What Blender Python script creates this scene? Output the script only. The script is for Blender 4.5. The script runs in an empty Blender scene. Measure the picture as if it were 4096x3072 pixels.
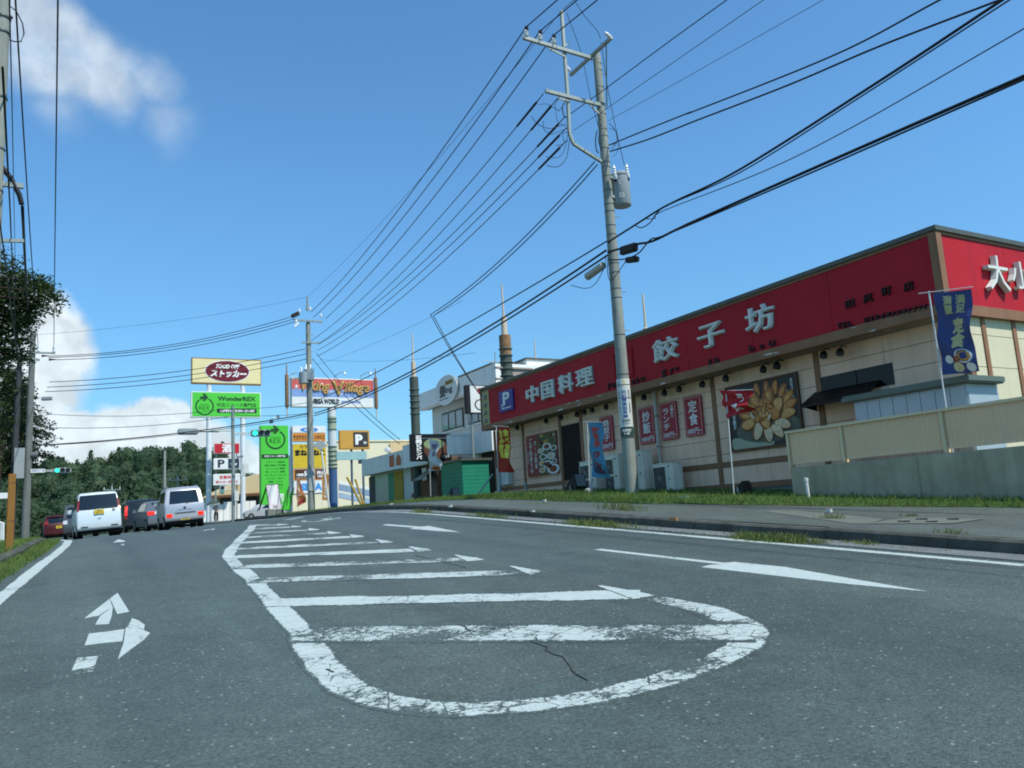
import bpy, bmesh, math, random
from mathutils import Vector as V, Matrix as M
random.seed(7)
sc = bpy.context.scene
COL = sc.collection
R_ = math.radians
# ------------------------------------------------------------------ camera
CAMH = 1.2
FPX, CX, CY = 3186.0, 2048.0, 1536.0           # focal length in photo pixels (28 mm equivalent), photo centre
PHI, TH, RO = R_(29.39), R_(9.10), R_(3.3)     # heading right of the road axis, pitch up, roll
Fv = V((math.sin(PHI)*math.cos(TH), math.cos(PHI)*math.cos(TH), math.sin(TH)))
R0 = V((math.cos(PHI), -math.sin(PHI), 0)); U0 = R0.cross(Fv)
Rv = R0*math.cos(RO) - U0*math.sin(RO); Uv = U0*math.cos(RO) + R0*math.sin(RO)
O = V((0, 0, CAMH))
cd = bpy.data.cameras.new('camera'); cam = bpy.data.objects.new('camera', cd); COL.objects.link(cam)
cd.sensor_width = 36; cd.lens = FPX/4096*36; cd.clip_start = .05; cd.clip_end = 6000
cam.matrix_world = M(((Rv.x, Uv.x, -Fv.x, O.x), (Rv.y, Uv.y, -Fv.y, O.y), (Rv.z, Uv.z, -Fv.z, O.z), (0, 0, 0, 1)))
sc.camera = cam
def ray(p): return Fv*FPX + Rv*(p[0]-CX) - Uv*(p[1]-CY)
def dirn(p): return ray(p).normalized()
def atd(p, d): return O + ray(p)*(d/FPX)                     # a photo point at a depth along the view axis
def atx(p, X): r = ray(p); return O + r*(X/r.x)              # ... on a plane parallel to the road
def aty(p, Y): r = ray(p); return O + r*(Y/r.y)              # ... on a plane across the road
ZM_ = dict(A=(700,1350,.4069), B=(1400,1300,.4069), C=(1500,1700,.4069), D=(1900,1300,.4069), E=(1900,0,.4521), F=(2200,600,.3617),
  G=(2500,1000,.4069), H=(3196,850,.4069), I=(1900,1600,.3617), J=(2500,1400,.3617), K=(3100,1400,.4521), L=(2200,1900,.8571),
  M=(0,2000,.7233), N=(0,1600,.4069), O=(0,900,.4823), P=(0,1500,.2411), Q=(0,1850,.2411), R=(400,1900,.2712), S=(800,1850,.3165),
  T=(1100,1100,.3014), U=(700,2000,.5877), V=(0,0,.226), W=(0,600,.1808), X=(0,0,1.8517))
def q(z, x, y): a = ZM_[z]; return (a[0]+x*a[2], a[1]+y*a[2])
# ------------------------------------------------------------------ sky and sun
SUN_EL = R_(56); SUN_DIR = V((.42, -.91, 0)).normalized()*math.cos(SUN_EL) + V((0, 0, math.sin(SUN_EL)))
w = bpy.data.worlds.new('World'); sc.world = w; w.use_nodes = True
nt = w.node_tree; nd = nt.nodes; nd.clear()
def N(t, **k):
    n = nd.new(t)
    for a, b in k.items(): setattr(n, a, b)
    return n
sky = N('ShaderNodeTexSky', sky_type='NISHITA', sun_disc=False)
sky.sun_elevation = SUN_EL; sky.sun_rotation = math.atan2(SUN_DIR.x, SUN_DIR.y)
sky.altitude = 0; sky.air_density = 1.0; sky.dust_density = .5; sky.ozone_density = 2.6
tc = N('ShaderNodeTexCoord')
def vm(op, a, b):
    n = N('ShaderNodeVectorMath', operation=op)
    for i, s in enumerate((a, b)):
        if isinstance(s, (tuple, V)): n.inputs[i].default_value = s
        elif isinstance(s, float): n.inputs['Scale'].default_value = s
        elif s is not None: nt.links.new(s, n.inputs[i])
    return n.outputs['Value'] if op in ('DISTANCE', 'DOT_PRODUCT') else n.outputs[0]
def mm(op, a, b=None, cl=False):
    n = N('ShaderNodeMath', operation=op, use_clamp=cl)
    for i, s in enumerate((a, b)):
        if isinstance(s, (int, float)): n.inputs[i].default_value = s
        elif s is not None: nt.links.new(s, n.inputs[i])
    return n.outputs[0]
def mrange(v, a, b, c, d, sm=True):
    n = N('ShaderNodeMapRange', interpolation_type='SMOOTHSTEP' if sm else 'LINEAR')
    nt.links.new(v, n.inputs[0])
    for i, s in enumerate((a, b, c, d)): n.inputs[i+1].default_value = s
    return n.outputs[0]
def wnoise(vec, s, det, ro=.55):
    n = N('ShaderNodeTexNoise'); n.inputs['Scale'].default_value = s; n.inputs['Detail'].default_value = det; n.inputs['Roughness'].default_value = ro
    nt.links.new(vec, n.inputs['Vector']); return n
D0 = tc.outputs['Generated']
nz = wnoise(D0, 8.0, 4); off = vm('SUBTRACT', nz.outputs['Color'], (.5, .5, .5)); off = vm('SCALE', off, .085); Dw = vm('ADD', D0, off)
nz2 = wnoise(D0, 30.0, 6); off2 = vm('SUBTRACT', nz2.outputs['Color'], (.5, .5, .5)); off2 = vm('SCALE', off2, .035); Dc = vm('ADD', D0, off2)
def blob(vec, p, rin, rout, k=1.0):
    d = dirn(p); dd = vm('DISTANCE', vec, V(d)); return mrange(dd, rin, rout, k, 0.0)
cl = None
for p, a, b, k in [((70, 60), .02, .075, .66), ((200, 215), .03, .068, .66), ((390, 280), .022, .064, .68), ((590, 295), .003, .045, .5), ((240, 450), 0., .04, .34), ((660, 500), 0., .045, .36), ((-650, -350), .08, .15, .7), ((-1700, -400), .08, .2, .85), ((-3600, 200), .2, .38, .85)]:  # leftmost blobs: unseen cloud added out of frame, partly for fill on the facade
    o_ = blob(Dw, p, a, b, k); cl = o_ if cl is None else mm('MAXIMUM', cl, o_)
wn = wnoise(D0, 14.0, 8, .6); cl = mm('MULTIPLY', cl, mrange(wn.outputs['Fac'], .30, .62, .55, 1.0))
cum = None
for p, a, b, k in [((130, 1370), .045, .066, 1.), ((215, 1420), .030, .05, 1.), ((260, 1490), .012, .04, .8), ((60, 1500), .05, .07, 1.), ((-200, 1500), .10, .13, 1.), ((-700, 1600), .12, .16, 1.),
                   ((210, 1830), .05, .065, 1.), ((330, 1850), .05, .065, 1.), ((500, 1830), .055, .07, 1.), ((640, 1800), .055, .066, 1.), ((760, 1840), .045, .06, 1.), ((900, 1900), .04, .055, .9), ((60, 1850), .05, .07, 1.), ((-300, 1900), .09, .12, 1.)]:
    o_ = blob(Dc, p, a, b, k); cum = o_ if cum is None else mm('MAXIMUM', cum, o_)
cn = wnoise(Dc, 22.0, 6, .55); shade = mrange(cn.outputs['Fac'], .35, .65, .8, 1.05)
fac = mm('MAXIMUM', cl, mm('MULTIPLY', cum, .93), True)
cc = N('ShaderNodeMix', data_type='RGBA'); nt.links.new(fac, cc.inputs[0]); 
sk = N('ShaderNodeMix', data_type='RGBA', blend_type='MULTIPLY'); sk.inputs[0].default_value = 1.0
nt.links.new(sky.outputs[0], sk.inputs[6]); sk.inputs[7].default_value = (.585, .95, 1.09, 1)
sz = N('ShaderNodeSeparateXYZ'); nt.links.new(D0, sz.inputs[0]); hz = N('ShaderNodeVectorMath', operation='SCALE'); nt.links.new(sk.outputs[2], hz.inputs[0]); nt.links.new(mrange(sz.outputs[2], -.02, .42, .70, .96), hz.inputs['Scale'])   # darker, clearer air low down all the way round
nt.links.new(hz.outputs[0], cc.inputs[6])
CLOUD = 5.0
cw = N('ShaderNodeVectorMath', operation='SCALE'); cw.inputs[0].default_value = (CLOUD*.88, CLOUD*.98, CLOUD*1.03); nt.links.new(shade, cw.inputs['Scale'])
nt.links.new(cw.outputs[0], cc.inputs[7])
bg = N('ShaderNodeBackground'); bg.inputs[1].default_value = .115; nt.links.new(cc.outputs[2], bg.inputs[0])
wo = N('ShaderNodeOutputWorld'); nt.links.new(bg.outputs[0], wo.inputs[0])
sl = bpy.data.lights.new('sun', 'SUN'); so = bpy.data.objects.new('sun', sl); COL.objects.link(so)
sl.energy = 3.0; sl.angle = R_(.53); sl.color = (1, .965, .89)
so.rotation_euler = (-SUN_DIR).to_track_quat('-Z', 'Y').to_euler(); so.location = (0, -10, 40)
sc.view_settings.view_transform = 'Standard'; sc.view_settings.look = 'None'; sc.view_settings.gamma = 1; sc.view_settings.exposure = 0.76
sc.view_settings.use_curve_mapping = False
sc.cycles.filter_width = 1.9; sc.cycles.use_denoising = True; sc.cycles.max_bounces = 6; sc.cycles.sample_clamp_direct = 6.0; sc.cycles.sample_clamp_indirect = 4.0
# ------------------------------------------------------------------ materials
def hx(h):
    h = h.lstrip('#'); c = [int(h[i:i+2], 16)/255 for i in (0, 2, 4)]
    return tuple(x/12.92 if x <= .04045 else ((x+.055)/1.055)**2.4 for x in c)
MAT = {}
def L_(m, a, b): m.node_tree.links.new(a, b)
def mat(name, c, rough=.6, spec=.3, metal=0., var=.08, vs=2.5, bump=0., bs=30., emit=0., dirt=None, streak=0.):
    if name in MAT: return MAT[name]
    if isinstance(c, str): c = hx(c)
    m = bpy.data.materials.new(name); m.use_nodes = True; n = m.node_tree.nodes; b = n['Principled BSDF']
    b.inputs['Roughness'].default_value = rough; b.inputs['Specular IOR Level'].default_value = spec; b.inputs['Metallic'].default_value = metal
    b.inputs['Base Color'].default_value = (*c, 1)
    if emit: b.inputs['Emission Color'].default_value = (*c, 1); b.inputs['Emission Strength'].default_value = emit
    t = n.new('ShaderNodeTexCoord')
    src = None
    if var:
        z = n.new('ShaderNodeTexNoise'); z.inputs['Scale'].default_value = vs; z.inputs['Detail'].default_value = 6; z.inputs['Roughness'].default_value = .65
        L_(m, t.outputs['Object'], z.inputs['Vector'])
        r = n.new('ShaderNodeMapRange'); r.inputs[1].default_value = .3; r.inputs[2].default_value = .7; r.inputs[3].default_value = 1-var; r.inputs[4].default_value = 1+var
        L_(m, z.outputs['Fac'], r.inputs[0])
        s = n.new('ShaderNodeVectorMath'); s.operation = 'SCALE'; s.inputs[0].default_value = c; L_(m, r.outputs[0], s.inputs['Scale']); src = s.outputs[0]
    if streak:     # rain streaks and grime with a shape of their own
        mp = n.new('ShaderNodeMapping'); mp.inputs['Scale'].default_value = (3, 3, .25); L_(m, t.outputs['Object'], mp.inputs[0])
        z = n.new('ShaderNodeTexNoise'); z.inputs['Scale'].default_value = 2.2; z.inputs['Detail'].default_value = 7; L_(m, mp.outputs[0], z.inputs['Vector'])
        r = n.new('ShaderNodeMapRange'); r.inputs[1].default_value = .45; r.inputs[2].default_value = .75; r.inputs[3].default_value = 0; r.inputs[4].default_value = streak; L_(m, z.outputs['Fac'], r.inputs[0])
        x = n.new('ShaderNodeMix'); x.data_type = 'RGBA'; L_(m, r.outputs[0], x.inputs[0])
        if src: L_(m, src, x.inputs[6])
        else: x.inputs[6].default_value = (*c, 1)
        x.inputs[7].default_value = (*(dirt or (c[0]*.35, c[1]*.34, c[2]*.3)), 1); src = x.outputs[2]
    if src: L_(m, src, b.inputs['Base Color'])
    if bump:
        z = n.new('ShaderNodeTexNoise'); z.inputs['Scale'].default_value = bs; z.inputs['Detail'].default_value = 4; L_(m, t.outputs['Object'], z.inputs['Vector'])
        u = n.new('ShaderNodeBump'); u.inputs['Strength'].default_value = bump; u.inputs['Distance'].default_value = .02; L_(m, z.outputs['Fac'], u.inputs['Height']); L_(m, u.outputs[0], b.inputs['Normal'])
    MAT[name] = m; return m
def asphalt_nodes(m, c, fleck=1., coarse=1.):
    n = m.node_tree.nodes; t = n.new('ShaderNodeTexCoord'); co = t.outputs['Object']
    def noi(s, d, lo, hi, a, b_):
        z = n.new('ShaderNodeTexNoise'); z.inputs['Scale'].default_value = s; z.inputs['Detail'].default_value = d; z.inputs['Roughness'].default_value = .7; L_(m, co, z.inputs['Vector'])
        r = n.new('ShaderNodeMapRange'); r.inputs[1].default_value = lo; r.inputs[2].default_value = hi; r.inputs[3].default_value = a; r.inputs[4].default_value = b_; L_(m, z.outputs['Fac'], r.inputs[0]); return r.outputs[0], z
    a, _ = noi(.35, 4, .3, .7, .84, 1.16); b, _ = noi(48, 4, .32, .68, .52, 1.55); e, _ = noi(5, 5, .35, .65, .9, 1.1)
    def mul(x, y):
        k = n.new('ShaderNodeMath'); k.operation = 'MULTIPLY'; L_(m, x, k.inputs[0]); L_(m, y, k.inputs[1]); return k.outputs[0]
    mp = n.new('ShaderNodeMapping'); mp.inputs['Scale'].default_value = (1.5, .07, 1); L_(m, co, mp.inputs[0])     # wheel-worn bands along the lanes
    zs = n.new('ShaderNodeTexNoise'); zs.inputs['Scale'].default_value = 1.0; zs.inputs['Detail'].default_value = 3; L_(m, mp.outputs[0], zs.inputs['Vector'])
    rs = n.new('ShaderNodeMapRange'); rs.inputs[1].default_value = .35; rs.inputs[2].default_value = .65; rs.inputs[3].default_value = .84; rs.inputs[4].default_value = 1.16; L_(m, zs.outputs['Fac'], rs.inputs[0])
    st2, _ = noi(1.7, 6, .52, .72, 1., .74)                                                                             # oil and damp stains
    f = mul(mul(mul(mul(a, b), e), rs.outputs[0]), st2)
    s = n.new('ShaderNodeVectorMath'); s.operation = 'SCALE'; s.inputs[0].default_value = c; L_(m, f, s.inputs['Scale'])
    vo = n.new('ShaderNodeTexVoronoi'); vo.inputs['Scale'].default_value = 30; L_(m, co, vo.inputs['Vector'])
    sp = n.new('ShaderNodeSeparateColor'); L_(m, vo.outputs['Color'], sp.inputs[0])
    g = n.new('ShaderNodeMapRange'); g.inputs[1].default_value = .78; g.inputs[2].default_value = .99; g.inputs[3].default_value = 0; g.inputs[4].default_value = .85*fleck; L_(m, sp.outputs[0], g.inputs[0])
    dd = n.new('ShaderNodeMapRange'); dd.inputs[1].default_value = .12; dd.inputs[2].default_value = .3; dd.inputs[3].default_value = 1; dd.inputs[4].default_value = 0; L_(m, vo.outputs['Distance'], dd.inputs[0])
    x = n.new('ShaderNodeMix'); x.data_type = 'RGBA'; L_(m, mul(g.outputs[0], dd.outputs[0]), x.inputs[0]); L_(m, s.outputs[0], x.inputs[6]); x.inputs[7].default_value = (.33, .36, .33, 1)
    vb = n.new('ShaderNodeTexVoronoi'); vb.inputs['Scale'].default_value = 95*coarse; L_(m, co, vb.inputs['Vector'])
    bu = n.new('ShaderNodeBump'); bu.inputs['Strength'].default_value = .55; bu.inputs['Distance'].default_value = .006; L_(m, vb.outputs['Distance'], bu.inputs['Height'])
    return x.outputs[2], bu.outputs[0], co
def asphalt(name, c, fleck=1.):
    m = bpy.data.materials.new(name); m.use_nodes = True; b = m.node_tree.nodes['Principled BSDF']
    col, bu, co = asphalt_nodes(m, c, fleck); L_(m, col, b.inputs['Base Color']); L_(m, bu, b.inputs['Normal']); b.inputs['Roughness'].default_value = .6; b.inputs['Specular IOR Level'].default_value = .6
    return m
ASPH = (.051, .072, .062)
M_ROAD = asphalt('road asphalt', ASPH); M_PATH = asphalt('footpath asphalt', (.068, .085, .072), .5)
def paint(name, wear):
    m = bpy.data.materials.new(name); m.use_nodes = True; n = m.node_tree.nodes; b = n['Principled BSDF']
    col, bu, co = asphalt_nodes(m, ASPH)
    def noi(s, d, ro=.7):
        z = n.new('ShaderNodeTexNoise'); z.inputs['Scale'].default_value = s; z.inputs['Detail'].default_value = d; z.inputs['Roughness'].default_value = ro; L_(m, co, z.inputs['Vector']); return z.outputs['Fac']
    def mth(op, x, y):
        k = n.new('ShaderNodeMath'); k.operation = op
        for i, s in enumerate((x, y)):
            if isinstance(s, (int, float)): k.inputs[i].default_value = s
            else: L_(m, s, k.inputs[i])
        return k.outputs[0]
    big = noi(1.1, 3); fine = noi(26, 8, .8)
    vo = n.new('ShaderNodeTexVoronoi'); vo.feature = 'DISTANCE_TO_EDGE'; vo.inputs['Scale'].default_value = 5.5; L_(m, co, vo.inputs['Vector'])
    crack = n.new('ShaderNodeMapRange'); crack.inputs[1].default_value = .0; crack.inputs[2].default_value = .03; crack.inputs[3].default_value = .22; crack.inputs[4].default_value = 0; L_(m, vo.outputs['Distance'], crack.inputs[0])
    tu = n.new('ShaderNodeTexCoord'); su = n.new('ShaderNodeSeparateXYZ'); L_(m, tu.outputs['UV'], su.inputs[0])
    ed_ = n.new('ShaderNodeMapRange'); ed_.inputs[1].default_value = .70; ed_.inputs[2].default_value = 1.0; ed_.inputs[3].default_value = 0; ed_.inputs[4].default_value = .42
    L_(m, mth('ABSOLUTE', mth('SUBTRACT', mth('MULTIPLY', su.outputs[0], 2.), 1.), 0), ed_.inputs[0])
    v = mth('ADD', mth('ADD', mth('ADD', mth('MULTIPLY', big, 1.25), mth('MULTIPLY', fine, 1.25)), crack.outputs[0]), ed_.outputs[0])
    r = n.new('ShaderNodeMapRange'); r.inputs[1].default_value = 1.54-wear; r.inputs[2].default_value = 1.60-wear; L_(m, v, r.inputs[0])
    pc = n.new('ShaderNodeVectorMath'); pc.operation = 'SCALE'; pc.inputs[0].default_value = (.40, .465, .44)
    k2 = n.new('ShaderNodeMapRange'); k2.inputs[1].default_value = .3; k2.inputs[2].default_value = .7; k2.inputs[3].default_value = .86; k2.inputs[4].default_value = 1.08; L_(m, noi(12, 5), k2.inputs[0]); L_(m, k2.outputs[0], pc.inputs['Scale'])
    x = n.new('ShaderNodeMix'); x.data_type = 'RGBA'; L_(m, r.outputs[0], x.inputs[0]); L_(m, pc.outputs[0], x.inputs[6]); L_(m, col, x.inputs[7])
    L_(m, x.outputs[2], b.inputs['Base Color']); L_(m, bu, b.inputs['Normal']); b.inputs['Roughness'].default_value = .6
    return m
M_PAINT = paint('road paint', .13); M_WORN = paint('worn road paint', .31); M_PAINT2 = paint('fresh road paint', .02)
# ------------------------------------------------------------------ mesh building
ORG = {}
def org(p): return ORG.get(p.name, V((0, 0, 0))) if p else V((0, 0, 0))
class MB:
    def __init__(s): s.v = []; s.f = []
    def add(s, vs, fs):
        o = len(s.v); s.v += [V(p) for p in vs]; s.f += [tuple(i+o for i in f) for f in fs]; return s
    def box(s, x0, x1, y0, y1, z0, z1):
        if x0 > x1: x0, x1 = x1, x0
        if y0 > y1: y0, y1 = y1, y0
        if z0 > z1: z0, z1 = z1, z0
        return s.add([(x0,y0,z0),(x1,y0,z0),(x1,y1,z0),(x0,y1,z0),(x0,y0,z1),(x1,y0,z1),(x1,y1,z1),(x0,y1,z1)], [(0,3,2,1),(4,5,6,7),(0,1,5,4),(1,2,6,5),(2,3,7,6),(3,0,4,7)])
    def bar(s, a, b, w, h, up=(0, 0, 1)):          # rectangular bar from a to b
        a = V(a); b = V(b); d = (b-a).normalized(); up = V(up)
        if abs(d.dot(up)) > .98: up = V((0, 1, 0))
        r = d.cross(up).normalized(); u = r.cross(d); r = r*w/2; u = u*h/2
        return s.add([a-r-u, a+r-u, a+r+u, a-r+u, b-r-u, b+r-u, b+r+u, b-r+u], [(3,2,1,0),(4,5,6,7),(0,1,5,4),(1,2,6,5),(2,3,7,6),(3,0,4,7)])
    def poly(s, pts): return s.add(pts, [tuple(range(len(pts)))])
    def slab(s, pts, d):                           # polygon given a thickness along d
        n = len(pts); d = V(d); pts = [V(p) for p in pts]
        return s.add(pts+[p+d for p in pts], [tuple(range(n)), tuple(range(2*n-1, n-1, -1))]+[(i, (i+1) % n+0, (i+1) % n+n, i+n) for i in range(n)])
    def cyl(s, a, b, r0, r1=None, n=12, cap=True):
        a = V(a); b = V(b); r1 = r0 if r1 is None else r1; d = (b-a).normalized(); t = V((0, 0, 1)) if abs(d.z) < .9 else V((1, 0, 0))
        u = d.cross(t).normalized(); v = d.cross(u); vs = []
        for p, r in ((a, r0), (b, r1)): vs += [p+(u*math.cos(i*2*math.pi/n)+v*math.sin(i*2*math.pi/n))*r for i in range(n)]
        fs = [(i, (i+1) % n, (i+1) % n+n, i+n) for i in range(n)]
        if cap: fs += [tuple(range(n-1, -1, -1)), tuple(range(n, 2*n))]
        return s.add(vs, fs)
    def tube(s, pts, r, n=5):
        pts = [V(p) for p in pts]; vs = []; m = len(pts)
        for i, p in enumerate(pts):
            d = (pts[min(i+1, m-1)]-pts[max(i-1, 0)])
            if d.length < 1e-6: d = V((0, 0, 1))
            d.normalize(); t = V((0, 0, 1)) if abs(d.z) < .95 else V((1, 0, 0)); u = d.cross(t).normalized(); v = d.cross(u)
            rr = r[i] if isinstance(r, (list, tuple)) else r
            vs += [p+(u*math.cos(j*2*math.pi/n)+v*math.sin(j*2*math.pi/n))*rr for j in range(n)]
        fs = [(i*n+j, i*n+(j+1) % n, (i+1)*n+(j+1) % n, (i+1)*n+j) for i in range(m-1) for j in range(n)]
        return s.add(vs, fs+[tuple(range(n-1, -1, -1)), tuple(range((m-1)*n, m*n))])
    def lathe(s, base, prof, n=12, ax=(0, 0, 1)):  # prof: (radius, height)
        base = V(base); ax = V(ax).normalized(); t = V((1, 0, 0)) if abs(ax.x) < .9 else V((0, 1, 0)); u = ax.cross(t).normalized(); v = ax.cross(u); vs = []
        for r, h in prof: vs += [base+ax*h+(u*math.cos(i*2*math.pi/n)+v*math.sin(i*2*math.pi/n))*r for i in range(n)]
        m = len(prof); fs = [(i*n+j, i*n+(j+1) % n, (i+1)*n+(j+1) % n, (i+1)*n+j) for i in range(m-1) for j in range(n)]
        return s.add(vs, fs+[tuple(range(n-1, -1, -1)), tuple(range((m-1)*n, m*n))])
    def sheet(s, fn, nu, nv):
        vs = [fn(i/nu, j/nv) for j in range(nv+1) for i in range(nu+1)]
        return s.add(vs, [(j*(nu+1)+i, j*(nu+1)+i+1, (j+1)*(nu+1)+i+1, (j+1)*(nu+1)+i) for j in range(nv) for i in range(nu)])
def put(name, mb, m, parent=None, smooth=False, recalc=True, bev=0.):
    o_ = org(parent); me = bpy.data.meshes.new(name)
    me.from_pydata([tuple(p-o_) for p in mb.v], [], mb.f); me.update()
    if recalc or bev:
        b = bmesh.new(); b.from_mesh(me)
        bmesh.ops.remove_doubles(b, verts=b.verts, dist=1e-5)
        if recalc: bmesh.ops.recalc_face_normals(b, faces=b.faces)
        if bev: bmesh.ops.bevel(b, geom=[e for e in b.edges if len(e.link_faces) == 2 and e.calc_face_angle(0) > .6], offset=bev, segments=2, affect='EDGES', clamp_overlap=True)
        b.to_mesh(me); b.free()
    if smooth:
        for p in me.polygons: p.use_smooth = True
        if smooth == 'a': me.set_sharp_from_angle(angle=R_(40))
    me.materials.append(m)
    ob = bpy.data.objects.new(name, me); COL.objects.link(ob)
    if parent: ob.parent = parent
    ORG[ob.name] = V(o_); return ob
def T(name, label, cat, loc=(0, 0, 0), group=None):
    o_ = bpy.data.objects.new(name, None); COL.objects.link(o_); o_.location = loc; o_.empty_display_size = .2
    o_['label'] = label; o_['category'] = cat
    if group: o_['group'] = group
    ORG[o_.name] = V(loc); return o_
def tag(o_, label, cat, group=None):
    o_['label'] = label; o_['category'] = cat
    if group: o_['group'] = group
    return o_
def st(o_, kind='structure'): o_['kind'] = kind; return o_
def share(name, me, parent, loc=(0, 0, 0), rot=None, scale=None):
    ob = bpy.data.objects.new(name, me); COL.objects.link(ob); ob.parent = parent; ob.location = V(loc)-org(parent)
    if rot: ob.rotation_euler = rot
    if scale: ob.scale = scale
    ORG[ob.name] = V(loc); return ob
# ------------------------------------------------------------------ lettering
TXT = {}
def textmesh(body, bold=.02, shear=0., res=2, sl=1.0):
    k = (body, bold, shear, sl)
    if k in TXT: return TXT[k]
    cu = bpy.data.curves.new('t', 'FONT'); cu.body = body; cu.size = 1; cu.bevel_depth = bold; cu.bevel_resolution = 0; cu.resolution_u = res; cu.shear = shear; cu.align_x = 'CENTER'; cu.space_line = sl
    ob = bpy.data.objects.new('t', cu); COL.objects.link(ob); dg = bpy.context.evaluated_depsgraph_get(); dg.update()
    me = bpy.data.meshes.new_from_object(ob.evaluated_get(dg)); bpy.data.objects.remove(ob); bpy.data.curves.remove(cu)
    vs = [v.co.copy() for v in me.vertices]; fs = [tuple(p.vertices) for p in me.polygons if max(vs[i].z for i in p.vertices) > 1e-5]; bpy.data.meshes.remove(me)
    use = sorted({i for f in fs for i in f}); mp = {a: b for b, a in enumerate(use)}; vs = [vs[i] for i in use]; fs = [tuple(mp[i] for i in f) for f in fs]
    x0 = min(v.x for v in vs); x1 = max(v.x for v in vs); y0 = min(v.y for v in vs); y1 = max(v.y for v in vs); zm = max(max(v.z for v in vs), 1e-4)
    vs = [((v.x-x0)/(x1-x0), (v.y-y0)/max(y1-y0, 1e-6), max(v.z, 0)/zm) for v in vs]
    TXT[k] = (vs, fs); return TXT[k]
def letters(parent, body, fmap, m, bold=.02, depth=.006, lift=.003, name='lettering', shear=0., sl=1.0, label=None):
    """fmap(u, v, h): photo-independent map from the text box to the surface, h metres proud of it"""
    vs, fs = textmesh(body, bold, shear, 2, sl); mb = MB(); mb.v = [V(fmap(a, b, lift+c*depth)) for a, b, c in vs]; mb.f = list(fs)
    return put(name, mb, m, parent, recalc=False)
def boxmap(P0, U, W, w, h, n):
    P0 = V(P0); U = V(U)*w; W = V(W)*h; n = V(n); return lambda u, v, d: P0+U*u+W*v+n*d
EX = V((1, 0, 0)); EY = V((0, 1, 0)); EZ = V((0, 0, 1))
def fx(X, y0, y1, z0, z1): return boxmap((X, y0, z0), EY*-1 if y1 < y0 else EY, EZ, abs(y1-y0), z1-z0, -EX)     # face looking at the road (-X); reading direction is -Y
def fy(Y, x0, x1, z0, z1): return boxmap((x0, Y, z0), EX, EZ, x1-x0, z1-z0, -EY)                                # face looking back down the road (-Y)
def sub(f, u0, u1, v0, v1): return lambda u, v, d: f(u0+(u1-u0)*u, v0+(v1-v0)*v, d)
def plate(parent, name, f, m, u0=0, u1=1, v0=0, v1=1, h0=0., h1=.01, rnd=0, label=None):     # a rectangle (or rounded one) on a face
    mb = MB()
    if rnd:
        ru, rv = rnd if isinstance(rnd, tuple) else (rnd, rnd); pts = []
        for cx, cy, a0 in ((u1-ru, v1-rv, 0), (u0+ru, v1-rv, 90), (u0+ru, v0+rv, 180), (u1-ru, v0+rv, 270)):
            for k in range(5): a = R_(a0+k*22.5); pts.append((cx+ru*math.cos(a), cy+rv*math.sin(a)))
    else: pts = [(u0, v0), (u1, v0), (u1, v1), (u0, v1)]
    n = len(pts); mb.add([f(a, b, h1) for a, b in pts]+[f(a, b, h0) for a, b in pts], [tuple(range(n)), tuple(range(2*n-1, n-1, -1))]+[(i, i+n, (i+1) % n+n, (i+1) % n) for i in range(n)])
    return put(name, mb, m, parent)
def disc(parent, name, f, m, cu, cv, ru, rv, h0=0., h1=.01, n=24, hole=0., a0=0, a1=360):
    mb = MB(); full = abs(a1-a0) >= 360
    k = n if full else n+1; pts = [(math.cos(R_(a0+(a1-a0)*i/n)), math.sin(R_(a0+(a1-a0)*i/n))) for i in range(k)]
    if hole:
        vs = []
        for h in (h1, h0):
            for rr in (1, hole): vs += [f(cu+ru*rr*a, cv+rv*rr*b, h) for a, b in pts]
        fs = []
        for i in range(n):
            j = (i+1) % k; fs += [(i, j, k+j, k+i), (2*k+i, 2*k+j, j, i), (k+i, k+j, 3*k+j, 3*k+i)]
        mb.add(vs, fs)
    else:
        mb.add([f(cu+ru*a, cv+rv*b, h1) for a, b in pts]+[f(cu+ru*a, cv+rv*b, h0) for a, b in pts], [tuple(range(k))]+[(i, i+k, (i+1) % k+k, (i+1) % k) for i in range(n)])
    return put(name, mb, m, parent)
def catw(a, b, sag, n=20): a = V(a); b = V(b); return [a.lerp(b, i/n)-EZ*(sag*4*(i/n)*(1-i/n)) for i in range(n+1)]
# ------------------------------------------------------------------ palette
white = mat('white paint', '#d8dad6', .5); offw = mat('off white', '#c9ccc6', .6, streak=.25); steel = mat('galvanised steel', '#8d9690', .5, .5, .35, .12, 6)
conc = mat('pole concrete', '#8b9088', .85, .2, 0, .12, 3, .3, 40, streak=.35); black = mat('black rubber', '#16181a', .6); cable = mat('cable sheath', '#14181c', .55, .3, 0, 0)
porc = mat('white porcelain', '#dfe2e0', .25, .5); rust = mat('rusty steel', '#7a5a3c', .8, .2, 0, .3, 8); dkgl = mat('dark window glass', '#1c2428', .08, .6, 0, .0); brown = mat('brown trim', '#8a6448', .6, .3, 0, .1, 2, streak=.25)
cream = mat('cream wall', '#d9d2b4', .8, .2, 0, .04); green = mat('sign green', '#4cbf3a', .45, .4, 0, .03); dgreen = mat('dark green print', '#1c4a22', .5, .3, 0, 0); red = mat('sign red', '#b3232c', .5); yellow = mat('sign yellow', '#dcb62c', .5); navy = mat('navy', '#1f2b5e', .6); ink = mat('black ink', '#15171a', .6, .2, 0, 0); wink = mat('white ink', '#e2e4e0', .5, .3, 0, 0)
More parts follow.
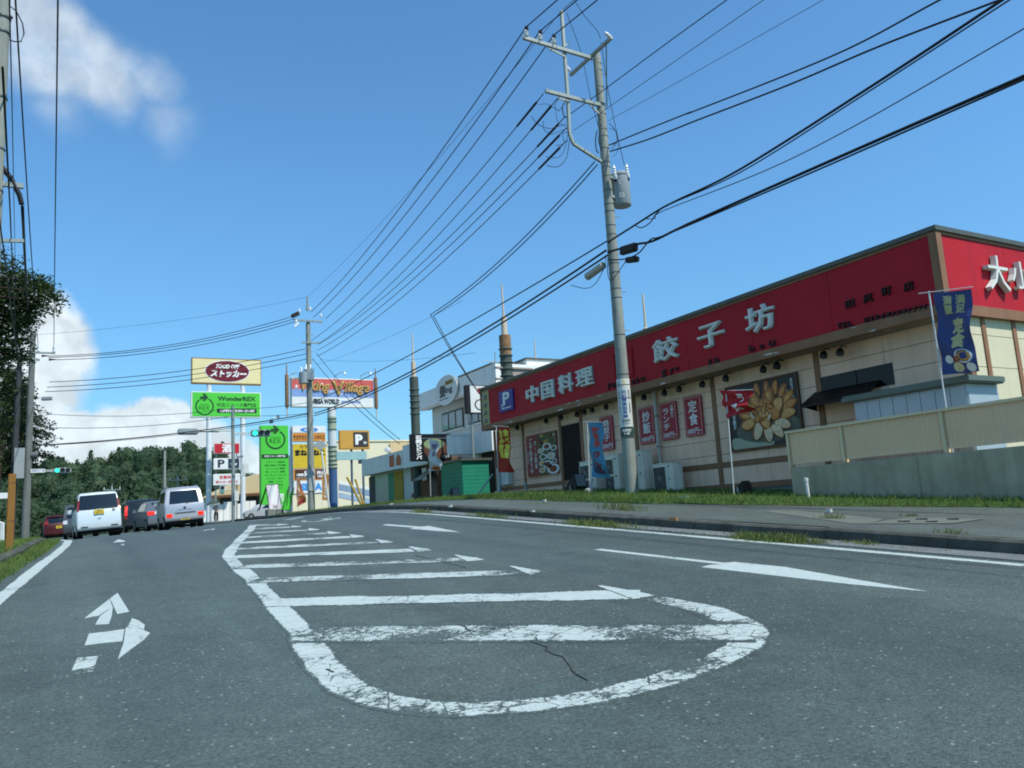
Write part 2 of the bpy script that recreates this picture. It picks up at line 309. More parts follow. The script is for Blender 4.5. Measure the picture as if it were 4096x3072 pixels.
# ------------------------------------------------------------------ terrain: the road climbs to a crest, higher on its right side
KY = [-200, -40, -12, 0, 6, 12, 16, 20, 24, 28, 34, 45, 60, 90, 400]
KP = [-4., -2.2, -.7, 0, .36, .70, .90, 1.05, 1.11, 1.11, 1.075, 1.08, 1.15, 1.2, 1.2]
KC = [.0, .025, .025, .025, .026, .028, .032, .040, .046, .050, .055, .055, .045, .03, .02]
def grad(K, Vv):
    n = len(K); g = []
    for i in range(n):
        if i == 0: g.append((Vv[1]-Vv[0])/(K[1]-K[0]))
        elif i == n-1: g.append((Vv[-1]-Vv[-2])/(K[-1]-K[-2]))
        else:
            h0 = K[i]-K[i-1]; h1 = K[i+1]-K[i]; g.append((h0*(Vv[i+1]-Vv[i])/h1+h1*(Vv[i]-Vv[i-1])/h0)/(h0+h1))
    return g
GP = grad(KY, KP); GC = grad(KY, KC)
def herm(y, Vv, G):
    y = min(max(y, KY[0]), KY[-1]); i = 0
    while i < len(KY)-2 and y > KY[i+1]: i += 1
    h = KY[i+1]-KY[i]; t = (y-KY[i])/h
    return (2*t**3-3*t*t+1)*Vv[i]+(t**3-2*t*t+t)*h*G[i]+(-2*t**3+3*t*t)*Vv[i+1]+(t**3-t*t)*h*G[i+1]
def zr(x, y): return herm(y, KP, GP)+herm(y, KC, GC)*min(max(x, -8), 8.3)
def zp(x, y): return zr(8.3, y)+.14+.03*(min(max(x, 8.3), 13)-8.3)
def gnd(p, zf=zr, off=0.):
    r = ray(p)/FPX; t = 2.5; dt = .25
    while t < 130:
        P_ = O+r*t
        if P_.z < zf(P_.x, P_.y)+off:
            a, b = t-dt, t
            for _ in range(18):
                c = (a+b)/2; P_ = O+r*c
                if P_.z < zf(P_.x, P_.y)+off: b = c
                else: a = c
            return O+r*b
        t += dt
    return O+r*60
def zsheet(xs, ys, zf, lift=0.):
    mb = MB(); mb.add([(x, y, zf(x, y)+lift) for y in ys for x in xs], [(j*len(xs)+i, j*len(xs)+i+1, (j+1)*len(xs)+i+1, (j+1)*len(xs)+i) for j in range(len(ys)-1) for i in range(len(xs)-1)]); return mb
def fr(a, b, s):
    n = max(1, int(round((b-a)/s))); return [a+(b-a)*i/n for i in range(n+1)]
soil = mat('earth and rough grass', (.07, .085, .04), .95, .1, 0, .3, .6)
gx = [-3000, -900, -300, -120, -60, -30, -8, 0, 8.3, 20, 40, 80, 150, 400, 3000]; gy = [-3000, -200, -60, -20, 0, 10, 20, 30, 45, 60, 90, 150, 250, 400, 1000, 3000]
st(put('ground', zsheet(gx, gy, lambda x, y: zr(x, y)-.35), soil, smooth=True))
rx = [-30, -20, -12, -8, -6, -4.5, -3]+fr(-2, 8.3, .6); ry = fr(-14, 0, 2)+fr(.5, 50, .5)+fr(52, 120, 4)
road = st(put('road', zsheet(rx, ry, zr), M_ROAD, smooth=True))
# ---- painted markings on the road (thin coats with closed edges)
def skirt(mb, edges, drop):
    n = len(mb.v); mb.v += [p-EZ*drop for p in mb.v]; mb.f += [(a, b, b+n, a+n) for a, b in edges]
def ribbon(name, pts, wd, m, lift=.002, step=.4, zf=zr, parent=None):
    P_ = []; pts = [V((p[0], p[1], 0)) for p in pts]
    for a, b in zip(pts, pts[1:]):
        n = max(1, int((b-a).length/step)); P_ += [a.lerp(b, i/n) for i in range(n)]
    P_.append(pts[-1]); mb = MB(); vs = []
    for i, p in enumerate(P_):
        d = (P_[min(i+1, len(P_)-1)]-P_[max(i-1, 0)]).normalized(); nn = V((-d.y, d.x, 0)); ww = wd(i/(len(P_)-1)) if callable(wd) else wd
        for s in (-.5, .5): c = p+nn*ww*s; vs.append((c.x, c.y, zf(c.x, c.y)+lift))
    n_ = len(vs); mb.add(vs, [(2*i, 2*i+1, 2*i+3, 2*i+2) for i in range(len(P_)-1)]); skirt(mb, [(2*i, 2*i+2) for i in range(len(P_)-1)]+[(2*i+1, 2*i+3) for i in range(len(P_)-1)]+[(0, 1), (n_-2, n_-1)], lift+.001); return uvset(put(name, mb, m, parent or road, recalc=False), True)
def uvset(o_, across):
    l = o_.data.uv_layers.new(name='across')
    for lp in o_.data.loops: l.data[lp.index].uv = ((lp.vertex_index % 2) if across else .5, .5)
    return o_
def g2(p): g = gnd(p); return (g.x, g.y)
def mk(name, pts, m, lift=.002):
    mb = MB(); vs = []
    for p in pts: g = gnd(p); vs.append((g.x, g.y, zr(g.x, g.y)+lift))
    mb.poly(vs); skirt(mb, [(i, (i+1) % len(vs)) for i in range(len(vs))], lift+.001); return uvset(put(name, mb, m, road, recalc=False), False)
ribbon('edge_line', [(7.65, y) for y in fr(-10, 47, 3)], .16, M_PAINT)
ribbon('edge_line', [(-1.6, 0), (-.95, 6), (-.6, 10.36), (-.35, 13.87), (-.14, 16.7), (.0, 19.4), (.05, 22), (.06, 30), (.02, 38), (-.12, 47), (-.35, 55), (-.75, 63), (-1.5, 71)], .19, M_PAINT2)
lb = [q('X', *p) for p in [(655,1370),(590,1300),(545,1250),(510,1222),(493,1200),(500,1186),(522,1162),(540,1145),(548,1134)]]
bot = [q('X', *p) for p in [(655,1370),(668,1395),(700,1440),(757,1488),(830,1515),(910,1529),(1010,1533),(1150,1523),(1300,1503),(1430,1470),(1540,1430),(1605,1397),(1622,1370),(1598,1346),(1520,1315),(1415,1293)]]
ribbon('zebra_border', [g2(p) for p in lb], .21, M_PAINT)
ribbon('zebra_border', [g2(p) for p in bot], lambda t: .26 if t < .7 else .26+.08*math.sin((t-.7)/.3*math.pi), M_WORN, step=.15)
M_DUST = asphalt('dusty asphalt of the hatching', (.056, .074, .0605))
loop = [g2(p) for p in lb[::-1]]+[g2(p) for p in bot[1:]]+[(4.5, y_) for y_ in (5.5, 8, 11, 14, 17, 19.5)]
mbd = MB(); rws = []
for k in range(36):
    y_ = 3.85+.47*k; xs_ = sorted(a[0]+(b[0]-a[0])*(y_-a[1])/(b[1]-a[1]) for a, b in zip(loop, loop[1:]+loop[:1]) if (a[1] <= y_) != (b[1] <= y_))
    if len(xs_) >= 2: rws.append([(xs_[0]+(xs_[-1]-xs_[0])*i/5, y_) for i in range(6)])
mbd.add([(x, y_, zr(x, y_)+.0008) for r_ in rws for x, y_ in r_], [(j*6+i, j*6+i+1, j*6+i+7, j*6+i+6) for j in range(len(rws)-1) for i in range(5)]); put('hatched_island_surface', mbd, M_DUST, road, recalc=False)
sl_ = [((1230,2535),(3010,2528),M_WORN),((1092,2410),(2560,2378),M_PAINT),((1012,2322),(2150,2288),M_WORN),((955,2268),(1900,2237),M_WORN),((930,2228),(1700,2200),M_PAINT),((942,2195),(1552,2168),M_WORN),((964,2171),(1438,2146),M_PAINT),((980,2150),(1343,2132),M_WORN),((996,2133),(1262,2119),M_WORN),((1007,2116),(1190,2107),M_PAINT),((1014,2101),(1130,2099),M_WORN)]
for i, (a, b, m) in enumerate(sl_):
    A, B = g2(a), g2(b); d = V((B[0]-A[0], B[1]-A[1])).normalized()
    ribbon('zebra_stripe', [A, B], (.6, .47)[min(i, 1)] if i < 8 else .42, m, lift=.003)
    if i: ribbon('zebra_stripe_tip', [(B[0]-.06, B[1]-.12), (B[0]+.02, B[1]+.62)], lambda t: .26*(1-.8*t), M_PAINT, lift=.004)
def zpoly(z, name, pts, m, lift=.002): return mk(name, [q(z, *p) for p in pts], m, lift)
zpoly('M', 'lane_arrow', [(650,514),(715,618),(648,630),(608,545)], M_PAINT2)
zpoly('M', 'lane_arrow', [(606,548),(622,592),(545,640),(468,654)], M_PAINT2, .003)
zpoly('M', 'lane_arrow', [(624,590),(618,640),(602,686),(526,690),(556,640)], M_PAINT, .0015)
zpoly('M', 'lane_arrow', [(492,740),(590,729),(688,714),(676,782),(580,790),(468,804)], M_PAINT2)
zpoly('M', 'lane_arrow', [(694,712),(716,690),(830,736),(800,770),(716,832),(652,882),(684,790)], M_PAINT, .003)
zpoly('M', 'lane_arrow', [(730,655),(766,668),(800,692),(796,720),(714,690)], M_PAINT2, .004)
zpoly('M', 'lane_arrow', [(427,874),(542,864),(514,950),(384,971)], M_WORN)
zpoly('L', 'oncoming_lane_arrow', [(203,349),(240,345),(815,410),(860,406),(1100,430),(1440,490),(1770,545),(1400,510),(705,430),(745,420),(800,418)], M_PAINT2)
zpoly('C', 'oncoming_lane_arrow', [(70,985),(120,975),(450,1000),(530,993),(840,1055),(580,1040),(340,1020),(390,1010)], M_PAINT2)
for pts in [[(1105,1405),(1165,1370),(1235,1385),(1215,1396),(1160,1398)],[(1183,1426),(1200,1416),(1226,1419),(1216,1428)]]: zpoly('N', 'far_lane_arrow', pts, M_PAINT)
for pts in [[(850,725),(880,718),(1040,700),(1330,688),(1260,704),(1020,725)],[(1050,725),(1220,696),(1310,692),(1160,722)],[(1250,735),(1330,720),(1560,705),(1700,712),(1650,735),(1480,752),(1300,748)],[(1620,690),(1680,685),(1690,700),(1640,704)],[(1700,705),(1770,695),(1785,706),(1720,714)],[(610,735),(760,722),(790,726),(640,738)],[(780,700),(930,688),(950,694),(800,708)]]: zpoly('S', 'lane_lettering', pts, M_WORN)
for pts in [[(430,828),(640,826),(640,834),(440,834)],[(790,840),(870,842),(1000,860),(960,868)]]: zpoly('R', 'lane_line', pts, M_PAINT)
zpoly('R', 'lane_line', [(1515,818),(1610,798),(1625,804),(1540,824)], M_PAINT); zpoly('R', 'lane_line', [(1632,800),(1660,790),(1696,795),(1680,810),(1640,812)], M_PAINT)
crk = mat('tar crack', (.028, .032, .03), .8)
random.seed(3)
def crack(pts, wd=.005):
    P_ = [V((*g2(q('X', *p)), 0)) for p in pts]; o_ = []
    for a, b in zip(P_, P_[1:]):
        n = max(2, int((b-a).length/.09)); o_ += [a.lerp(b, i/n)+V((random.uniform(-.03, .03), random.uniform(-.03, .03), 0)) for i in range(n)]
    ribbon('crack', o_, wd, crk, lift=.006, step=9)
crack([(1150,1385),(1190,1405),(1225,1440),(1272,1480)]); crack([(895,1200),(960,1215),(1010,1230)]); crack([(1090,1350),(1110,1375)]); crack([(1000,1350),(1025,1372)], .015); crack([(700,1445),(730,1462)], .012)
# ---- right side: gutter, kerb of single stones, footpath, grass
grav = asphalt('gravelly gutter', (.13, .145, .14), .9); kconc = mat('weathered kerb concrete', (.085, .09, .078), .9, .2, 0, .3, 2.2, .4, 25, streak=.5); kconc2 = mat('mossy kerb concrete', (.075, .085, .065), .9, .2, 0, .35, 2.0, .4, 25, streak=.5)
st(put('gutter', zsheet([7.88, 8.1, 8.3], fr(-10, 47.5, 1), zr, .005), grav, recalc=False))
kerb = st(put('kerb', zsheet([8.34, 8.5], fr(-10, 48, 2), lambda x, y: zr(8.3, y)+.10), kconc, recalc=False)); random.seed(5)
def kerbstone(parent, p0, p1, zf, h, wd, m):
    a = V((p0[0], p0[1], 0)); b = V((p1[0], p1[1], 0)); d = (b-a).normalized(); n = V((-d.y, d.x, 0))*-1; g = .004; a += d*g; b -= d*g; j = random.uniform(-.006, .006); h += random.uniform(-.006, .008); vs = []
    for e in (a, b):
        z = zf(e.x, e.y)
        for o_, dz in ((0, -.2), (0, h-.03), (.03, h), (wd, h), (wd, -.2)): c = e+n*(o_+j); vs.append((c.x, c.y, z+dz))
    mb = MB(); mb.add(vs, [(4, 3, 2, 1, 0), (5, 6, 7, 8, 9)]+[(i, i+1, i+6, i+5) for i in range(4)]); return put('kerbstone', mb, m, parent)
y = -9.
while y < 48:
    kerbstone(kerb, (8.3, y), (8.3, y+.8), lambda a, b: zr(8.3, b), .14, .15, random.choice((kconc, kconc, kconc2))); y += .8
st(put('footpath', zsheet([8.46, 9, 9.6, 10.2, 10.8, 11.4, 12, 12.75], fr(-10, 48, 1), zp), M_PATH, smooth=True))
gsoil = mat('grass turf', (.045, .085, .022), .95, .1, 0, .35, 5)
GE = [(-10, 12.3), (2, 12.2), (6.5, 11.8), (8.9, 11.2), (11, 10.8), (14, 10.35), (20, 10.3), (48, 10.3)]
def gedge(y):
    for (a, u), (b, v) in zip(GE, GE[1:]):
        if a <= y <= b: return u+(v-u)*(y-a)/(b-a)
    return 10.3
mb = MB(); ys = fr(-10, 48, 1); us = [0, .02, .1, .3, .6, 1]
def gz(u, y): x = gedge(y)+(14.5-gedge(y))*u; return (x, y, zp(x, y)+(.006 if u == 0 else .03)+.04*u)
mb.add([gz(u, y) for y in ys for u in us], [(j*6+i, j*6+i+1, (j+1)*6+i+1, (j+1)*6+i) for j in range(len(ys)-1) for i in range(5)])
st(put('grass_verge', mb, gsoil, smooth=True))
def blades(name, spots, cols, seed):
    """spots: (x, y, z, height); each blade one bent triangle pair"""
    random.seed(seed); mb = MB()
    for x, y, z, h in spots:
        a = random.uniform(0, 6.28); l = random.uniform(-.5, .5)*h; l2 = random.uniform(-.5, .5)*h; ww = .003+.022*h
        dx, dy = math.cos(a)*ww, math.sin(a)*ww; mb.add([(x-dx, y-dy, z), (x+dx, y+dy, z), (x+l*.4+dx*.6, y+l2*.4+dy*.6, z+h*.6), (x+l, y+l2, z+h)], [(0, 1, 2), (0, 2, 3)])
    o_ = put(name, mb, cols, None, recalc=False); return st(o_, 'stuff')
def leafmat(name, c, c2, sc_=1.5, rnd=.5):
    m = bpy.data.materials.new(name); m.use_nodes = True; n = m.node_tree.nodes; b = n['Principled BSDF']; b.inputs['Roughness'].default_value = .6; b.inputs['Specular IOR Level'].default_value = .25
    t = n.new('ShaderNodeTexCoord'); z = n.new('ShaderNodeTexNoise'); z.inputs['Scale'].default_value = sc_; z.inputs['Detail'].default_value = 5; L_(m, t.outputs['Object'], z.inputs['Vector'])
    g = n.new('ShaderNodeNewGeometry'); r = n.new('ShaderNodeMath'); r.operation = 'MULTIPLY_ADD'; L_(m, g.outputs['Random Per Island'], r.inputs[0]); r.inputs[1].default_value = rnd
    k = n.new('ShaderNodeMath'); k.operation = 'SUBTRACT'; L_(m, z.outputs['Fac'], k.inputs[0]); k.inputs[1].default_value = .25; L_(m, k.outputs[0], r.inputs[2])
    x = n.new('ShaderNodeMix'); x.data_type = 'RGBA'; L_(m, r.outputs[0], x.inputs[0]); x.inputs[6].default_value = (*c, 1); x.inputs[7].default_value = (*c2, 1); L_(m, x.outputs[2], b.inputs['Base Color'])
    tr = n.new('ShaderNodeBsdfTranslucent'); L_(m, x.outputs[2], tr.inputs[0]); mx = n.new('ShaderNodeMixShader'); mx.inputs[0].default_value = .3; L_(m, b.outputs[0], mx.inputs[1]); L_(m, tr.outputs[0], mx.inputs[2]); L_(m, mx.outputs[0], n['Material Output'].inputs[0])
    return m
GRASS = leafmat('grass blades', (.055, .10, .022), (.19, .27, .065)); WEED = leafmat('weed leaves', (.07, .11, .025), (.22, .26, .08))
random.seed(11); sp = []
for _ in range(52000):
    y = random.uniform(3, 46); e = gedge(y); u = random.random()**1.3; x = e-.12*random.random()+(14.3-e)*u
    if y > 27 and x > 13.4: continue
    sp.append((x, y, zp(x, y)+.01, random.uniform(.05, .13)*(1.5 if random.random() < .06 else 1)))
blades('grass_blades', sp, GRASS, 1)['label'] = 'short grass of the verge before the restaurant'
sp = []
def clump(p, ln, wd, n, h, zf=zr):
    n = int(n*1.7); h *= .6
    g = gnd(p, zf)
    for _ in range(n): x = g.x+random.gauss(0, wd*.4); y = g.y+random.gauss(0, ln*.4); sp.append((x, y, (zr(x, y) if x < 8.3 else zp(x, y)), random.uniform(.4, 1)*h))
for (z, a, b), ln, wd, n, h in [(('L',230,238),1.3,.25,420,.16),(('L',330,205),.8,.12,90,.32),(('L',940,300),.5,.2,300,.2),(('L',1110,312),.45,.2,240,.22),(('L',1030,306),.6,.2,160,.14),(('L',1240,318),.25,.12,90,.12),(('L',1320,262),.25,.1,60,.16),(('L',1480,325),.2,.1,60,.12),(('L',1400,318),.3,.1,40,.1),(('L',1880,335),.2,.1,40,.12),(('L',1680,258),.2,.1,50,.08),(('C',460,862),.9,.2,160,.2),(('C',1130,905),1.1,.22,220,.18),(('C',1640,850),1.3,.3,160,.05),(('C',2120,985),1.1,.25,260,.2),(('L',650,275),1.,.15,60,.06),(('L',1620,345),.8,.15,60,.05)]:
    clump(q(z, a, b), ln, wd, n, h)
blades('gutter_weeds', sp, WEED, 2)['label'] = 'weeds sprouting along the gutter and kerb'
cpatch = mat('pale concrete patch', (.115, .13, .11), .9, .2, 0, .15, 3)
fp = bpy.data.objects['footpath']
def onpath(name, pts, m, lift):
    mb = MB(); vs = []
    for p in pts: g = gnd(q('L', *p), zp); vs.append((g.x, g.y, zp(g.x, g.y)+lift))
    mb.poly(vs); return put(name, mb, m, fp, recalc=False)
onpath('concrete_patch', [(990,170),(1110,163),(1560,206),(1500,229),(1410,228)], cpatch, .005); onpath('concrete_patch', [(1485,230),(1620,208),(1700,200),(2030,207),(1880,228)], cpatch, .008)
for p in [(1650,220),(1733,209),(1780,221),(1880,209)]: onpath('drain_slot', [(p[0]-28,p[1]-2),(p[0]+32,p[1]-3),(p[0]+28,p[1]+3),(p[0]-24,p[1]+2)], black, .013)
# ---- left side: grass shoulder, curving kerb, verge, footpath
LK = [(-2.4, -8), (-1.9, 2), (-1.2, 8), (-.88, 14.5), (-.66, 17), (-.56, 19.2), (-.5, 22), (-.52, 30), (-.6, 38), (-.78, 47), (-1.05, 55), (-1.6, 63), (-2.6, 72)]
def zl(x, y): return zr(x, y)+.12
def resample(pts, s):
    o_ = []
    for a, b in zip(pts, pts[1:]):
        a = V((*a, 0)); b = V((*b, 0)); n = max(1, int(round((b-a).length/s))); o_ += [a.lerp(b, i/n) for i in range(n)]
    return o_+[V((*pts[-1], 0))]
lk = resample(LK, .8); mb = MB()
def leftx(y):
    for (a, u), (b, v) in zip(LK, LK[1:]):
        if u <= y <= v: return a+(b-a)*(y-u)/(v-u)
    return -12
ys = fr(-8, 25.2, .4)+fr(26, 72, 1)
mb.add([(leftx(y)-o_, y, zl(leftx(y)-o_, y)-.02) for y in ys for o_ in (.1, .6, 1.2)], [(3*j+i, 3*j+i+1, 3*j+i+4, 3*j+i+3) for j in range(len(ys)-1) for i in range(2)])
st(put('left_verge', mb, gsoil, recalc=False))
mb = MB(); mb.add([((leftx(y)-1.2) if o_ == 0 else min(leftx(y)-1.3, -9-o_), y, zl(leftx(y)-1.2-o_, y)-.016) for y in ys for o_ in (0, 6, 14)], [(3*j+i, 3*j+i+1, 3*j+i+4, 3*j+i+3) for j in range(len(ys)-1) for i in range(2)])
st(put('left_footpath', mb, M_PATH, recalc=False))
lkerb = st(put('left_kerb', zsheet([-2.5, -2.3], [-9, -8.5], zr, -.05), kconc)); random.seed(6)
for a, b in zip(lk, lk[1:]): kerbstone(lkerb, (b.x, b.y), (a.x, a.y), zr, .13, .15, random.choice((kconc, kconc2)))
random.seed(12); sp = []
for _ in range(13000):
    y = random.uniform(6, 25) if random.random() < .8 else random.uniform(25, 60); e = leftx(y)
    if random.random() < .55: x = e+random.uniform(.0, .36 if y > 13 else .3); z = zr(x, y)
    else: x = e-.12-1.1*random.random()**1.5; z = zl(x, y)-.02
    sp.append((x, y, z, random.uniform(.04, .12)))
blades('left_grass_blades', sp, GRASS, 3)['label'] = 'short grass along the left kerb'
# car park and side street beyond the kerb end, hoarding lots behind
st(put('car_park', zsheet([8.3, 10, 14, 20, 30, 45, 70], fr(48, 125, 3), lambda x, y: zp(min(x, 13), y)-.1+.012*max(0, min(y-55, 25))), M_PATH, smooth=True))
# ------------------------------------------------------------------ the restaurant
XF, XW, YC, YL = 13.8, 14.4, 8.38, 27.02
ZT, ZB = 5.94, 4.30
fred = mat('faded red fascia', '#b0232e', .6, .12, 0, .12, .5, streak=.3, dirt=(.22, .02, .035)); side = mat('beige siding', '#f2c8aa', .8, .2, 0, .07, 1.2, .15, 60, streak=.22, dirt=(.2, .16, .1)); sidec = mat('cream siding', '#cfc8aa', .8, .2, 0, .05, 1.2, streak=.1); coping = mat('grey coping', '#565a52', .5, .4, .2, .15, 3)
rw = T('restaurant', 'single storey restaurant with long red fascia and beige siding behind the grass verge', 'building', (XW, 18, zp(14, 18)))
put('wall', MB().box(XW+.035, 30, 8.46+.035, 26.9, .5, 4.9), mat('wall core brown', '#5a5040', .9), rw)  # dark brown wall core, visible in the gaps between the boards
put('soffit', MB().box(XF+.22, 29.9, YC+.22, YL-.1, 4.31, 4.36), mat('soffit board', '#8a8172', .8), rw); put('roof', MB().box(XF+.2, 30, YC+.2, YL-.05, 5.55, 5.62), coping, rw)
# siding boards, bay by bay
bays = [26.9, 24.96, 22.46, 21.19, 18.38, 15.1, 11.82, 8.5]; rows = [4.31, 3.97, 3.55, 3.13, 2.71, 2.32, 2.12]; rows2 = [1.99, 1.57]; sd = {}
def board(f, u0, u1, v0, v1, m): return plate(rw, 'siding_board', f, m, u0, u1, v0, v1, 0, .035)
def idn(u, v, d): return V((XW+.035-d, u, v))
random.seed(9)
for a, b in zip(bays, bays[1:]):
    n = 2 if a-b > 1.9 else 1
    for k in range(n):
        ya = a-(a-b)*k/n; yb = a-(a-b)*(k+1)/n
        for r0, r1 in list(zip(rows, rows[1:]))+[(1.99, 1.57)]: board(idn, yb+.006, ya-.006, r1+.006, r0-.006, side)
for y in bays: put('batten', MB().box(XW-.025, XW+.036, y-.07, y+.07, 1.3, 4.3), brown, rw)
put('rail', MB().box(XW-.02, XW+.03, 8.6, 26.8, 1.99, 2.12), brown, rw); put('rail', MB().box(XW-.018, XW+.03, 8.6, 26.8, 1.44, 1.57), brown, rw); put('plinth', MB().box(XW+.01, XW+.034, 8.6, 26.8, .4, 1.437), mat('grey plinth', '#777c78', .9, .2, 0, .1, 2, streak=.3), rw)
def idr(u, v, d): return V((u, 8.495-d, v))
xs = [14.44, 15.0]+[15.0+1.02*i for i in range(1, 15)]
for a, b in zip(xs, xs[1:]):
    for r0, r1 in zip([4.31, 3.97, 3.36, 2.75, 2.14], [3.97, 3.36, 2.75, 2.14, 1.5]): board(idr, a+.006, b-.006, r1+.006, r0-.006, sidec)
    put('batten', MB().box(b-.06, b+.06, 8.435, 8.496, 1.2, 4.3), brown, rw)
put('corner_post', MB().box(XW-.03, XW+.12, 8.42, 8.56, .8, 4.3), brown, rw)
# fascia: red panels, brown frame, coping
def peeling():
    m = mat('peeling brown beam', '#8a6448', .6, .3, 0, .12, 2, streak=.25); n = m.node_tree.nodes; b = n['Principled BSDF']; src = b.inputs['Base Color'].links[0].from_socket
    t = n.new('ShaderNodeTexCoord'); mp = n.new('ShaderNodeMapping'); mp.inputs['Scale'].default_value = (9, 2.2, 14); L_(m, t.outputs['Object'], mp.inputs[0]); z = n.new('ShaderNodeTexNoise'); z.inputs['Scale'].default_value = 1.; z.inputs['Detail'].default_value = 6; L_(m, mp.outputs[0], z.inputs['Vector'])
    r = n.new('ShaderNodeMapRange'); r.inputs[1].default_value = .66; r.inputs[2].default_value = .69; L_(m, z.outputs['Fac'], r.inputs[0]); x = n.new('ShaderNodeMix'); x.data_type = 'RGBA'; L_(m, r.outputs[0], x.inputs[0]); L_(m, src, x.inputs[6]); x.inputs[7].default_value = (.62, .6, .56, 1); L_(m, x.outputs[2], b.inputs['Base Color']); return m
peel = peeling()
ys = [26.35]+[26.35-2.22*i for i in range(1, 8)]+[YC+.14]
for a, b in zip(ys, ys[1:]): put('fascia_panel', MB().box(XF, XF+.2, b+.005, a-.005, 4.5, 5.79), fred, rw)
put('fascia_end', MB().box(XF-.005, XF+.2, 26.352, YL-.09, 4.42, 5.79), mat('cream end panel', '#b9a878', .7, streak=.2), rw); put('fascia_end_frame', MB().box(XF-.03, XF+.2, YL-.09, YL, 4.3, 5.86), brown, rw)
for k in range(8): put('fascia_panel', MB().box(XF+.14+2.*k+.002, XF+.14+2.*k+1.998, YC, YC+.2, 4.5, 5.79), fred, rw)
put('fascia_beam', MB().box(XF-.03, XF+.21, YC+.13, YL-.092, ZB, 4.497), peel, rw); put('fascia_beam', MB().box(XF+.13, 30, YC-.03, YC+.21, ZB, 4.497), brown, rw)
put('fascia_post', MB().box(XF-.032, XF+.128, YC-.032, YC+.128, ZB-.01, 5.84), brown, rw)
put('fascia_top', MB().box(XF-.02, XF+.2, YC+.13, YL, 5.793, 5.85), brown, rw); put('fascia_top', MB().box(XF+.13, 30, YC-.02, YC+.2, 5.793, 5.85), brown, rw)
put('coping', MB().box(XF-.06, XF+.26, YC+.262, YL+.02, 5.853, ZT), coping, rw); put('coping', MB().box(XF-.06, 30, YC-.06, YC+.26, 5.853, ZT+.002), coping, rw)
# raised lettering on the fascia, one object per character
lw = mat('raised letter white', '#d6d8cf', .45, .4, 0, .05); ld = mat('raised letter dark', '#2a1418', .5)
def fbox(z, x0, y0, x1, y1, X, sl=None):
    a = q(z, x0, (y0+y1)/2); b = q(z, x1, (y0+y1)/2); c = q(z, (x0+x1)/2, y0); d = q(z, (x0+x1)/2, y1); s = (2150-(c[1]+d[1])/2)/(c[0]-263) if sl is None else sl; dx = (b[0]-a[0])*s/2
    return fx(X, atx(a, X).y, atx(b, X).y, atx((d[0], d[1]-dx), X).z, atx((c[0], c[1]+dx), X).z)
for ch, z, bx in [('中','D',(515,575,637,782)),('国','D',(665,525,787,747)),('料','D',(830,455,977,692)),('理','D',(1000,395,1172,632)),('餃','G',(280,815,542,1135)),('子','G',(722,675,987,1002)),('坊','G',(1188,490,1482,858))]:
    letters(rw, ch, fbox(z, *bx, XF), lw, .032, .07, .02, 'raised_letter'); letters(rw, ch, fbox(z, bx[0]-4, bx[1]-4, bx[2]+8, bx[3]+4, XF), mat('letter return', '#6d5a55', .6), .045, .03, .0, 'letter_return')
for s, z, bx in [('F','D',(1312,565,1340,640)),('u','D',(1352,565,1385,620)),('k','D',(1395,545,1425,612)),('a','D',(1545,530,1575,585)),('k','D',(1590,510,1625,575)),('u','D',(1635,505,1672,560)),('g','G',(368,1168,415,1262)),('y','G',(440,1160,485,1230)),('o','G',(498,1142,535,1192)),('z','G',(820,1070,862,1128)),('a','G',(882,1050,932,1115)),('b','G',(1225,925,1282,1005)),('o','G',(1335,920,1372,982)),('u','G',(1420,880,1482,955)),
                 ('田','H',(460,845,552,950)),('尻','H',(635,785,737,902)),('町','H',(820,715,917,832)),('店','H',(1030,660,1137,792))]+[(c, 'H', (383+53*i, 1080-11.6*i, 428+53*i, 1150-11.6*i)) for i, c in enumerate('TEL. 0294-33-6336') if c not in ' .']:
    letters(rw, s, fbox(z, *bx, XF), ld, .04 if z == 'H' else .02, .04, .004, 'raised_letter')
fr_ = fbox('D', 1365, 215, 1555, 560, XF)
for a in ((0, .06, 0, 1), (.94, 1, 0, 1), (.06, .94, 0, .05), (.06, .94, .95, 1)): plate(rw, 'emblem_frame', fr_, fred, a[0], a[1], a[2], a[3], 0, .035)
fyr = lambda z, x0, y0, x1, y1: fy(YC, aty(q(z, x0, (y0+y1)/2), YC).x, aty(q(z, x1, (y0+y1)/2), YC).x, aty(q(z, (x0+x1)/2, y1), YC).z, aty(q(z, (x0+x1)/2, y0), YC).z)
letters(rw, '大', fyr('H', 1800, 440, 2005, 785), lw, .016, .1, .02, 'raised_letter'); letters(rw, '小', fyr('H', 2030, 500, 2225, 770), lw, .016, .1, .02, 'raised_letter'); letters(rw, '宴', fyr('H', 2270, 560, 2490, 830), lw, .016, .1, .02, 'raised_letter')
# electricity meters on the cream end
for k in range(4):
    y = 26.62; z = 5.55-.3*k; put('cable_clamp', MB().box(XF-.1, XF-.006, y-.07, y+.1, z-.06, z+.06), steel, rw)
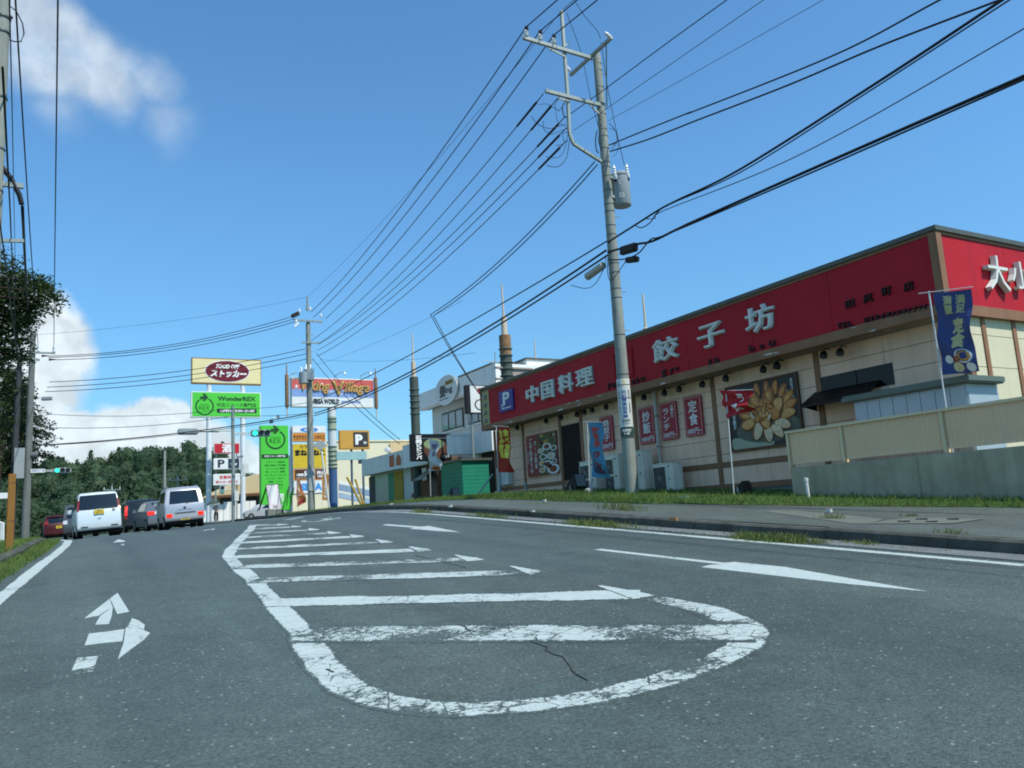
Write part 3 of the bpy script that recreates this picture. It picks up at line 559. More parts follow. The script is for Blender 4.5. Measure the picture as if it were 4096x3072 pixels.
# door, window, hood, downpipe, spotlights
curtain = mat('dark door curtain', '#231c1a', .8)
put('door', MB().box(XW-.012, XW+.02, 21.26, 22.39, 2.12, 3.93), mat('door opening dark', '#120f0e', .5), rw)
for k in range(9): put('door_slat', MB().box(XW-.022, XW-.013, 21.3+.118*k, 21.3+.118*k+.07, 2.14, 3.9), curtain, rw)
mb = MB(); wy0, wy1 = 10.0, 11.75
put('kitchen_window', MB().box(XW-.015, XW+.02, wy0, wy1, 3.28, 3.72), mat('window dark', '#0c0d0e', .3), rw)
mb = MB(); mb.slab([(XW-.02, 10.3, 3.42), (XW-.02, 11.95, 3.42), (XW-.55, 11.95, 3.1), (XW-.55, 10.3, 3.1)], (0, 0, -.04)); mb.slab([(XW-.02, 11.95, 3.42), (XW-.55, 11.95, 3.1), (XW-.02, 11.95, 3.0)], (0, -.02, 0)); put('window_hood', mb, mat('black hood', '#0e0f0f', .5), rw)
put('window_mullion', MB().box(XW-.03, XW+.01, 10.85, 10.9, 3.28, 3.72), mat('dark frame', '#202224', .4), rw)
dp = mat('pale downpipe', '#bdb6aa', .5); yd = atx(q('J', 350, 800), XW-.1).y
dpo = put('downpipe', MB().cyl((XW-.1, yd, 2.1), (XW-.1, yd, 4.3), .055, n=12), dp, rw, 'a')
for z in (3.6, 2.75): put('pipe_clip', MB().cyl((XW-.1, yd, z-.015), (XW-.1, yd, z+.015), .062, n=12).box(XW-.1, XW, yd-.01, yd+.01, z-.01, z+.01), rust, dpo)
put('downpipe', MB().cyl((XW-.25, 26.55, 1.5), (XW-.25, 26.55, 2.85), .075, n=12), dp, rw, 'a'); put('corner_pipe', MB().cyl((XW-.12, 26.95, 1.6), (XW-.12, 26.95, 4.3), .05, n=10), brown, rw, 'a')
lampm = mat('black spotlight', '#1b1c1d', .35, .5)
for z, x, y_ in [('I',470,310),('I',790,235),('I',955,195),('I',1130,160),('I',1215,135),('I',1300,115),('I',1455,80),('J',215,525),('J',440,475),('J',605,435),('J',860,380),('J',1120,315),('J',1535,215),('J',1690,175),('K',20,140),('K',435,45),('K',580,20)]:
    c = atx(q(z, x, y_), XW-.2); s = put('spotlight', MB().lathe(c+V((-.04, 0, -.06)), [(.0, 0), (.075, .0), (.085, .04), (.07, .12), (.03, .16), (.0, .165)], 12, (.35, 0, 1)), lampm, rw, 'a'); put('arm', MB().tube([c+V((0, 0, .1)), c+V((.06, 0, .14)), c+V((.22, 0, .12))], .012), lampm, s)
mbx = put('meter_box', MB().box(XW-.2, XW-.01, *sorted((atx(q('I', 315, 850), XW).y, atx(q('I', 425, 850), XW).y)), 2.2, 2.75), offw, rw, bev=.01)
# ---- signs on the wall
def wallsign(name, label, f, m, border=None, rnd=0, w_=.03):
    o_ = T(name, label, 'sign', f(.5, .5, 0)); plate(o_, 'board', f, m, 0, 1, 0, 1, 0, w_, rnd)
    if border:
        for a in ((.05, .08, .03, .97), (.92, .95, .03, .97), (.08, .92, .03, .045), (.08, .92, .955, .97)): plate(o_, 'border', f, border, *a, w_, w_+.003)
    return o_
psg = mat('parking blue', '#1b2f86', .45)
f = fbox('D', 250, 620, 387, 868, XF-.001); s = wallsign('parking_sign', 'blue parking sign with white letter and arrow on the red fascia', f, psg, w_=.06); letters(s, 'P', sub(f, .28, .78, .3, .92), wink, .03, .004, .062)
plate(s, 'arrow', f, wink, .2, .85, .13, .18, .06, .066); plate(s, 'arrow', f, wink, .2, .25, .18, .33, .06, .066); put('arrow', MB().poly([f(.12, .3, .066), f(.33, .3, .066), f(.225, .4, .066)]), wink, s)
msr = mat('menu sign red', '#9c1c2b', .45); menu = [('I',(1390,165,1535,572),'焼\n餃\n子','280円','grilled dumplings at 280 yen, nearest the dark door'),('I',(1820,62,1992,502),'炒\n飯','480円','fried rice at 480 yen, between utility pole and downpipe'),('J',(402,555,587,1012),'ラ\nン\nチ','580円~','daily lunch at 580 yen, right of the white downpipe'),('J',(664,490,866,972),'定\n食','680円~','set meal at 680 yen, nearest the dumpling poster')]
for z, bx, t, pr, lb_ in menu:
    f = fbox(z, *bx, XW-.03); s = wallsign('menu_sign', 'tall red menu sign for '+lb_, f, msr, mat('sign border pink', '#d99a98', .5), (.1, .035)); s['group'] = 'red menu signs on the restaurant wall'
    if 'ラ' in t: letters(s, t, sub(f, .16, .56, .26, .84), wink, .02, .004, .032); letters(s, '日\n替\nわ\nり', sub(f, .64, .84, .56, .9), wink, .03, .004, .032)
    else: letters(s, t, sub(f, .26, .76, .27, .9), wink, .022, .004, .032)
    letters(s, pr, sub(f, .12, .9, .06, .2), wink, .015, .004, .032)
# banquet poster
f = fbox('I', 580, 335, 920, 862, XW-.03); s = wallsign('banquet_poster', 'red and white banquet poster with photo of dishes left of the dark door', f, mat('poster red', '#8f2a26', .5), w_=.03)
letters(s, 'ご\n予\n約\n承\nり\n中', sub(f, .1, .2, .06, .93), wink, .03, .004, .032); letters(s, '大\n・\n小\n宴\n会', sub(f, .26, .35, .17, .86), wink, .03, .004, .032); letters(s, '団\n体\n割\n引', sub(f, .03, .06, .3, .62), wink, .02, .004, .032)
ph = plate(s, 'food_photo', f, mat('photo olive', '#5d6040', .6, .3, 0, .4, 9), .39, .985, .02, .98, .03, .034, 0)
random.seed(4); foods = [mat('food %d' % i, c, .5, .3, 0, .35, 25) for i, c in enumerate(('#8a3d22', '#c08a3a', '#3f5a2a', '#c9b98c', '#6b2a1c', '#d0a848'))]; dish = mat('dish white', '#d8dad6', .3, .4)
for i, (cu, cv, r) in enumerate([(.68,.66,.14),(.62,.5,.0),(.55,.43,.12),(.8,.43,.13),(.68,.24,.15),(.5,.28,.1),(.85,.12,.19),(.5,.12,.1),(.9,.6,.1),(.48,.58,.1),(.9,.3,.08)]):
    if r: disc(s, 'plate', f, dish, cu, cv, r, r*.62, .034, .037, 20); disc(s, 'food', f, foods[i % 6], cu, cv, r*.62, r*.4, .037, .041, 16)
for i in range(9): disc(s, 'food', f, foods[(i*5) % 6], random.uniform(.42, .95), random.uniform(.74, .95), .05, .035, .034, .038, 10)
# dumpling poster
f = fx(XW-.03, 14.62, 12.34, 2.34, 3.96); s = wallsign('dumpling_poster', 'big poster of fried dumplings on a dark ground with brown frame', f, mat('poster black', '#101418', .4, .4), w_=.03)
for a in ((0, .02, 0, 1), (.98, 1, 0, 1), (.02, .98, 0, .028), (.02, .98, .972, 1)): plate(s, 'frame', f, mat('poster frame brown', '#5e3a26', .5), *a, .03, .05)
plate(s, 'print', f, mat('print pale green', '#a5a88e', .5, .3, 0, .1, 4), .03, .62, .03, .2, .03, .032, (.04, .05)); disc(s, 'print', f, mat('print grey green', '#5a5f50', .5, .3, 0, .3, 6), .55, .28, .44, .2, .03, .0325, 24); disc(s, 'print', f, mat('print teal', '#4a5148', .5, .3, 0, .5, 20), .66, .2, .2, .1, .0325, .0345, 20)
gy = [mat('dumpling %d' % i, c, .4, .4, 0, .3, 14) for i, c in enumerate(('#c8803c', '#d89c58', '#b06a2c', '#e0be94', '#bd7836'))]
def dumpling(cu, cv, ln, wd, ang, m, h=.032):
    mb = MB(); ca, sa = math.cos(R_(ang)), math.sin(R_(ang)); asp = 2.28/1.62; n = 14
    vs = []
    for rr, hh in ((1, 0), (.92, .006), (.6, .01), (.0, .012)):
        for i in range(n):
            a = 2*math.pi*i/n; x = ln*rr*math.cos(a); y_ = wd*rr*math.sin(a)-.25*wd*math.cos(a)**2*rr; vs.append(f(cu+(x*ca-y_*sa)/asp, cv+(x*sa+y_*ca), h+hh))
    mb.add(vs, [(j*n+i, j*n+(i+1) % n, (j+1)*n+(i+1) % n, (j+1)*n+i) for j in range(3) for i in range(n)]); put('dumpling', mb, m, s, True, recalc=False)
brn = mat('dumpling crust', '#7c4820', .45, .4, 0, .35, 18); pale = mat('dumpling dough', '#dcc09c', .45, .4, 0, .2, 12)
def gp_(x, y): c = atx(q('J', x, y), XW-.06); return ((14.62-c.y)/2.28, (c.z-2.34)/1.62)
for i, (x, y, ln, wd, an, k) in enumerate([(1455,440,70,34,100,0),(1560,415,75,34,92,2),(1655,410,72,34,80,0),(1735,450,80,38,55,2),(1790,520,95,40,38,4),(1815,600,98,42,26,0),(1800,690,95,46,12,1),(1745,800,100,52,-14,3),(1690,880,90,52,-42,3),(1590,905,95,56,-78,5),(1480,885,100,58,-112,5),(1375,815,100,56,-160,1),(1345,725,95,50,165,2),(1400,650,90,48,150,0),(1440,560,85,60,118,4),(1590,505,80,66,95,2),(1690,600,80,60,60,1),(1640,680,75,95,80,0),(1525,650,100,90,95,4),(1560,780,80,60,-60,1)]):
    cu, cv = gp_(x, y); sc_ = .00165; m_ = (gy+[pale])[k]; dumpling(cu, cv, ln*sc_, wd*sc_*1.15, an, brn, .033+.0012*i); dumpling(cu+.004, cv-.008, ln*sc_*.9, wd*sc_*.85, an, m_, .037+.0012*i)
    if k in (2, 4): dumpling(cu+.006, cv-.02, ln*sc_*.55, wd*sc_*.36, an, gy[1], .048+.0012*i)
random.seed(41)
for i in range(22):
    a = random.uniform(0, 6.28); r = random.uniform(.02, .2); cu, cv = .5+r*math.cos(a)/1.3, .54+r*math.sin(a); an = random.uniform(0, 180); dumpling(cu, cv, .075, .038, an, brn, .066+.0006*i); dumpling(cu+.003, cv-.005, .066, .028, an, gy[i % 5], .07+.0006*i)
cu, cv = gp_(1525, 670); disc(s, 'filling', f, brn, cu, cv, .045, .075, .085, .088, 16)
letters(s, '皮\nは\nパ\nリ\nパ\nリ、', sub(f, .89, .935, .56, .93), wink, .03, .003, .033); letters(s, '焼\nき\n餃\n子', sub(f, .07, .12, .33, .62), wink, .03, .003, .033); letters(s, '具\nは\nジ\nュ\nー\nシ\nー', sub(f, .83, .865, .42, .78), wink, .03, .003, .033)
# ---- air conditioner units along the wall
acw = mat('air conditioner casing', '#e4dccb', .5, .3, 0, .06, 3, streak=.3, dirt=(.25, .18, .1)); acg = mat('condenser grille', '#4b4a44', .5, .4, .3, .2, 6); acf = mat('fan grey', '#7d7d78', .5)
def acunit(label, yl, yr, z0, z1, fans, X=13.72):
    o_ = T('air_conditioner_unit', label, 'air conditioner', (X+.17, (yl+yr)/2, z0), 'air conditioner units along the restaurant wall'); wd = yl-yr
    put('casing', MB().box(X, X+.34, yr, yl, z0, z1), acw, o_, bev=.012); put('top_cover', MB().box(X-.008, X+.348, yr-.008, yl+.008, z1+.002, z1+.025), acw, o_)
    ff = fx(X-.001, yl, yr, z0, z1); hh = z1-z0; k = fans
    for i in range(k):
        v0 = .08+.86*i/k; v1 = v0+.86/k-.05; g = plate(o_, 'fan_grille', ff, acg, .05, .66, v0, v1, 0, .012); cv = (v0+v1)/2
        disc(g, 'hub', ff, acf, .355, cv, .06, .06*wd/hh, .012, .024, 14)
        for a in range(0, 180, 12):
            ca, sa = math.cos(R_(a)), math.sin(R_(a)); A = ff(.355-.28*ca, cv-.28*sa*wd/hh, .016); B = ff(.355+.28*ca, cv+.28*sa*wd/hh, .016)
            put('grille_wire', MB().bar(A, B, .006, .006), acf, g)
        for a in ((.03, .05, v0, v1), (.66, .68, v0, v1)): plate(o_, 'grille_frame', ff, acw, *a, 0, .022)
        plate(o_, 'grille_frame', ff, acw, .03, .68, v0-.015, v0, 0, .022); plate(o_, 'grille_frame', ff, acw, .03, .68, v1, v1+.015, 0, .022)
    plate(o_, 'badge', ff, acf, .74, .86, .88, .92, 0, .004); plate(o_, 'valve_knob', ff, black, .78, .84, .44, .47, 0, .02)
    put('foot', MB().box(X+.02, X+.32, yr+.06, yr+.12, z0-.2, z0-.002), steel, o_); put('foot', MB().box(X+.02, X+.32, yl-.12, yl-.06, z0-.2, z0-.002), steel, o_); return o_
acunit('tall twin fan air conditioner unit behind the blue banner, nearest the dark door', 20.45, 19.62, 1.53, 2.56, 2); acunit('tall twin fan air conditioner unit directly left of the utility pole', 19.17, 18.46, 1.53, 2.65, 2)
acunit('tall twin fan air conditioner unit half hidden right behind the utility pole', 18.05, 17.34, 1.53, 2.65, 2); acunit('low single fan air conditioner unit under the downpipe, right of the utility pole', 16.95, 16.14, 1.48, 2.22, 1)
# ---- retaining wall, corrugated fence and shed in front of the right half
XS = 12.7; cw_ = mat('mossy wall concrete', '#ada188', .9, .2, 0, .18, 1.6, .3, 20, streak=.28, dirt=(.05, .07, .045)); fen = mat('beige corrugated steel', '#e6bf98', .5, .4, .1, .05, 1); fenp = mat('fence post beige', '#d8c29c', .5, .4, .1)
rt = T('retaining_wall', 'low stained concrete wall carrying the corrugated fence beside the footpath', 'wall', (XS, 6, zp(12.7, 6)))
ww = [11.36, 8.6, 5.6, 2.6, -.4, -3.4]
for a, b in zip(ww, ww[1:]): put('wall_section', MB().box(XS, XS+.16, b+.004, a-.004, .1, 1.75), cw_, rt)
fe = T('corrugated_fence', 'beige corrugated metal fence with cap rail on the concrete wall', 'fence', (XS, 6, 1.75))
pp = [11.36, 10.07, 8.07, 6.05, 4.05, 2.05, .05, -2, -3.4]
for a, b in zip(pp, pp[1:]):
    n = int((a-b)/.09); mb = MB(); vs = []
    for i in range(n*4+1):
        y = a-(a-b)*i/(n*4); ph_ = i % 4; dx = (0, .014, .014, 0)[ph_]; vs += [(XS+.02+dx, y, 1.83), (XS+.02+dx, y, 2.44)]
    mb.add(vs, [(2*i, 2*i+1, 2*i+3, 2*i+2) for i in range(n*4)]); put('corrugated_panel', mb, fen, fe, recalc=False)
for y in pp: put('post', MB().box(XS-.01, XS+.018, y-.025, y+.025, 1.765, 2.44), fenp, fe); put('back_post', MB().box(XS+.05, XS+.1, y-.03, y+.03, 1.76, 2.44), fenp, fe)
put('cap_rail', MB().box(XS-.025, XS+.06, -3.4, 11.4, 2.443, 2.49), fenp, fe); put('bottom_rail', MB().box(XS-.005, XS+.05, -3.4, 11.37, 1.812, 1.828), fenp, fe)
shm = mat('blue grey shed steel', '#a2b0b8', .45, .4, .1, .06, 1.5); shr = mat('shed roof edge', '#5d685f', .5, .4, .1, .1, 3)
sh = T('storage_shed', 'small blue grey metal shed with flat roof behind the corrugated fence', 'shed', (13.8, 9, .9))
put('body', MB().box(13.42, 14.35, 8.0, 10.25, .7, 2.93), shm, sh)
for k in range(8): put('wall_panel', MB().box(13.405, 13.42, 8.02+.279*k, 8.02+.279*k+.265, .8, 2.9), shm, sh)
put('wall_panel', MB().box(13.44, 14.33, 7.985, 8.0, .8, 2.78), shm, sh); put('roof', MB().box(13.3, 14.35, 7.88, 10.4, 2.935, 3.06), shr, sh); put('gutter', MB().box(13.27, 13.298, 7.86, 10.42, 2.95, 3.02), shr, sh)
put('roof_trim', MB().box(13.28, 14.35, 7.85, 7.878, 2.96, 3.05), shr, sh)
# ------------------------------------------------------------------ utility poles
band = mat('steel band', '#5c625e', .5, .5, .5)
def insul(mb_at, parent, h=.3, r=.06, ax=(0, 0, 1), name='insulator'):
    return put(name, MB().lathe(mb_at, [(.02, 0), (r*.5, .02), (r, h*.18), (r*.75, h*.3), (r, h*.42), (r*.75, h*.54), (r, h*.66), (r*.6, h*.85), (.03, h)], 10, ax), porc, parent, 'a')
YP = 16.4; XP = 12.55; zb_ = zp(XP, YP)-.1
p1 = T('utility_pole', 'tall concrete utility pole with transformer and nursery sign on the grass verge', 'utility pole', (XP, YP, zb_))
def prad(z): return .172-.066*(z-1.3)/12.4
put('shaft', MB().tube([(XP, YP, zb_), (XP, YP, 5), (XP, YP, 9), (XP-.01, YP, 13.55), (XP-.01, YP, 13.69)], [prad(1.3), prad(5), prad(9), prad(13.5), .07], 20), conc, p1, 'a')
for z in [2.9, 4.55, 5.6, 6.6, 6.85, 7.3, 7.55, 8.35, 8.6, 9.0, 9.2, 9.6, 10.0, 10.25, 10.4, 10.8, 11.15, 11.35, 11.8, 12.1, 12.6, 13.1, 13.3]: put('band', MB().cyl((XP, YP, z-.012), (XP, YP, z+.012), prad(z)+.006, n=20), band, p1)
for i in range(16):
    z = 5.2+.52*i; s = 1 if i % 2 else -1; put('step_bolt', MB().cyl((XP+s*prad(z)*.7, YP-prad(z)*.7, z), (XP+s*(prad(z)*.7+.13), YP-prad(z)*.7-.05, z), .009, n=6), band, p1)
def Y1(x, y): return aty(q('E', x, y), YP)
mast = [Y1(765, 95), Y1(790, 450), Y1(822, 880), Y1(835, 1180), Y1(870, 1270), Y1(1000, 1355), Y1(1120, 1430)]
mk_ = put('steel_mast', MB(), steel, p1) if 0 else None
mb = MB()
for a, b in zip(mast, mast[1:]): mb.bar(a, b, .075, .075, (0, 1, 0))
put('steel_mast', mb, steel, p1)
arm1 = put('crossarm', MB().bar(Y1(415, 345)-EY*.07, Y1(1030, 530)-EY*.07, .08, .09), steel, p1); put('crossarm', MB().bar(Y1(612, 815)-EY*.07, Y1(1095, 940)-EY*.07, .08, .09), steel, p1)
for a, b in [((640, 440), (790, 515)), ((720, 880), (820, 905)), ((760, 440), (800, 400)), ((1000, 935), (1090, 1020))]: put('brace', MB().bar(Y1(*a)-EY*.07, Y1(*b)-EY*.07, .03, .05), steel, p1)
c = Y1(1055, 515); c.z = Y1(1050, 512).z
put('crossarm', MB().bar(c+EY*1.0-EX*.13, c-EY*1.0-EX*.13, .08, .08), steel, p1); put('brace', MB().bar(c-EY*.75-EX*.13, V((XP+.1, YP-.12, 12.0)), .03, .04), steel, p1)
ins = []
for x, yt, yb in [(443, 250, 345), (566, 285, 378), (686, 322, 410)]:
    b = Y1(x, yb)-EY*.07; t = Y1(x, yt)-EY*.07; insul(b, p1, (t-b).length*.72, .075); put('insulator_cap', MB().cyl(b+(t-b)*.7, t, .06, .05, 10), black, p1); ins.append(t)
insul(c+EY*.85-EX*.25, p1, .22, .06, (-.6, 0, .6)); insul(c-EY*.95-EX*.1, p1, .25, .06, (-.8, 0, .5))
# jumpers, droppers and slack loops
def crom(P_, n=6):
    o_ = []
    for i in range(len(P_)-1):
        a, b, c_, d = P_[max(i-1, 0)], P_[i], P_[i+1], P_[min(i+2, len(P_)-1)]
        for k in range(n): t = k/n; o_.append(.5*((2*b)+(c_-a)*t+(2*a-5*b+4*c_-d)*t*t+(3*b-a-3*c_+d)*t**3))
    return o_+[P_[-1]]
for pts, r in [([(790,900),(758,960),(772,1040),(800,1050)],.014),([(480,1040),(540,1110),(640,1150),(720,1132),(790,1110)],.008),([(590,1085),(590,1150),(650,1198),(690,1190),(800,1150)],.008),([(700,1000),(712,1080),(760,1120),(800,1130)],.007),([(820,1240),(795,1400),(745,1470),(690,1490),(620,1475)],.01),([(815,1180),(760,1200),(770,1280),(700,1300)],.009),([(810,1160),(790,1290),(745,1390),(660,1410),(610,1395)],.008),([(1062,1170),(1050,1250),(1058,1340),(1078,1365)],.016),([(1085,1180),(1078,1260),(1100,1340)],.014),([(1170,1105),(1220,1160),(1245,1240),(1225,1295),(1190,1325)],.01),([(1175,1150),(1225,1170),(1238,1260),(1200,1300)],.007),([(1195,1400),(1240,1360),(1250,1280)],.007),
               ([(850,0),(960,165),(1060,280),(1095,360)],.008),([(1098,390),(1115,500),(1150,750),(1200,1010),(1260,1290),(1305,1475)],.009),([(795,130),(870,330),(935,515)],.008),([(950,600),(1000,850),(1050,1040),(1075,1135)],.008),([(735,870),(690,950),(725,992),(775,930)],.009),([(550,940),(620,935),(690,975),(730,995)],.006)]:
    put('jumper_wire', MB().tube(crom([Y1(*p)-EY*.09 for p in pts]), r, 5), cable, p1, 'a')
for a, b in [((395, 345), (440, 330)), ((760, 400), (770, 440)), ((810, 380), (825, 440))]: put('hook', MB().tube([Y1(*a)-EY*.1, Y1(*b)-EY*.1], .012, 5), steel, p1)
# transformer
tcx = aty(q('F', 785, 450), YP-.1); tz0, tz1 = 9.18, 10.12; galv = mat('transformer grey', '#8e979a', .5, .4, .1, .06, 3, streak=.2)
tr = put('transformer', MB().lathe((tcx.x, YP-.1, tz0), [(.0, 0), (.24, 0), (.25, .02), (.25, .82), (.265, .83), (.265, .88), (.22, .93), (.0, .94)], 24), galv, p1, 'a')
for dx, h in ((-.33, .0), (.1, .1)):
    a = V((tcx.x+dx, YP-.32, tz1-.25+h)); put('bushing', MB().lathe(a, [(.03, -.08), (.055, -.05), (.055, .05), (.035, .06), (.05, .1), (.035, .13), (.05, .17), (.035, .2), (.05, .24), (.03, .28), (.02, .33)], 10, (-.1, -.05, 1)), porc, tr, 'a'); put('bushing_cup', MB().cyl(a-EZ*.13, a-EZ*.08, .03, .045, 10), black, tr)
put('bracket', MB().bar((XP, YP-.1, 9.4), (tcx.x-.1, YP-.1, 9.4), .08, .08).bar((XP, YP-.1, 9.95), (tcx.x-.1, YP-.1, 9.95), .08, .08), steel, tr)
def cylmap(cx, cy, r, a0, a1, z0, z1): return lambda u, v, d: V((cx+(r+d)*math.sin(R_(a0+(a1-a0)*u)), cy-(r+d)*math.cos(R_(a0+(a1-a0)*u)), z0+(z1-z0)*v))
fm = cylmap(tcx.x, YP-.1, .252, -75, 0, tz0, tz0+.85); letters(tr, 'S', sub(fm, .32, .5, .62, .76), mat('stencil grey', '#c4cac8', .5), .01, .002, .002); letters(tr, '50', sub(fm, .3, .75, .18, .34), mat('stencil grey', '#c4cac8', .5), .01, .002, .002)
# nursery sign wrapped round the pole
nz0 = aty(q('D', 1500, 1090), YP-.17).z; nz1 = aty(q('D', 1470, 525), YP-.17).z
fm = cylmap(XP, YP, prad(4.0)+.012, -118, 32, nz0, nz1); sgw = mat('nursery sign white', '#c8ccc6', .45); nb = mat('print blue', '#1f4d8c', .5)
def curved(parent, name, m, u0, u1, v0, v1, h0, h1, n=16):
    mb = MB(); mb.sheet(lambda a, b: fm(u0+(u1-u0)*a, v0+(v1-v0)*b, h1), n, 1); o_ = len(mb.v); mb.sheet(lambda a, b: fm(u0+(u1-u0)*a, v0+(v1-v0)*b, h0), n, 1); return put(name, mb, m, parent, 'a', recalc=False)
ns = T('pole_sign', 'white nursery school sign with blue lettering wrapped around the utility pole', 'sign', (XP, YP, nz0)); curved(ns, 'board', sgw, 0, 1, .16, 1, 0, .006); curved(ns, 'address_plate', mat('sign dark green', '#2c4a40', .5), 0, 1, 0, .155, 0, .008)
letters(ns, '田\n尻\n徳\n風\n保\n育\n園', sub(fm, .38, .66, .31, .8), nb, .03, .002, .007); letters(ns, '産\n休\n明\nけ\n~\n学\n童\n保\n育', sub(fm, .76, .86, .4, .8), ink, .02, .002, .007); letters(ns, '一\n時\n保\n育\n・\n子\n育\nて\n支\n援\nセ\nン\nタ\nー', sub(fm, .18, .25, .32, .8), ink, .01, .002, .007)
letters(ns, '田尻町\n7-13-1', sub(fm, .3, .78, .2, .29), ink, .02, .002, .007); letters(ns, '公\n認', sub(fm, .2, .3, .86, .96), ink, .01, .002, .007); letters(ns, '田尻町\n3-28', sub(fm, .25, .78, .025, .12), wink, .03, .002, .01)
put('duck_print', MB().poly([fm(u, v, .008) for u, v in [(.45,.835),(.72,.835),(.72,.86),(.66,.88),(.62,.9),(.63,.96),(.58,.985),(.53,.97),(.5,.955),(.54,.945),(.54,.9),(.46,.87)]]), yellow, ns)
for z in (nz0+.1, nz1-.15, nz1-.5): put('strap', MB().cyl((XP, YP, z-.006), (XP, YP, z+.006), prad(4)+.026, n=24), band, ns)
# ---- second pole, further along the kerb
Y2 = 45.
def Q2(x, y): return aty(q('T', x, y), Y2)
b2 = aty((1246, 2030), Y2); x2 = b2.x; z2 = zp(12, 45)-.2
p2 = T('utility_pole', 'distant concrete utility pole in front of the tall shop signs with twin transformers', 'utility pole', (x2, Y2, z2))
put('shaft', MB().tube([(x2, Y2, z2), (x2, Y2, 8), (x2-.02, Y2, 12.6), (x2-.02, Y2, 12.75)], [.2, .165, .13, .1], 14), conc, p2, 'a'); put('pole_top', MB().cyl(Q2(430, 470), Q2(430, 290), .09, .04, 8), steel, p2); put('tip_bracket', MB().bar(Q2(412, 291), Q2(446, 291), .05, .05), steel, p2)
put('crossarm', MB().bar(Q2(245, 605)-EY*.16, Q2(620, 632)-EY*.16, .09, .1), steel, p2); put('crossarm', MB().bar(Q2(345, 905)-EY*.16, Q2(590, 910)-EY*.16, .07, .08), steel, p2)
for x, y in [(270, 655), (600, 575), (315, 515), (455, 485)]: insul(Q2(x, y)-EY*.2, p2, .22, .07)
put('switch_box', MB().box(-.2, .2, -.15, .15, -.15, .15).add([], []) if 0 else MB().bar(Q2(215, 560)-EY*.2, Q2(300, 520)-EY*.2, .25, .22), black, p2); put('cutout', MB().bar(Q2(245, 695)-EY*.2, Q2(300, 645)-EY*.2, .1, .1), porc, p2)
for i in range(14): z = 5.5+.5*i; put('step_bolt', MB().cyl((x2-.3, Y2-.1, z), (x2+.3, Y2-.1, z), .012, n=6), band, p2)
for (xa, ya, yb, r) in [(430, 1265, 1410, .30), (365, 1300, 1450, .28)]:
    a = Q2(xa, yb)-EY*.3; t_ = Q2(xa, ya)-EY*.3; tt = put('transformer', MB().lathe(a, [(0, 0), (r, 0), (r, (t_-a).length*.93), (r*.6, (t_-a).length), (0, (t_-a).length)], 16), galv, p2, 'a'); insul(t_+EX*.1, tt, .3, .06, name='bushing'); insul(t_-EX*.15, tt, .3, .06, name='bushing')
put('equipment_bracket', MB().bar(Q2(150, 1395)-EY*.3, Q2(400, 1370)-EY*.3, .1, .1).bar(Q2(190, 1330)-EY*.3, Q2(270, 1310)-EY*.3, .06, .06), steel, p2)
plt = put('pole_wrap', MB().cyl((x2, Y2, 3.0), (x2, Y2, 4.2), .225, .22, 14), mat('pale wrap', '#a8aaa6', .6), p2, 'a')
# ---- pole on the left (far) with signal, and the near one at the left edge of view
A0 = V((-1.86, 49.5, zr(-1.86, 49.5))); YA = 49.5
def QA(z, x, y): return aty(q(z, x, y), YA)
pA = T('utility_pole', 'concrete utility pole at the left carrying the left traffic signal', 'utility pole', A0)
atop = QA('O', 258, 880); put('shaft', MB().tube([A0-EZ*.2, (A0.x, YA, 7), (A0.x, YA, atop.z)], [.2, .17, .14], 14), mat('grimy pole concrete', '#6c706c', .85, .2, 0, .15, 3, streak=.35), pA, 'a')
put('crossarm', MB().bar(QA('O', 270, 1062)-EY*.15, QA('O', 460, 1068)-EY*.15, .09, .09), steel, pA); put('crossarm', MB().bar(QA('O', 135, 1090)-EY*.15, QA('O', 330, 1125)-EY*.15, .09, .12), steel, pA)
for x, y in [(318, 1062), (447, 1066)]: insul(QA('O', x, y)-EY*.15, pA, .45, .08)
for x, y in [(370, 1090), (430, 1120)]: put('dead_end_clamp', MB().cyl(QA('O', x-25, y)-EY*.15, QA('O', x+35, y)-EY*.15, .07, .02, 8), black, pA)
put('street_lamp_head', MB().bar(QA('O', 340, 1442), QA('O', 435, 1438), .18, .2), mat('lamp grey', '#7a8084', .4), pA, bev=.04); put('cable_closure', MB().cyl(QA('N', 300, 545), QA('N', 370, 545), .2, n=12), mat('closure grey', '#4c5052', .5), pA, 'a')
pA2 = T('utility_pole', 'dark slim pole standing immediately left of the left signal pole', 'utility pole', A0+V((-.62, .3, 0))); put('shaft', MB().tube([A0+V((-.62, .3, -.2)), A0+V((-.62, .3, 6.5)), A0+V((-.58, .3, 10.2))], [.17, .15, .12], 12), mat('dark pole', '#3a3c3e', .7, streak=.2), pA2, 'a'); put('plate_sign', MB().box(A0.x-.62, A0.x-.15, YA-.3, YA-.24, 4.4, 6.0), mat('plate pale', '#8e9494', .6), pA2)
XN, YN = -1.30, 16.2
pN = T('utility_pole', 'near concrete utility pole at the very left edge of the view', 'utility pole', (XN, YN, zl(XN, YN)))
put('shaft', MB().tube([(XN, YN, zl(XN, YN)-.1), (XN, YN, 6), (XN, YN, 13.5)], [.17, .15, .11], 16), conc, pN, 'a')
for z in (7.4, 8.2, 9.2, 10.5, 10.8): put('band', MB().cyl((XN, YN, z-.015), (XN, YN, z+.015), .15, n=16), band, pN)
def QN(z, x, y): return aty(q(z, x, y), YN)
put('crossarm', MB().bar(QN('W', -300, 715), QN('W', 520, 800), .07, .09), steel, pN); put('crossarm', MB().bar(QN('O', -60, 128), QN('O', 200, 132), .05, .06), steel, pN); put('step_bolt', MB().cyl(QN('V', 0, 120), QN('V', 215, 325), .03, n=6), black, pN)
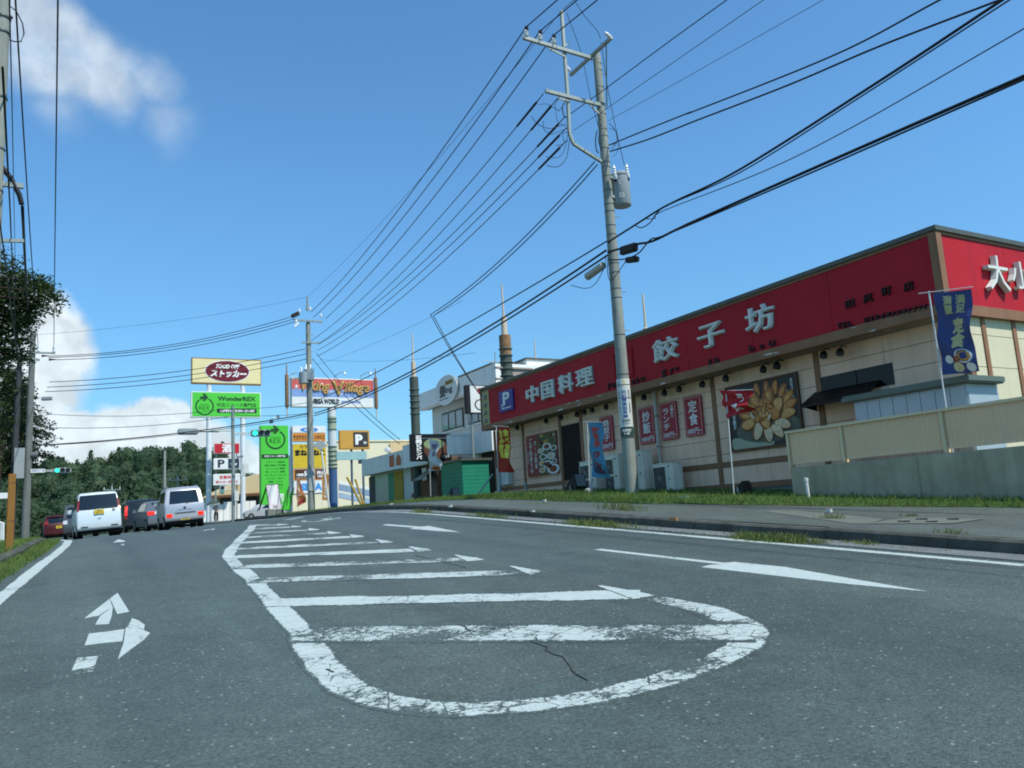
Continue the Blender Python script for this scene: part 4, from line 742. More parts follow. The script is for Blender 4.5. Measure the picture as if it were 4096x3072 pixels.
put('cable_loop', MB().tube([QN('V', 140, 80), QN('V', 290, 200), QN('V', 400, 420), QN('V', 425, 600), QN('V', 370, 735), QN('V', 250, 735), QN('V', 140, 690)], .012), cable, pN, 'a'); put('cable_bundle', MB().tube([QN('W', 0, 320), QN('W', 250, 640), QN('W', 430, 1000), QN('W', 480, 1200)], .05, 6), cable, pN, 'a')
# ------------------------------------------------------------------ overhead cables
nw = [0]
def wire(label, pts, r=.016, group=None, cat='cable'):
    o_ = put('overhead_cable', MB().tube(pts, r, 5), cable, None, True); tag(o_, label, cat, group); return o_
GA = 'power cables running along the right side of the road'
ends = [Q2(470, 500), Q2(500, 572), Q2(660, 590)]; nm = ('outermost', 'middle', 'innermost')
for i in range(3):
    wire('%s of three high cables between the two right hand poles' % nm[i], catw(ins[i], ends[i]-EY*.16, .55, 26), .017, GA)
    far = ins[i]+V((.15, -30, -1.6)); wire('%s of three high cables leaving the right pole towards the viewer overhead' % nm[i], catw(ins[i], far, .5, 26), .017, GA)
wire('thin shield wire strung between the tips of the two right hand poles', catw(mast[0], Q2(430, 290), .4, 26), .007, GA); wire('thin shield wire leaving the tip of the right pole towards the viewer overhead', catw(mast[0], mast[0]+V((0, -30, -1.5)), .4, 20), .008, GA)
S1 = [(Y1(605, 830), Q2(470, 880), 'upper thin'), (Y1(735, 865), Q2(592, 905), 'second'), (Y1(800, 1030), Q2(560, 930), 'third'), (Y1(810, 1130), Q2(545, 1012), 'fourth'), (Y1(815, 1240), Q2(552, 1085), 'lowest')]
for i, (a, b, n_) in enumerate(S1):
    pts = catw(a, b-EY*.15, .6, 26); wire('%s low voltage cable between the two right hand poles' % n_, pts, .014, GA)
    k = put('cable_splice', MB().cyl(pts[0].lerp(pts[1], .35), pts[1].lerp(pts[2], .45), .034, .03, 8), cable, None, 'a'); tag(k, 'black splice sleeve on the %s low voltage cable near the transformer pole' % n_, 'cable splice', 'splice sleeves beside the transformer pole')
def wpx(label, pix, X, r=.016, ext=0., group=None):
    P_ = [atx(p, X) if not isinstance(p, V) else p for p in pix]
    if ext: P_.append(P_[-1]+(P_[-1]-P_[-2])*ext)
    o_ = []
    for i in range(len(P_)-1):
        p0 = P_[max(i-1, 0)]; p1_ = P_[i]; p2_ = P_[i+1]; p3 = P_[min(i+2, len(P_)-1)]
        for k in range(8): t = k/8; o_.append(.5*((2*p1_)+(p2_-p0)*t+(2*p0-5*p1_+4*p2_-p3)*t*t+(3*p1_-p0-3*p2_+p3)*t**3))
    o_.append(P_[-1]); return wire(label, o_, r, group)
GB = 'cables leaving the transformer pole to the right'
E_ = lambda x, y: q('E', x, y); X_ = lambda x, y: q('X', x, y)
wpx('high cable crossing behind the right pole up to the right edge', [E_(800, 1040), E_(1140, 795), E_(1700, 380), E_(2212, 10)], 12.3, .013, 1., GB); wpx('thin wire from the mast foot up to the right edge', [E_(870, 1155), E_(1200, 935), E_(1700, 590), E_(2212, 235)], 12.4, .008, 3., GB); wpx('thinnest wire from the right pole to the upper right edge', [E_(1175, 1070), E_(1700, 780), E_(2212, 490)], 12.6, .006, 5., GB)
wpx('upper of two drooping thick cables running right from the pole', [E_(1185, 1285), E_(1500, 1155), E_(1900, 995), X_(1500, 240), X_(1800, 120), X_(2030, 0)], 12.6, .018, 1., GB); wpx('lower of two drooping thick cables running right from the pole', [E_(1195, 1340), E_(1500, 1245), E_(1800, 1130), X_(1500, 262), X_(1700, 185), X_(1900, 100), X_(2160, 0)], 12.6, .02, 1., GB)
F_ = lambda x, y: q('F', x, y)
wpx('twisted bundle cable rising right above the closures', [F_(640, 1020), F_(940, 830), F_(1200, 665), F_(1400, 560), X_(1600, 365), X_(1900, 175), X_(2150, 10)], 12.4, .026, 1., GB); wpx('wavy slack cable looping under the twisted bundle', [F_(940, 830), F_(1010, 860), F_(1110, 800), F_(1180, 700), F_(1330, 600), X_(1600, 372), X_(1850, 215), X_(2165, 10)], 12.38, .014, 1., GB)
wpx('thick telephone cable from the black closure rising to the right edge', [F_(640, 1130), F_(950, 1045), F_(1130, 1010), F_(1400, 880), F_(1659, 760), X_(1800, 345), X_(2212, 165)], 12.4, .032, 1., GB); wpx('second telephone cable through the lower closure rising to the right edge', [F_(660, 1215), F_(830, 1205), F_(980, 1140), F_(1120, 985), F_(1300, 930), X_(1700, 396), X_(2000, 265), X_(2212, 172)], 12.36, .018, 1., GB); wpx('upper right telephone wire rising to the right edge above the bundle', [F_(1050, 760), F_(1160, 755), F_(1260, 670), X_(1650, 370), X_(1850, 270), X_(2212, 62)], 12.5, .011, 1., GB)
for i, (p, m_) in enumerate([(((790, 1040), (955, 1150)), 'upper'), (((850, 1175), (970, 1250)), 'lower')]):
    a = atx(F_(p[0][0], p[1][1]-30), 12.38); b = atx(F_(p[1][0], p[0][1]+30), 12.38); k = put('cable_closure', MB().bar(a, b, .16, .22 if i == 0 else .15), black, None, bev=.03); tag(k, '%s black cable closure hanging right of the transformer pole' % m_, 'cable closure', 'cable closures on the telephone lines')
a = atx(F_(415, 1400), 12.36); b = atx(F_(590, 1275), 12.36); k = put('cable_closure', MB().cyl(a, b, .11, .1, 12), mat('closure beige', '#a9a898', .5), None, 'a'); tag(k, 'long beige cable closure hanging left of the transformer pole', 'cable closure', 'cable closures on the telephone lines')
GC_ = 'telephone cables along the right side of the road'
tA = Q2(480, 1835); A1 = lambda x, y: q('A', x, y)
for n_, s, pe, r in [('thick upper', (620, 1110), (1372, 745), .03), ('thick lower', (640, 1160), (1365, 770), .026), ('wavy twisted', (625, 1010), (1960, 395), .02)]:
    a = atx(F_(*s), 12.4); b = aty(A1(*pe), Y2-.2) if n_ != 'wavy twisted' else aty(A1(1345, 640), Y2-.2); wire('%s telephone cable between the two right hand poles' % n_, catw(a, b, .5 if n_ != 'wavy twisted' else .25, 30), r, GC_)
wpx('slack loop of cable under the beige closure', [F_(620, 1180), F_(600, 1300), F_(500, 1480), F_(390, 1530), F_(230, 1495)], 12.36, .01); wpx('cable loop hanging down the front of the transformer pole', [F_(640, 1180), F_(640, 1380), F_(680, 1440), F_(760, 1340), F_(840, 1230)], 12.33, .011)
# service drops to the restaurant and the neighbours
for i, (s, m_, e) in enumerate([((1060, 1430), (1722, 1258), (1290, 700)), ((1085, 1455), (1734, 1262), (1305, 720))]):
    a = Y1(*s); m = atx(m_, 12.3); b = atx(q('B', *e), XF-.05); wire('%s service cable bending down to the left end of the restaurant' % ('left', 'right')[i], catw(a, m, .35, 16)+catw(m, b, .15, 10)[1:], .017, 'service cables to the restaurant')
for i, (s, e) in enumerate([((550, 1035), (2212, 1005)), ((495, 1110), (2212, 1048))]): wire('%s cable from the far pole down to the low white building' % ('upper', 'lower')[i], catw(Q2(*s), atd(A1(*e), 36), .3, 16), .016, 'service cables to the low building')
for i, (s, e) in enumerate([((600, 1120), (2212, 520)), ((550, 1190), (2090, 5))]): wire('%s thin wire rising right from the far pole' % ('lower', 'upper')[i], catw(Q2(*s), atx((A1(*e)[0]+300, A1(*e)[1]-150), 12.5), .2, 16), .006, 'thin wires at the far pole')
# spans crossing the road to the left pole
GD = 'cables crossing the road between left pole and far right pole'
for i, (s, e, sg) in enumerate([((375, 1088), (215, 560), .5), ((400, 1098), (245, 590), .5), ((445, 1118), (260, 625), .5), ((410, 1302), (400, 985), .35), ((390, 1345), (410, 1050), .35), ((375, 1382), (410, 1120), .35)]): wire('%s cable spanning the road from the left pole to the far right pole' % ('topmost', 'second', 'third', 'fourth', 'fifth', 'lowest')[i], catw(QA('O', *s), Q2(*e)-EY*.1, sg, 24), .019, GD)
wire('thin wire spanning the road above the other crossing cables', catw(QA('O', 275, 912), Q2(430, 292), .3, 24), .007, GD)
sgp = aty(q('A', 570, 700), 47.6)
for i, (s, e, r) in enumerate([(('O', 380, 1568), ('A', 545, 700), .014), (('P', 780, 872), ('A', 545, 775), .016), (('P', 540, 1170), ('A', 1310, 750), .03), (('P', 640, 1172), ('A', 1310, 770), .016)]):
    b = aty(q(*e), 47.6 if i < 2 else Y2-.2); wire('%s of the low cables crossing to the signal pole' % ('topmost', 'second', 'thick third', 'lowest')[i], catw(QA(*s), b, .25, 24), r, 'low cables crossing the road')
for i, (s, e) in enumerate([(('A', 585, 700), ('A', 1300, 640)), (('A', 590, 760), ('A', 1300, 745))]): wire('%s cable from the signal pole to the far right pole' % ('upper', 'lower')[i], catw(aty(q(*s), 47.6), aty(q(*e), Y2-.2), .1, 12), .014, 'low cables crossing the road')
# cables along the left pole row, passing overhead towards the viewer
GL = 'cables along the left side of the road'
def along(label, pa, ptop, r):
    a = QA(*pa); b = aty(ptop, 14.); wire(label, catw(a, b, .25, 26)+[b+(b-a).normalized()*6], r, GL)
along('single cable rising steeply from the left crossarm tip', ('O', 447, 1030), (232, 0), .016); along('second cable rising steeply along the left poles', ('O', 318, 1015), (62, 0), .016); wire('thick bundled cable along the left poles', catw(QA('O', 245, 880), aty((90, 826), YN), .2, 24), .03, GL); along('thin wire along the left poles', ('O', 140, 700), (50, 500), .008); along('wavy cable along the left poles', ('O', 145, 1040), (40, 830), .012); along('lower cable along the left poles beside the tree', ('O', 235, 1600), (12, 980), .012)
# ------------------------------------------------------------------ shop signs and buildings beyond the restaurant
def fyz(z, x0, y0, x1, y1, Y):
    a = aty(q(z, x0, (y0+y1)/2), Y); b = aty(q(z, x1, (y0+y1)/2), Y); c = aty(q(z, (x0+x1)/2, y0), Y); d = aty(q(z, (x0+x1)/2, y1), Y); return fy(Y, a.x, b.x, d.z, c.z)
def bodybox(o_, f, m, dpt=.4, name='cabinet'):
    a = f(0, 0, 0); b = f(1, 1, 0); return put(name, MB().box(a.x, b.x, a.y+.002, a.y+dpt, a.z, b.z), m, o_)
def gz_(x, y): return (zp(min(x, 13), y)-.1+.012*max(0, min(y-55, 25))) if y > 48 else zp(x, y)
def ringlogo(o_, f, cu, cv, ru, rv, m, t1, t2, asp):
    disc(o_, 'logo_ring', f, m, cu, cv, ru, rv, .01, .03, 36, .84, -230, 62)
    P_ = [(cu+ru*x, cv+rv*y) for x, y in [(-.5,1.05),(-.1,1.15),(-.25,1.42),(.02,1.42),(.42,.98),(.0,.58),(-.28,.62),(-.05,.82),(-.5,.72)]]
    put('logo_arrow', MB().slab([f(a, b, .03) for a, b in P_], f(0, 0, 0)-f(0, 0, .02)), m, o_)
    letters(o_, 'Wonder', sub(f, cu-ru*.52, cu+ru*.52, cv+rv*.08, cv+rv*.3), m, .03, .01, .01); letters(o_, 'REX', sub(f, cu-ru*.62, cu+ru*.62, cv-rv*.42, cv+rv*.06), m, .05, .01, .01)
YW = 90.
py = T('sign_pylon', 'tall white twin post pylon with cream oval sign above green sign', 'sign', aty((905, 2075), YW)); wpost = mat('white pylon paint', '#d3d8d8', .4)
for xa in (338, 672):
    a = aty(q('A', xa, 1000), YW); put('post', MB().cyl((a.x, YW+.3, gz_(a.x, YW)-.3), (a.x, YW+.3, aty(q('A', xa, 520), YW).z), .27, n=18), wpost, py, 'a'); put('post', MB().cyl((a.x, YW+.3, aty(q('A', xa, 545), YW).z), (a.x, YW+.3, aty(q('A', xa, 450), YW).z), .24, n=18), wpost, py, 'a')
f = fyz('A', 163, 208, 847, 458, YW); crm = mat('cream sign face', '#dccf9a', .5, .3, 0, .04); maroon = mat('maroon oval', '#6a1a26', .45); bodybox(py, f, mat('pylon brown edge', '#8a6a3e', .5), .6); plate(py, 'sign_face', f, crm, .012, .99, .04, .96, 0, .02)
disc(py, 'oval_rim', f, white, .505, .5, .325, .44, .02, .03, 40); disc(py, 'oval', f, maroon, .505, .5, .312, .405, .03, .045, 40); letters(py, 'FOOD OFF', sub(f, .34, .68, .6, .77), wink, .05, .01, .045, shear=.2); letters(py, 'ストッカー', sub(f, .26, .785, .26, .54), wink, .06, .01, .045, shear=.2)
f = fyz('A', 160, 535, 845, 785, YW); bodybox(py, f, wpost, .6); plate(py, 'sign_face', f, green, .015, .985, .035, .965, 0, .02); ringlogo(py, f, .185, .42, .13, .35, dgreen, 0, 0, 1)
letters(py, 'WonderREX', sub(f, .365, .925, .64, .83), dgreen, .05, .01, .02); letters(py, '中古リユース専門店', sub(f, .355, .93, .4, .57), dgreen, .03, .01, .02); plate(py, 'opening_hours_bar', f, mat('bar dark', '#23352a', .5), .36, .935, .17, .34, .02, .026); letters(py, 'OPEN 10:00~21:00', sub(f, .4, .9, .2, .31), wink, .03, .01, .026)
def simple_sign(name, label, z, bx, Y, m, dpt=.25, cat='sign', frame=None):
    f = fyz(z, *bx, Y); o_ = T(name, label, cat, f(.5, 0, 0)); bodybox(o_, f, frame or white, dpt); plate(o_, 'sign_face', f, m, .02, .98, .03, .97, 0, .015); return o_, f
def legs(o_, f, us, Y, m, r=.06, top=None):
    for u in us: a = f(u, 0, 0); put('post', MB().cyl((a.x, Y+.35, gz_(a.x, Y)-.2), (a.x, Y+.35, top or f(0, 1, 0).z-.02), r, n=10), m, o_, 'a')
s, f = simple_sign('liquor_sign', 'red sign with white liquor character between the white pylon posts', 'A', (383, 1040, 637, 1140), 88.8, red); letters(s, '酒', sub(f, .3, .7, .08, .92), wink, .04, .01, .015); legs(s, f, (.1, .9), 88.8, steel)
s, f = simple_sign('parking_board', 'white parking board with dark arrow field below the red liquor sign', 'A', (380, 1185, 640, 1295), 88.8, white); letters(s, 'P', sub(f, .15, .42, .15, .87), mat('slate print', '#2c3a48', .5), .04, .01, .015); plate(s, 'arrow_field', f, mat('slate print', '#2c3a48', .5), .54, .97, .06, .94, .015, .02)
put('arrow', MB().poly([f(a, b, .024) for a, b in [(.7,.7),(.8,.7),(.8,.5),(.9,.5),(.76,.2),(.62,.5),(.7,.5)]]), wink, s); legs(s, f, (.1, .9), 88.8, steel, .05)
s, f = simple_sign('hours_board', 'white opening hours board with red lettering below the parking board', 'A', (377, 1340, 640, 1450), 88.8, white); letters(s, '営業時間', sub(f, .22, .8, .52, .86), red, .03, .01, .015); letters(s, '朝9:00~夜9:00', sub(f, .08, .92, .14, .42), red, .02, .01, .015); legs(s, f, (.1, .9), 88.8, steel, .05)
# green tower sign
YG = 55.; f = fyz('A', 843, 865, 1117, 1640, YG); s = T('tower_sign', 'tall bright green reuse shop tower sign behind the folding board', 'sign', f(.5, 0, 0)); bodybox(s, f, green, .5); plate(s, 'sign_face', f, green, .01, .99, .0, .99, 0, .02)
ringlogo(s, f, .53, .82, .36, .125, dgreen, 0, 0, 1); plate(s, 'title_bar', f, dgreen, .03, .98, .578, .632, .02, .03); letters(s, '中古リユース専門店', sub(f, .13, .88, .592, .62), wink, .03, .006, .03)
for i, t in enumerate(['ブランド・宝飾品', '婦人/紳士 子供服', 'ファッション雑貨', '靴・バッグ・家電', 'オーディオ・テレビ', 'パソコン・ホビー', '楽器・カメラ', 'スポーツ用品', '釣具・ゴルフ']):
    v = .545-i*.0415; hw = len(t)*.042; letters(s, t, sub(f, .52-hw, .52+hw, v-.024, v), dgreen, .025, .006, .02)
letters(s, '買取\nします!', sub(f, .3, .95, .02, .13), wink, .04, .006, .02)
# folding board and rolled banners
YB = 46.6; o_ = T('folding_board', 'white and pink folding sign board marked 2F in black frame at the kerb', 'sign', aty(q('S', 935, 640), YB)); a, b, c, d = [aty(q('S', *p), YB) for p in [(850, 285), (995, 272), (1032, 590), (878, 590)]]
for p in (a, b): p.y += .25
N0 = (d-a).cross(b-a).normalized()
if N0.y > 0: N0 = -N0
fm2 = lambda u, v, h: (d+(c-d)*u).lerp(a+(b-a)*u, v)+N0*h
plate(o_, 'frame', fm2, black, -.05, 1.05, -.03, 1.03, -.05, 0); plate(o_, 'board', fm2, mat('board pinkish white', '#cfc6c6', .5), 0, 1, 0, 1, 0, .008); plate(o_, 'notice_paper', fm2, mat('notice paper', '#d8d9d6', .6, .2, 0, .06, 12), .2, .82, .22, .96, .008, .01); letters(o_, '2F', sub(fm2, .32, .66, .05, .14), ink, .04, .004, .008)
dd_ = [p+EY*.9 for p in (d, c)]; put('back_leg', MB().slab([a, d+EY*1.0-EX*.4, d+EY*1.0-EX*.32, a+EX*.08], (0, .04, 0)), black, o_); put('base', MB().box(d.x-.1, c.x+.1, YB-.1, YB+.7, gz_(d.x, YB)-.1, d.z-.02), mat('base concrete', '#7d7f78', .9), o_)
for i, (pa, pb) in enumerate([((1120, 310), (1085, 612)), ((1185, 328), (1130, 612))]):
    o_ = T('rolled_banner', '%s of two rolled green banners leaning beside the folding board' % ('left', 'right')[i], 'banner', aty(q('S', *pb), YB-.1), 'rolled green banners'); A_, B_ = aty(q('S', *pa), YB-.1), aty(q('S', *pb), YB-.1); put('pole', MB().cyl(B_, A_+(A_-B_)*.02, .03, n=8), mat('dark green pole', '#24482a', .5), o_, 'a'); put('cloth', MB().tube([A_.lerp(B_, .1)-EX*.06, A_.lerp(B_, .5)-EX*.1, A_.lerp(B_, .95)-EX*.14], [.04, .09, .13], 8), green, o_, 'a')
# karaoke and arcade sign stack
YK = 62.; s = T('shop_sign_stack', 'stacked shop signs with yellow karaoke board behind the far utility pole', 'sign', aty(q('A', 1320, 1640), YK)); org_ = mat('sign orange', '#c98232', .5); dbr = mat('sign dark brown', '#4e2f22', .5); ymus = mat('karaoke yellow', '#c9ac2c', .5)
for bx, m in [((1153, 868, 1480, 936), white), ((1153, 938, 1480, 1022), org_), ((1158, 1042, 1486, 1288), ymus), ((1162, 1290, 1490, 1402), org_), ((1166, 1404, 1492, 1532), white)]:
    f = fyz('A', *bx, YK); bodybox(s, f, offw, .35); plate(s, 'sign_face', f, m, .01, .99, .02, .98, 0, .015)
    if bx[1] == 868: disc(s, 'oval', f, mat('oval blue', '#3f7fc0', .5), .5, .42, .27, .36, .015, .022, 28); letters(s, '水天竜', sub(f, .35, .65, .2, .64), wink, .03, .005, .022)
    if bx[1] == 938: letters(s, 'サカテカス・デ・メキシコ', sub(f, .03, .97, .2, .8), ink, .05, .006, .015)
    if bx[1] == 1042: letters(s, 'まねきねこ', sub(f, .06, .96, .5, .76), ink, .07, .006, .015); letters(s, 'カラオケ', sub(f, .2, .7, .8, .94), ink, .03, .006, .015)
    if bx[1] == 1290:
        plate(s, 'price_panel', f, dbr, .05, .62, .1, .95, .015, .02); plate(s, 'price_panel', f, dbr, .66, .97, .1, .95, .015, .02); letters(s, '1時間', sub(f, .1, .3, .35, .6), wink, .04, .005, .02); letters(s, '50円', sub(f, .32, .6, .3, .85), wink, .05, .005, .02); letters(s, '持込\nOK!', sub(f, .7, .94, .2, .8), wink, .04, .005, .02); letters(s, '1ドリンク制', sub(f, .1, .58, .14, .28), wink, .02, .005, .02)
    if bx[1] == 1404: letters(s, 'SEGA', sub(f, .2, .86, .2, .78), mat('arcade blue', '#3d8fd0', .5), .07, .006, .015)
f = fyz('A', 1153, 868, 1492, 1640, YK)
legs(s, f, (.0, 1.), YK, white, .09); put('stack_base', MB().box(f(0, 0, 0).x, f(1, 0, 0).x, YK+.05, YK+.3, gz_(17, YK)-.2, aty(q('A', 1300, 1536), YK).z), cream, s)
# arcade village sign with torch columns
YV = 70.; f = fyz('A', 1148, 400, 1952, 682, YV); s = T('billboard_sign', 'wide red blue and white sign with golden script on a ribbed column', 'sign', aty(q('A', 1550, 1640), YV)); bodybox(s, f, white, .7)
bl_ = mat('sign blue', '#7d9ac8', .5); vr = mat('sign coral red', '#c25a54', .5); plate(s, 'red_band', f, vr, 0, 1, .6, .96, 0, .02); plate(s, 'blue_band', f, bl_, 0, 1, .33, .598, 0, .02); plate(s, 'white_band', f, white, 0, 1, .0, .328, 0, .02)
gold = mat('gold letters', '#c29c5c', .35, .5, .2, .1, 6); letters(s, 'Viking', sub(f, .1, .46, .42, .9), gold, .05, .12, .05, shear=.25); letters(s, 'V', sub(f, .47, .64, .38, .9), gold, .06, .12, .05); letters(s, 'illage', sub(f, .62, .95, .4, .88), gold, .05, .12, .05, shear=.25); letters(s, 'SEGA WORLD', sub(f, .25, .565, .1, .28), mat('sign slate', '#33444e', .5), .05, .06, .03); plate(s, 'panel', f, bl_, .59, .83, .14, .22, .02, .03)
for cu, cv, r in [(.055, .68, .026), (.36, .79, .018), (.47, .53, .014), (.6, .46, .018), (.93, .44, .016)]: put('star', MB().slab([f(cu+r*(1 if k % 2 == 0 else .42)*math.cos(R_(90+36*k)), cv+2.85*r*(1 if k % 2 == 0 else .42)*math.sin(R_(90+36*k)), .04) for k in range(10)], (0, .02, 0)), wink, s)
for x in (1565, 1820): a = aty(q('A', x, 405), YV); put('floodlight_arm', MB().tube([a, a+EZ*.25+EX*.05, a+V((.35, -.6, .45)), a+V((.7, -.8, .5))], .03), steel, s); put('floodlight', MB().cyl(a+V((.7, -.8, .5)), a+V((.75, -.85, .25)), .06, .13, 10), white, s, 'a')
ribm = mat('rib green', '#4d5c54', .6, .3, 0, .1, 5)
def column(o_, x, y, segs, r, ribs, sp_=None):
    for z0, z1, m in segs: put('column', MB().cyl((x, y, z0), (x, y, z1), r, n=18, cap=True), m, o_, 'a')
    for z in ribs: put('rib', MB().lathe((x, y, z), [(r, 0), (r*1.18, .02), (r*1.18, .06), (r, .08)], 18), ribm, o_, 'a')
ax_ = aty(q('A', 1560, 1100), YV); zz = lambda y: aty(q('A', 1560, y), YV).z
cb = mat('column blue', '#3a5a80', .6, .3, 0, .08); cgn = mat('column sage', '#9aa48c', .6); cwh = mat('column white', '#c4c8c8', .6)
column(s, ax_.x, YV+.4, [(zz(775), zz(682), cwh), (zz(900), zz(775), cgn), (zz(1070), zz(900), cwh), (zz(1290), zz(1070), cgn), (gz_(20, YV), zz(1290), cb)], .38, [zz(y) for y in (800, 830, 905, 1075, 1120, 1165, 1210, 1250, 1285)])
rtc = mat('rusty torch', '#8b6a4c', .8, .2, 0, .35, 4)
for x, yt, ya, yb, ye in [(1097, 265, 370, 690, 790), (1970, 305, 400, 700, 800)]:
    a = aty(q('A', x, 500), YV).x; zv = lambda y: aty(q('A', x, y), YV).z; put('torch', MB().lathe((a, YV-.1, zv(yb)), [(.0, 0), (.14, 0), (.17, .1), (.17, zv(ya)-zv(yb)), (.06, zv(ya)-zv(yb)+.05)], 12), rtc, s, 'a'); put('torch_tip', MB().cyl((a, YV-.1, zv(ya)), (a, YV-.1, zv(yt)), .07, .04, 8), rtc, s, 'a'); put('torch_drop', MB().cyl((a, YV-.1, zv(ye)), (a, YV-.1, zv(yb)), .03, .06, 8), mat('torch cream', '#c0a27c', .6), s, 'a')
# gold parking sign
YQ = 66.; f = fyz('A', 1618, 912, 1912, 1098, YQ); s = T('gold_parking_sign', 'gold framed parking sign with white letter on dark square beside ribbed column', 'sign', f(.5, 0, 0)); gp = mat('sign gold', '#bd8a34', .5); bodybox(s, f, gp, .35); plate(s, 'sign_face', f, mat('sign ochre', '#c39440', .5), .03, .97, .05, .95, 0, .012); plate(s, 'dark_panel', f, mat('sign charcoal', '#3a3632', .5), .45, .95, .1, .9, .012, .018); letters(s, 'P', sub(f, .52, .77, .24, .78), wink, .06, .006, .018)
for k in (0, 1): put('chevron', MB().poly([f(.8+.055*k+a, .34+b, .022) for a, b in [(0, -.09), (.05, 0), (0, .09)]]), wink, s)
legs(s, f, (.42, .8), YQ, mat('post slate', '#56646c', .5), .1); put('beam', MB().box(f(-.1, 0, 0).x, f(.9, 0, 0).x, YQ+.1, YQ+.4, aty(q('A', 1740, 1200), YQ).z, aty(q('A', 1740, 1120), YQ).z), mat('beam teal', '#8fb0b0', .5), s)
# back of a diamond road sign on a leaning white post, yellow stakes
s = T('road_sign', 'grey back of a diamond road sign on leaning white post', 'road sign', gnd(q('A', 1515, 1640), zp)); a, b = aty(q('A', 1425, 1010), 44.), aty(q('A', 1518, 1650), 44.); put('post', MB().cyl(b-EZ*.2, a, .05, n=10), wpost, s, 'a'); c = aty(q('A', 1425, 1062), 43.9); hh = (aty(q('A', 1500, 1062), 43.9)-c).length
put('plate', MB().slab([c+EX*hh, c+EZ*hh*.62, c-EX*hh, c-EZ*hh*.62], (0, -.02, 0)), mat('sign back grey', '#979c9a', .5, .4, .3), s)
for i, (pa, pb) in enumerate([((1690, 1372), (1842, 1625)), ((1772, 1392), (1860, 1625))]): k = put('yellow_stake', MB().cyl(aty(q('A', *pb), 43)-EZ*.2, aty(q('A', *pa), 43), .06, n=10), mat('stake yellow', '#b99a3c', .6), None, 'a'); tag(k, '%s of two leaning yellow guard stakes beside the low building' % ('longer left', 'shorter right')[i], 'stake', 'yellow guard stakes')
# ---- cloth banners
def banner(label, pole, bar, quad, m, texts, rad=.014, amp=.06, base=None, nx=10, ny=22, ph_=0., blobs=()):
    o_ = T('banner', label, 'banner', pole[0], 'shop banners on poles'); put('pole', MB().cyl(pole[0]-EZ*.15, pole[1], rad, n=8), mat('banner pole white', '#c6cac8', .4), o_, 'a'); put('crossbar', MB().cyl(bar[0], bar[1], rad*.6, n=6), mat('banner pole white', '#c6cac8', .4), o_, 'a')
    tl, tr_, br, bl = quad; nn = (tr_-tl).cross(bl-tl).normalized(); nn = -nn if nn.dot(O-tl) < 0 else nn
    def fm(u, v, h=0.):
        p = (bl+(br-bl)*u).lerp(tl+(tr_-tl)*u, v); k = amp*(1-v*.6); return p+nn*(k*math.sin(7*(1-v)+3*u+ph_)*u*1.3+k*.7*math.sin(13*v+5*u+ph_)+h)+(br-bl)*(.05*math.sin(9*v+ph_)*(1-v))
    put('cloth', MB().sheet(lambda u, v: fm(u, v), nx, ny), m, o_, True, recalc=False)
    for t, u0, u1, v0, v1, mt, bo in texts: letters(o_, t, sub(fm, u0, u1, v0, v1), mt, bo, .002, .006)
    for cu, cv, ru, rv, mt in blobs: disc(o_, 'print', fm, mt, cu, cv, ru, rv, .003, .006, 18)
    if base: put('base_weight', MB().lathe(V((pole[0].x, pole[0].y, base)), [(0, 0), (.17, 0), (.15, .12), (.1, .17), (0, .18)], 8), mat('banner base', '#9a9c94', .7), o_)
    return o_
def bp(z, X, *ps): return [atx(q(z, *p), X) for p in ps]
def clothm(n, c): return mat(n, c, .7, .15, 0, .1, 5)
P_ = bp('I', 13.2, (262, 1075), (235, 285), (200, 285), (372, 296), (248, 292), (372, 298), (418, 800), (262, 800)); banner('red and yellow banner at the left end of the restaurant beside the pipe', (P_[0], P_[1]), (P_[2], P_[3]), P_[4:], clothm('banner red', '#9c2a1e'), [('食\nべ\n放\n題', .5, .95, .3, .95, mat('banner yellow print', '#d8cc3a', .5), .05), ('飲\nみ\n放\n題', .05, .48, .3, .93, mat('banner yellow print', '#d8cc3a', .5), .05)], base=zp(13.2, P_[0].y))
P_ = bp('I', 12.6, (1270, 1035), (1240, 240), (1198, 242), (1398, 242), (1250, 252), (1398, 246), (1470, 870), (1300, 850)); banner('blue shaved ice banner with red lettering in front of the air conditioners', (P_[0], P_[1]), (P_[2], P_[3]), P_[4:], clothm('banner blue', '#4d86a0'), [('か\nき\n氷', .2, .75, .55, .93, mat('banner red print', '#c23a30', .5), .06), ('氷', .25, .85, .06, .3, mat('banner dark red', '#7a1a28', .5), .07)], base=zp(12.6, P_[0].y)-.02, ph_=1., blobs=((.5, .42, .22, .06, mat('banner dark red', '#7a1a28', .5)), (.5, .2, .45, .14, mat('banner ink blue', '#22405e', .6))))
P_ = bp('C', 13.3, (548, 715), (532, 130), (440, 132), (716, 128), (540, 142), (625, 160), (640, 440), (530, 452)); banner('white banner gathered on its pole before the black bibimbap sign', (P_[0], P_[1]), (P_[2], P_[3]), P_[4:], clothm('banner white', '#c9c6c4'), [('焼\n肉', .25, .75, .45, .9, mat('banner violet print', '#5a4a6a', .5), .02)], ph_=2., amp=.1, blobs=((.5, .08, .4, .07, mat('banner orange print', '#b0562c', .6)),))
P_ = bp('J', 12.3, (1208, 1659), (1118, 470), (1055, 452), (1412, 438), (1050, 445), (1385, 450), (1385, 660), (1140, 760)); banner('red banner flapping in front of the dumpling poster', (P_[0], P_[1]), (P_[2], P_[3]), P_[4:], clothm('banner bright red', '#b02a30'), [('う\nま、', .35, .75, .1, .85, wink, .05)], ph_=.6, amp=.1, ny=12)
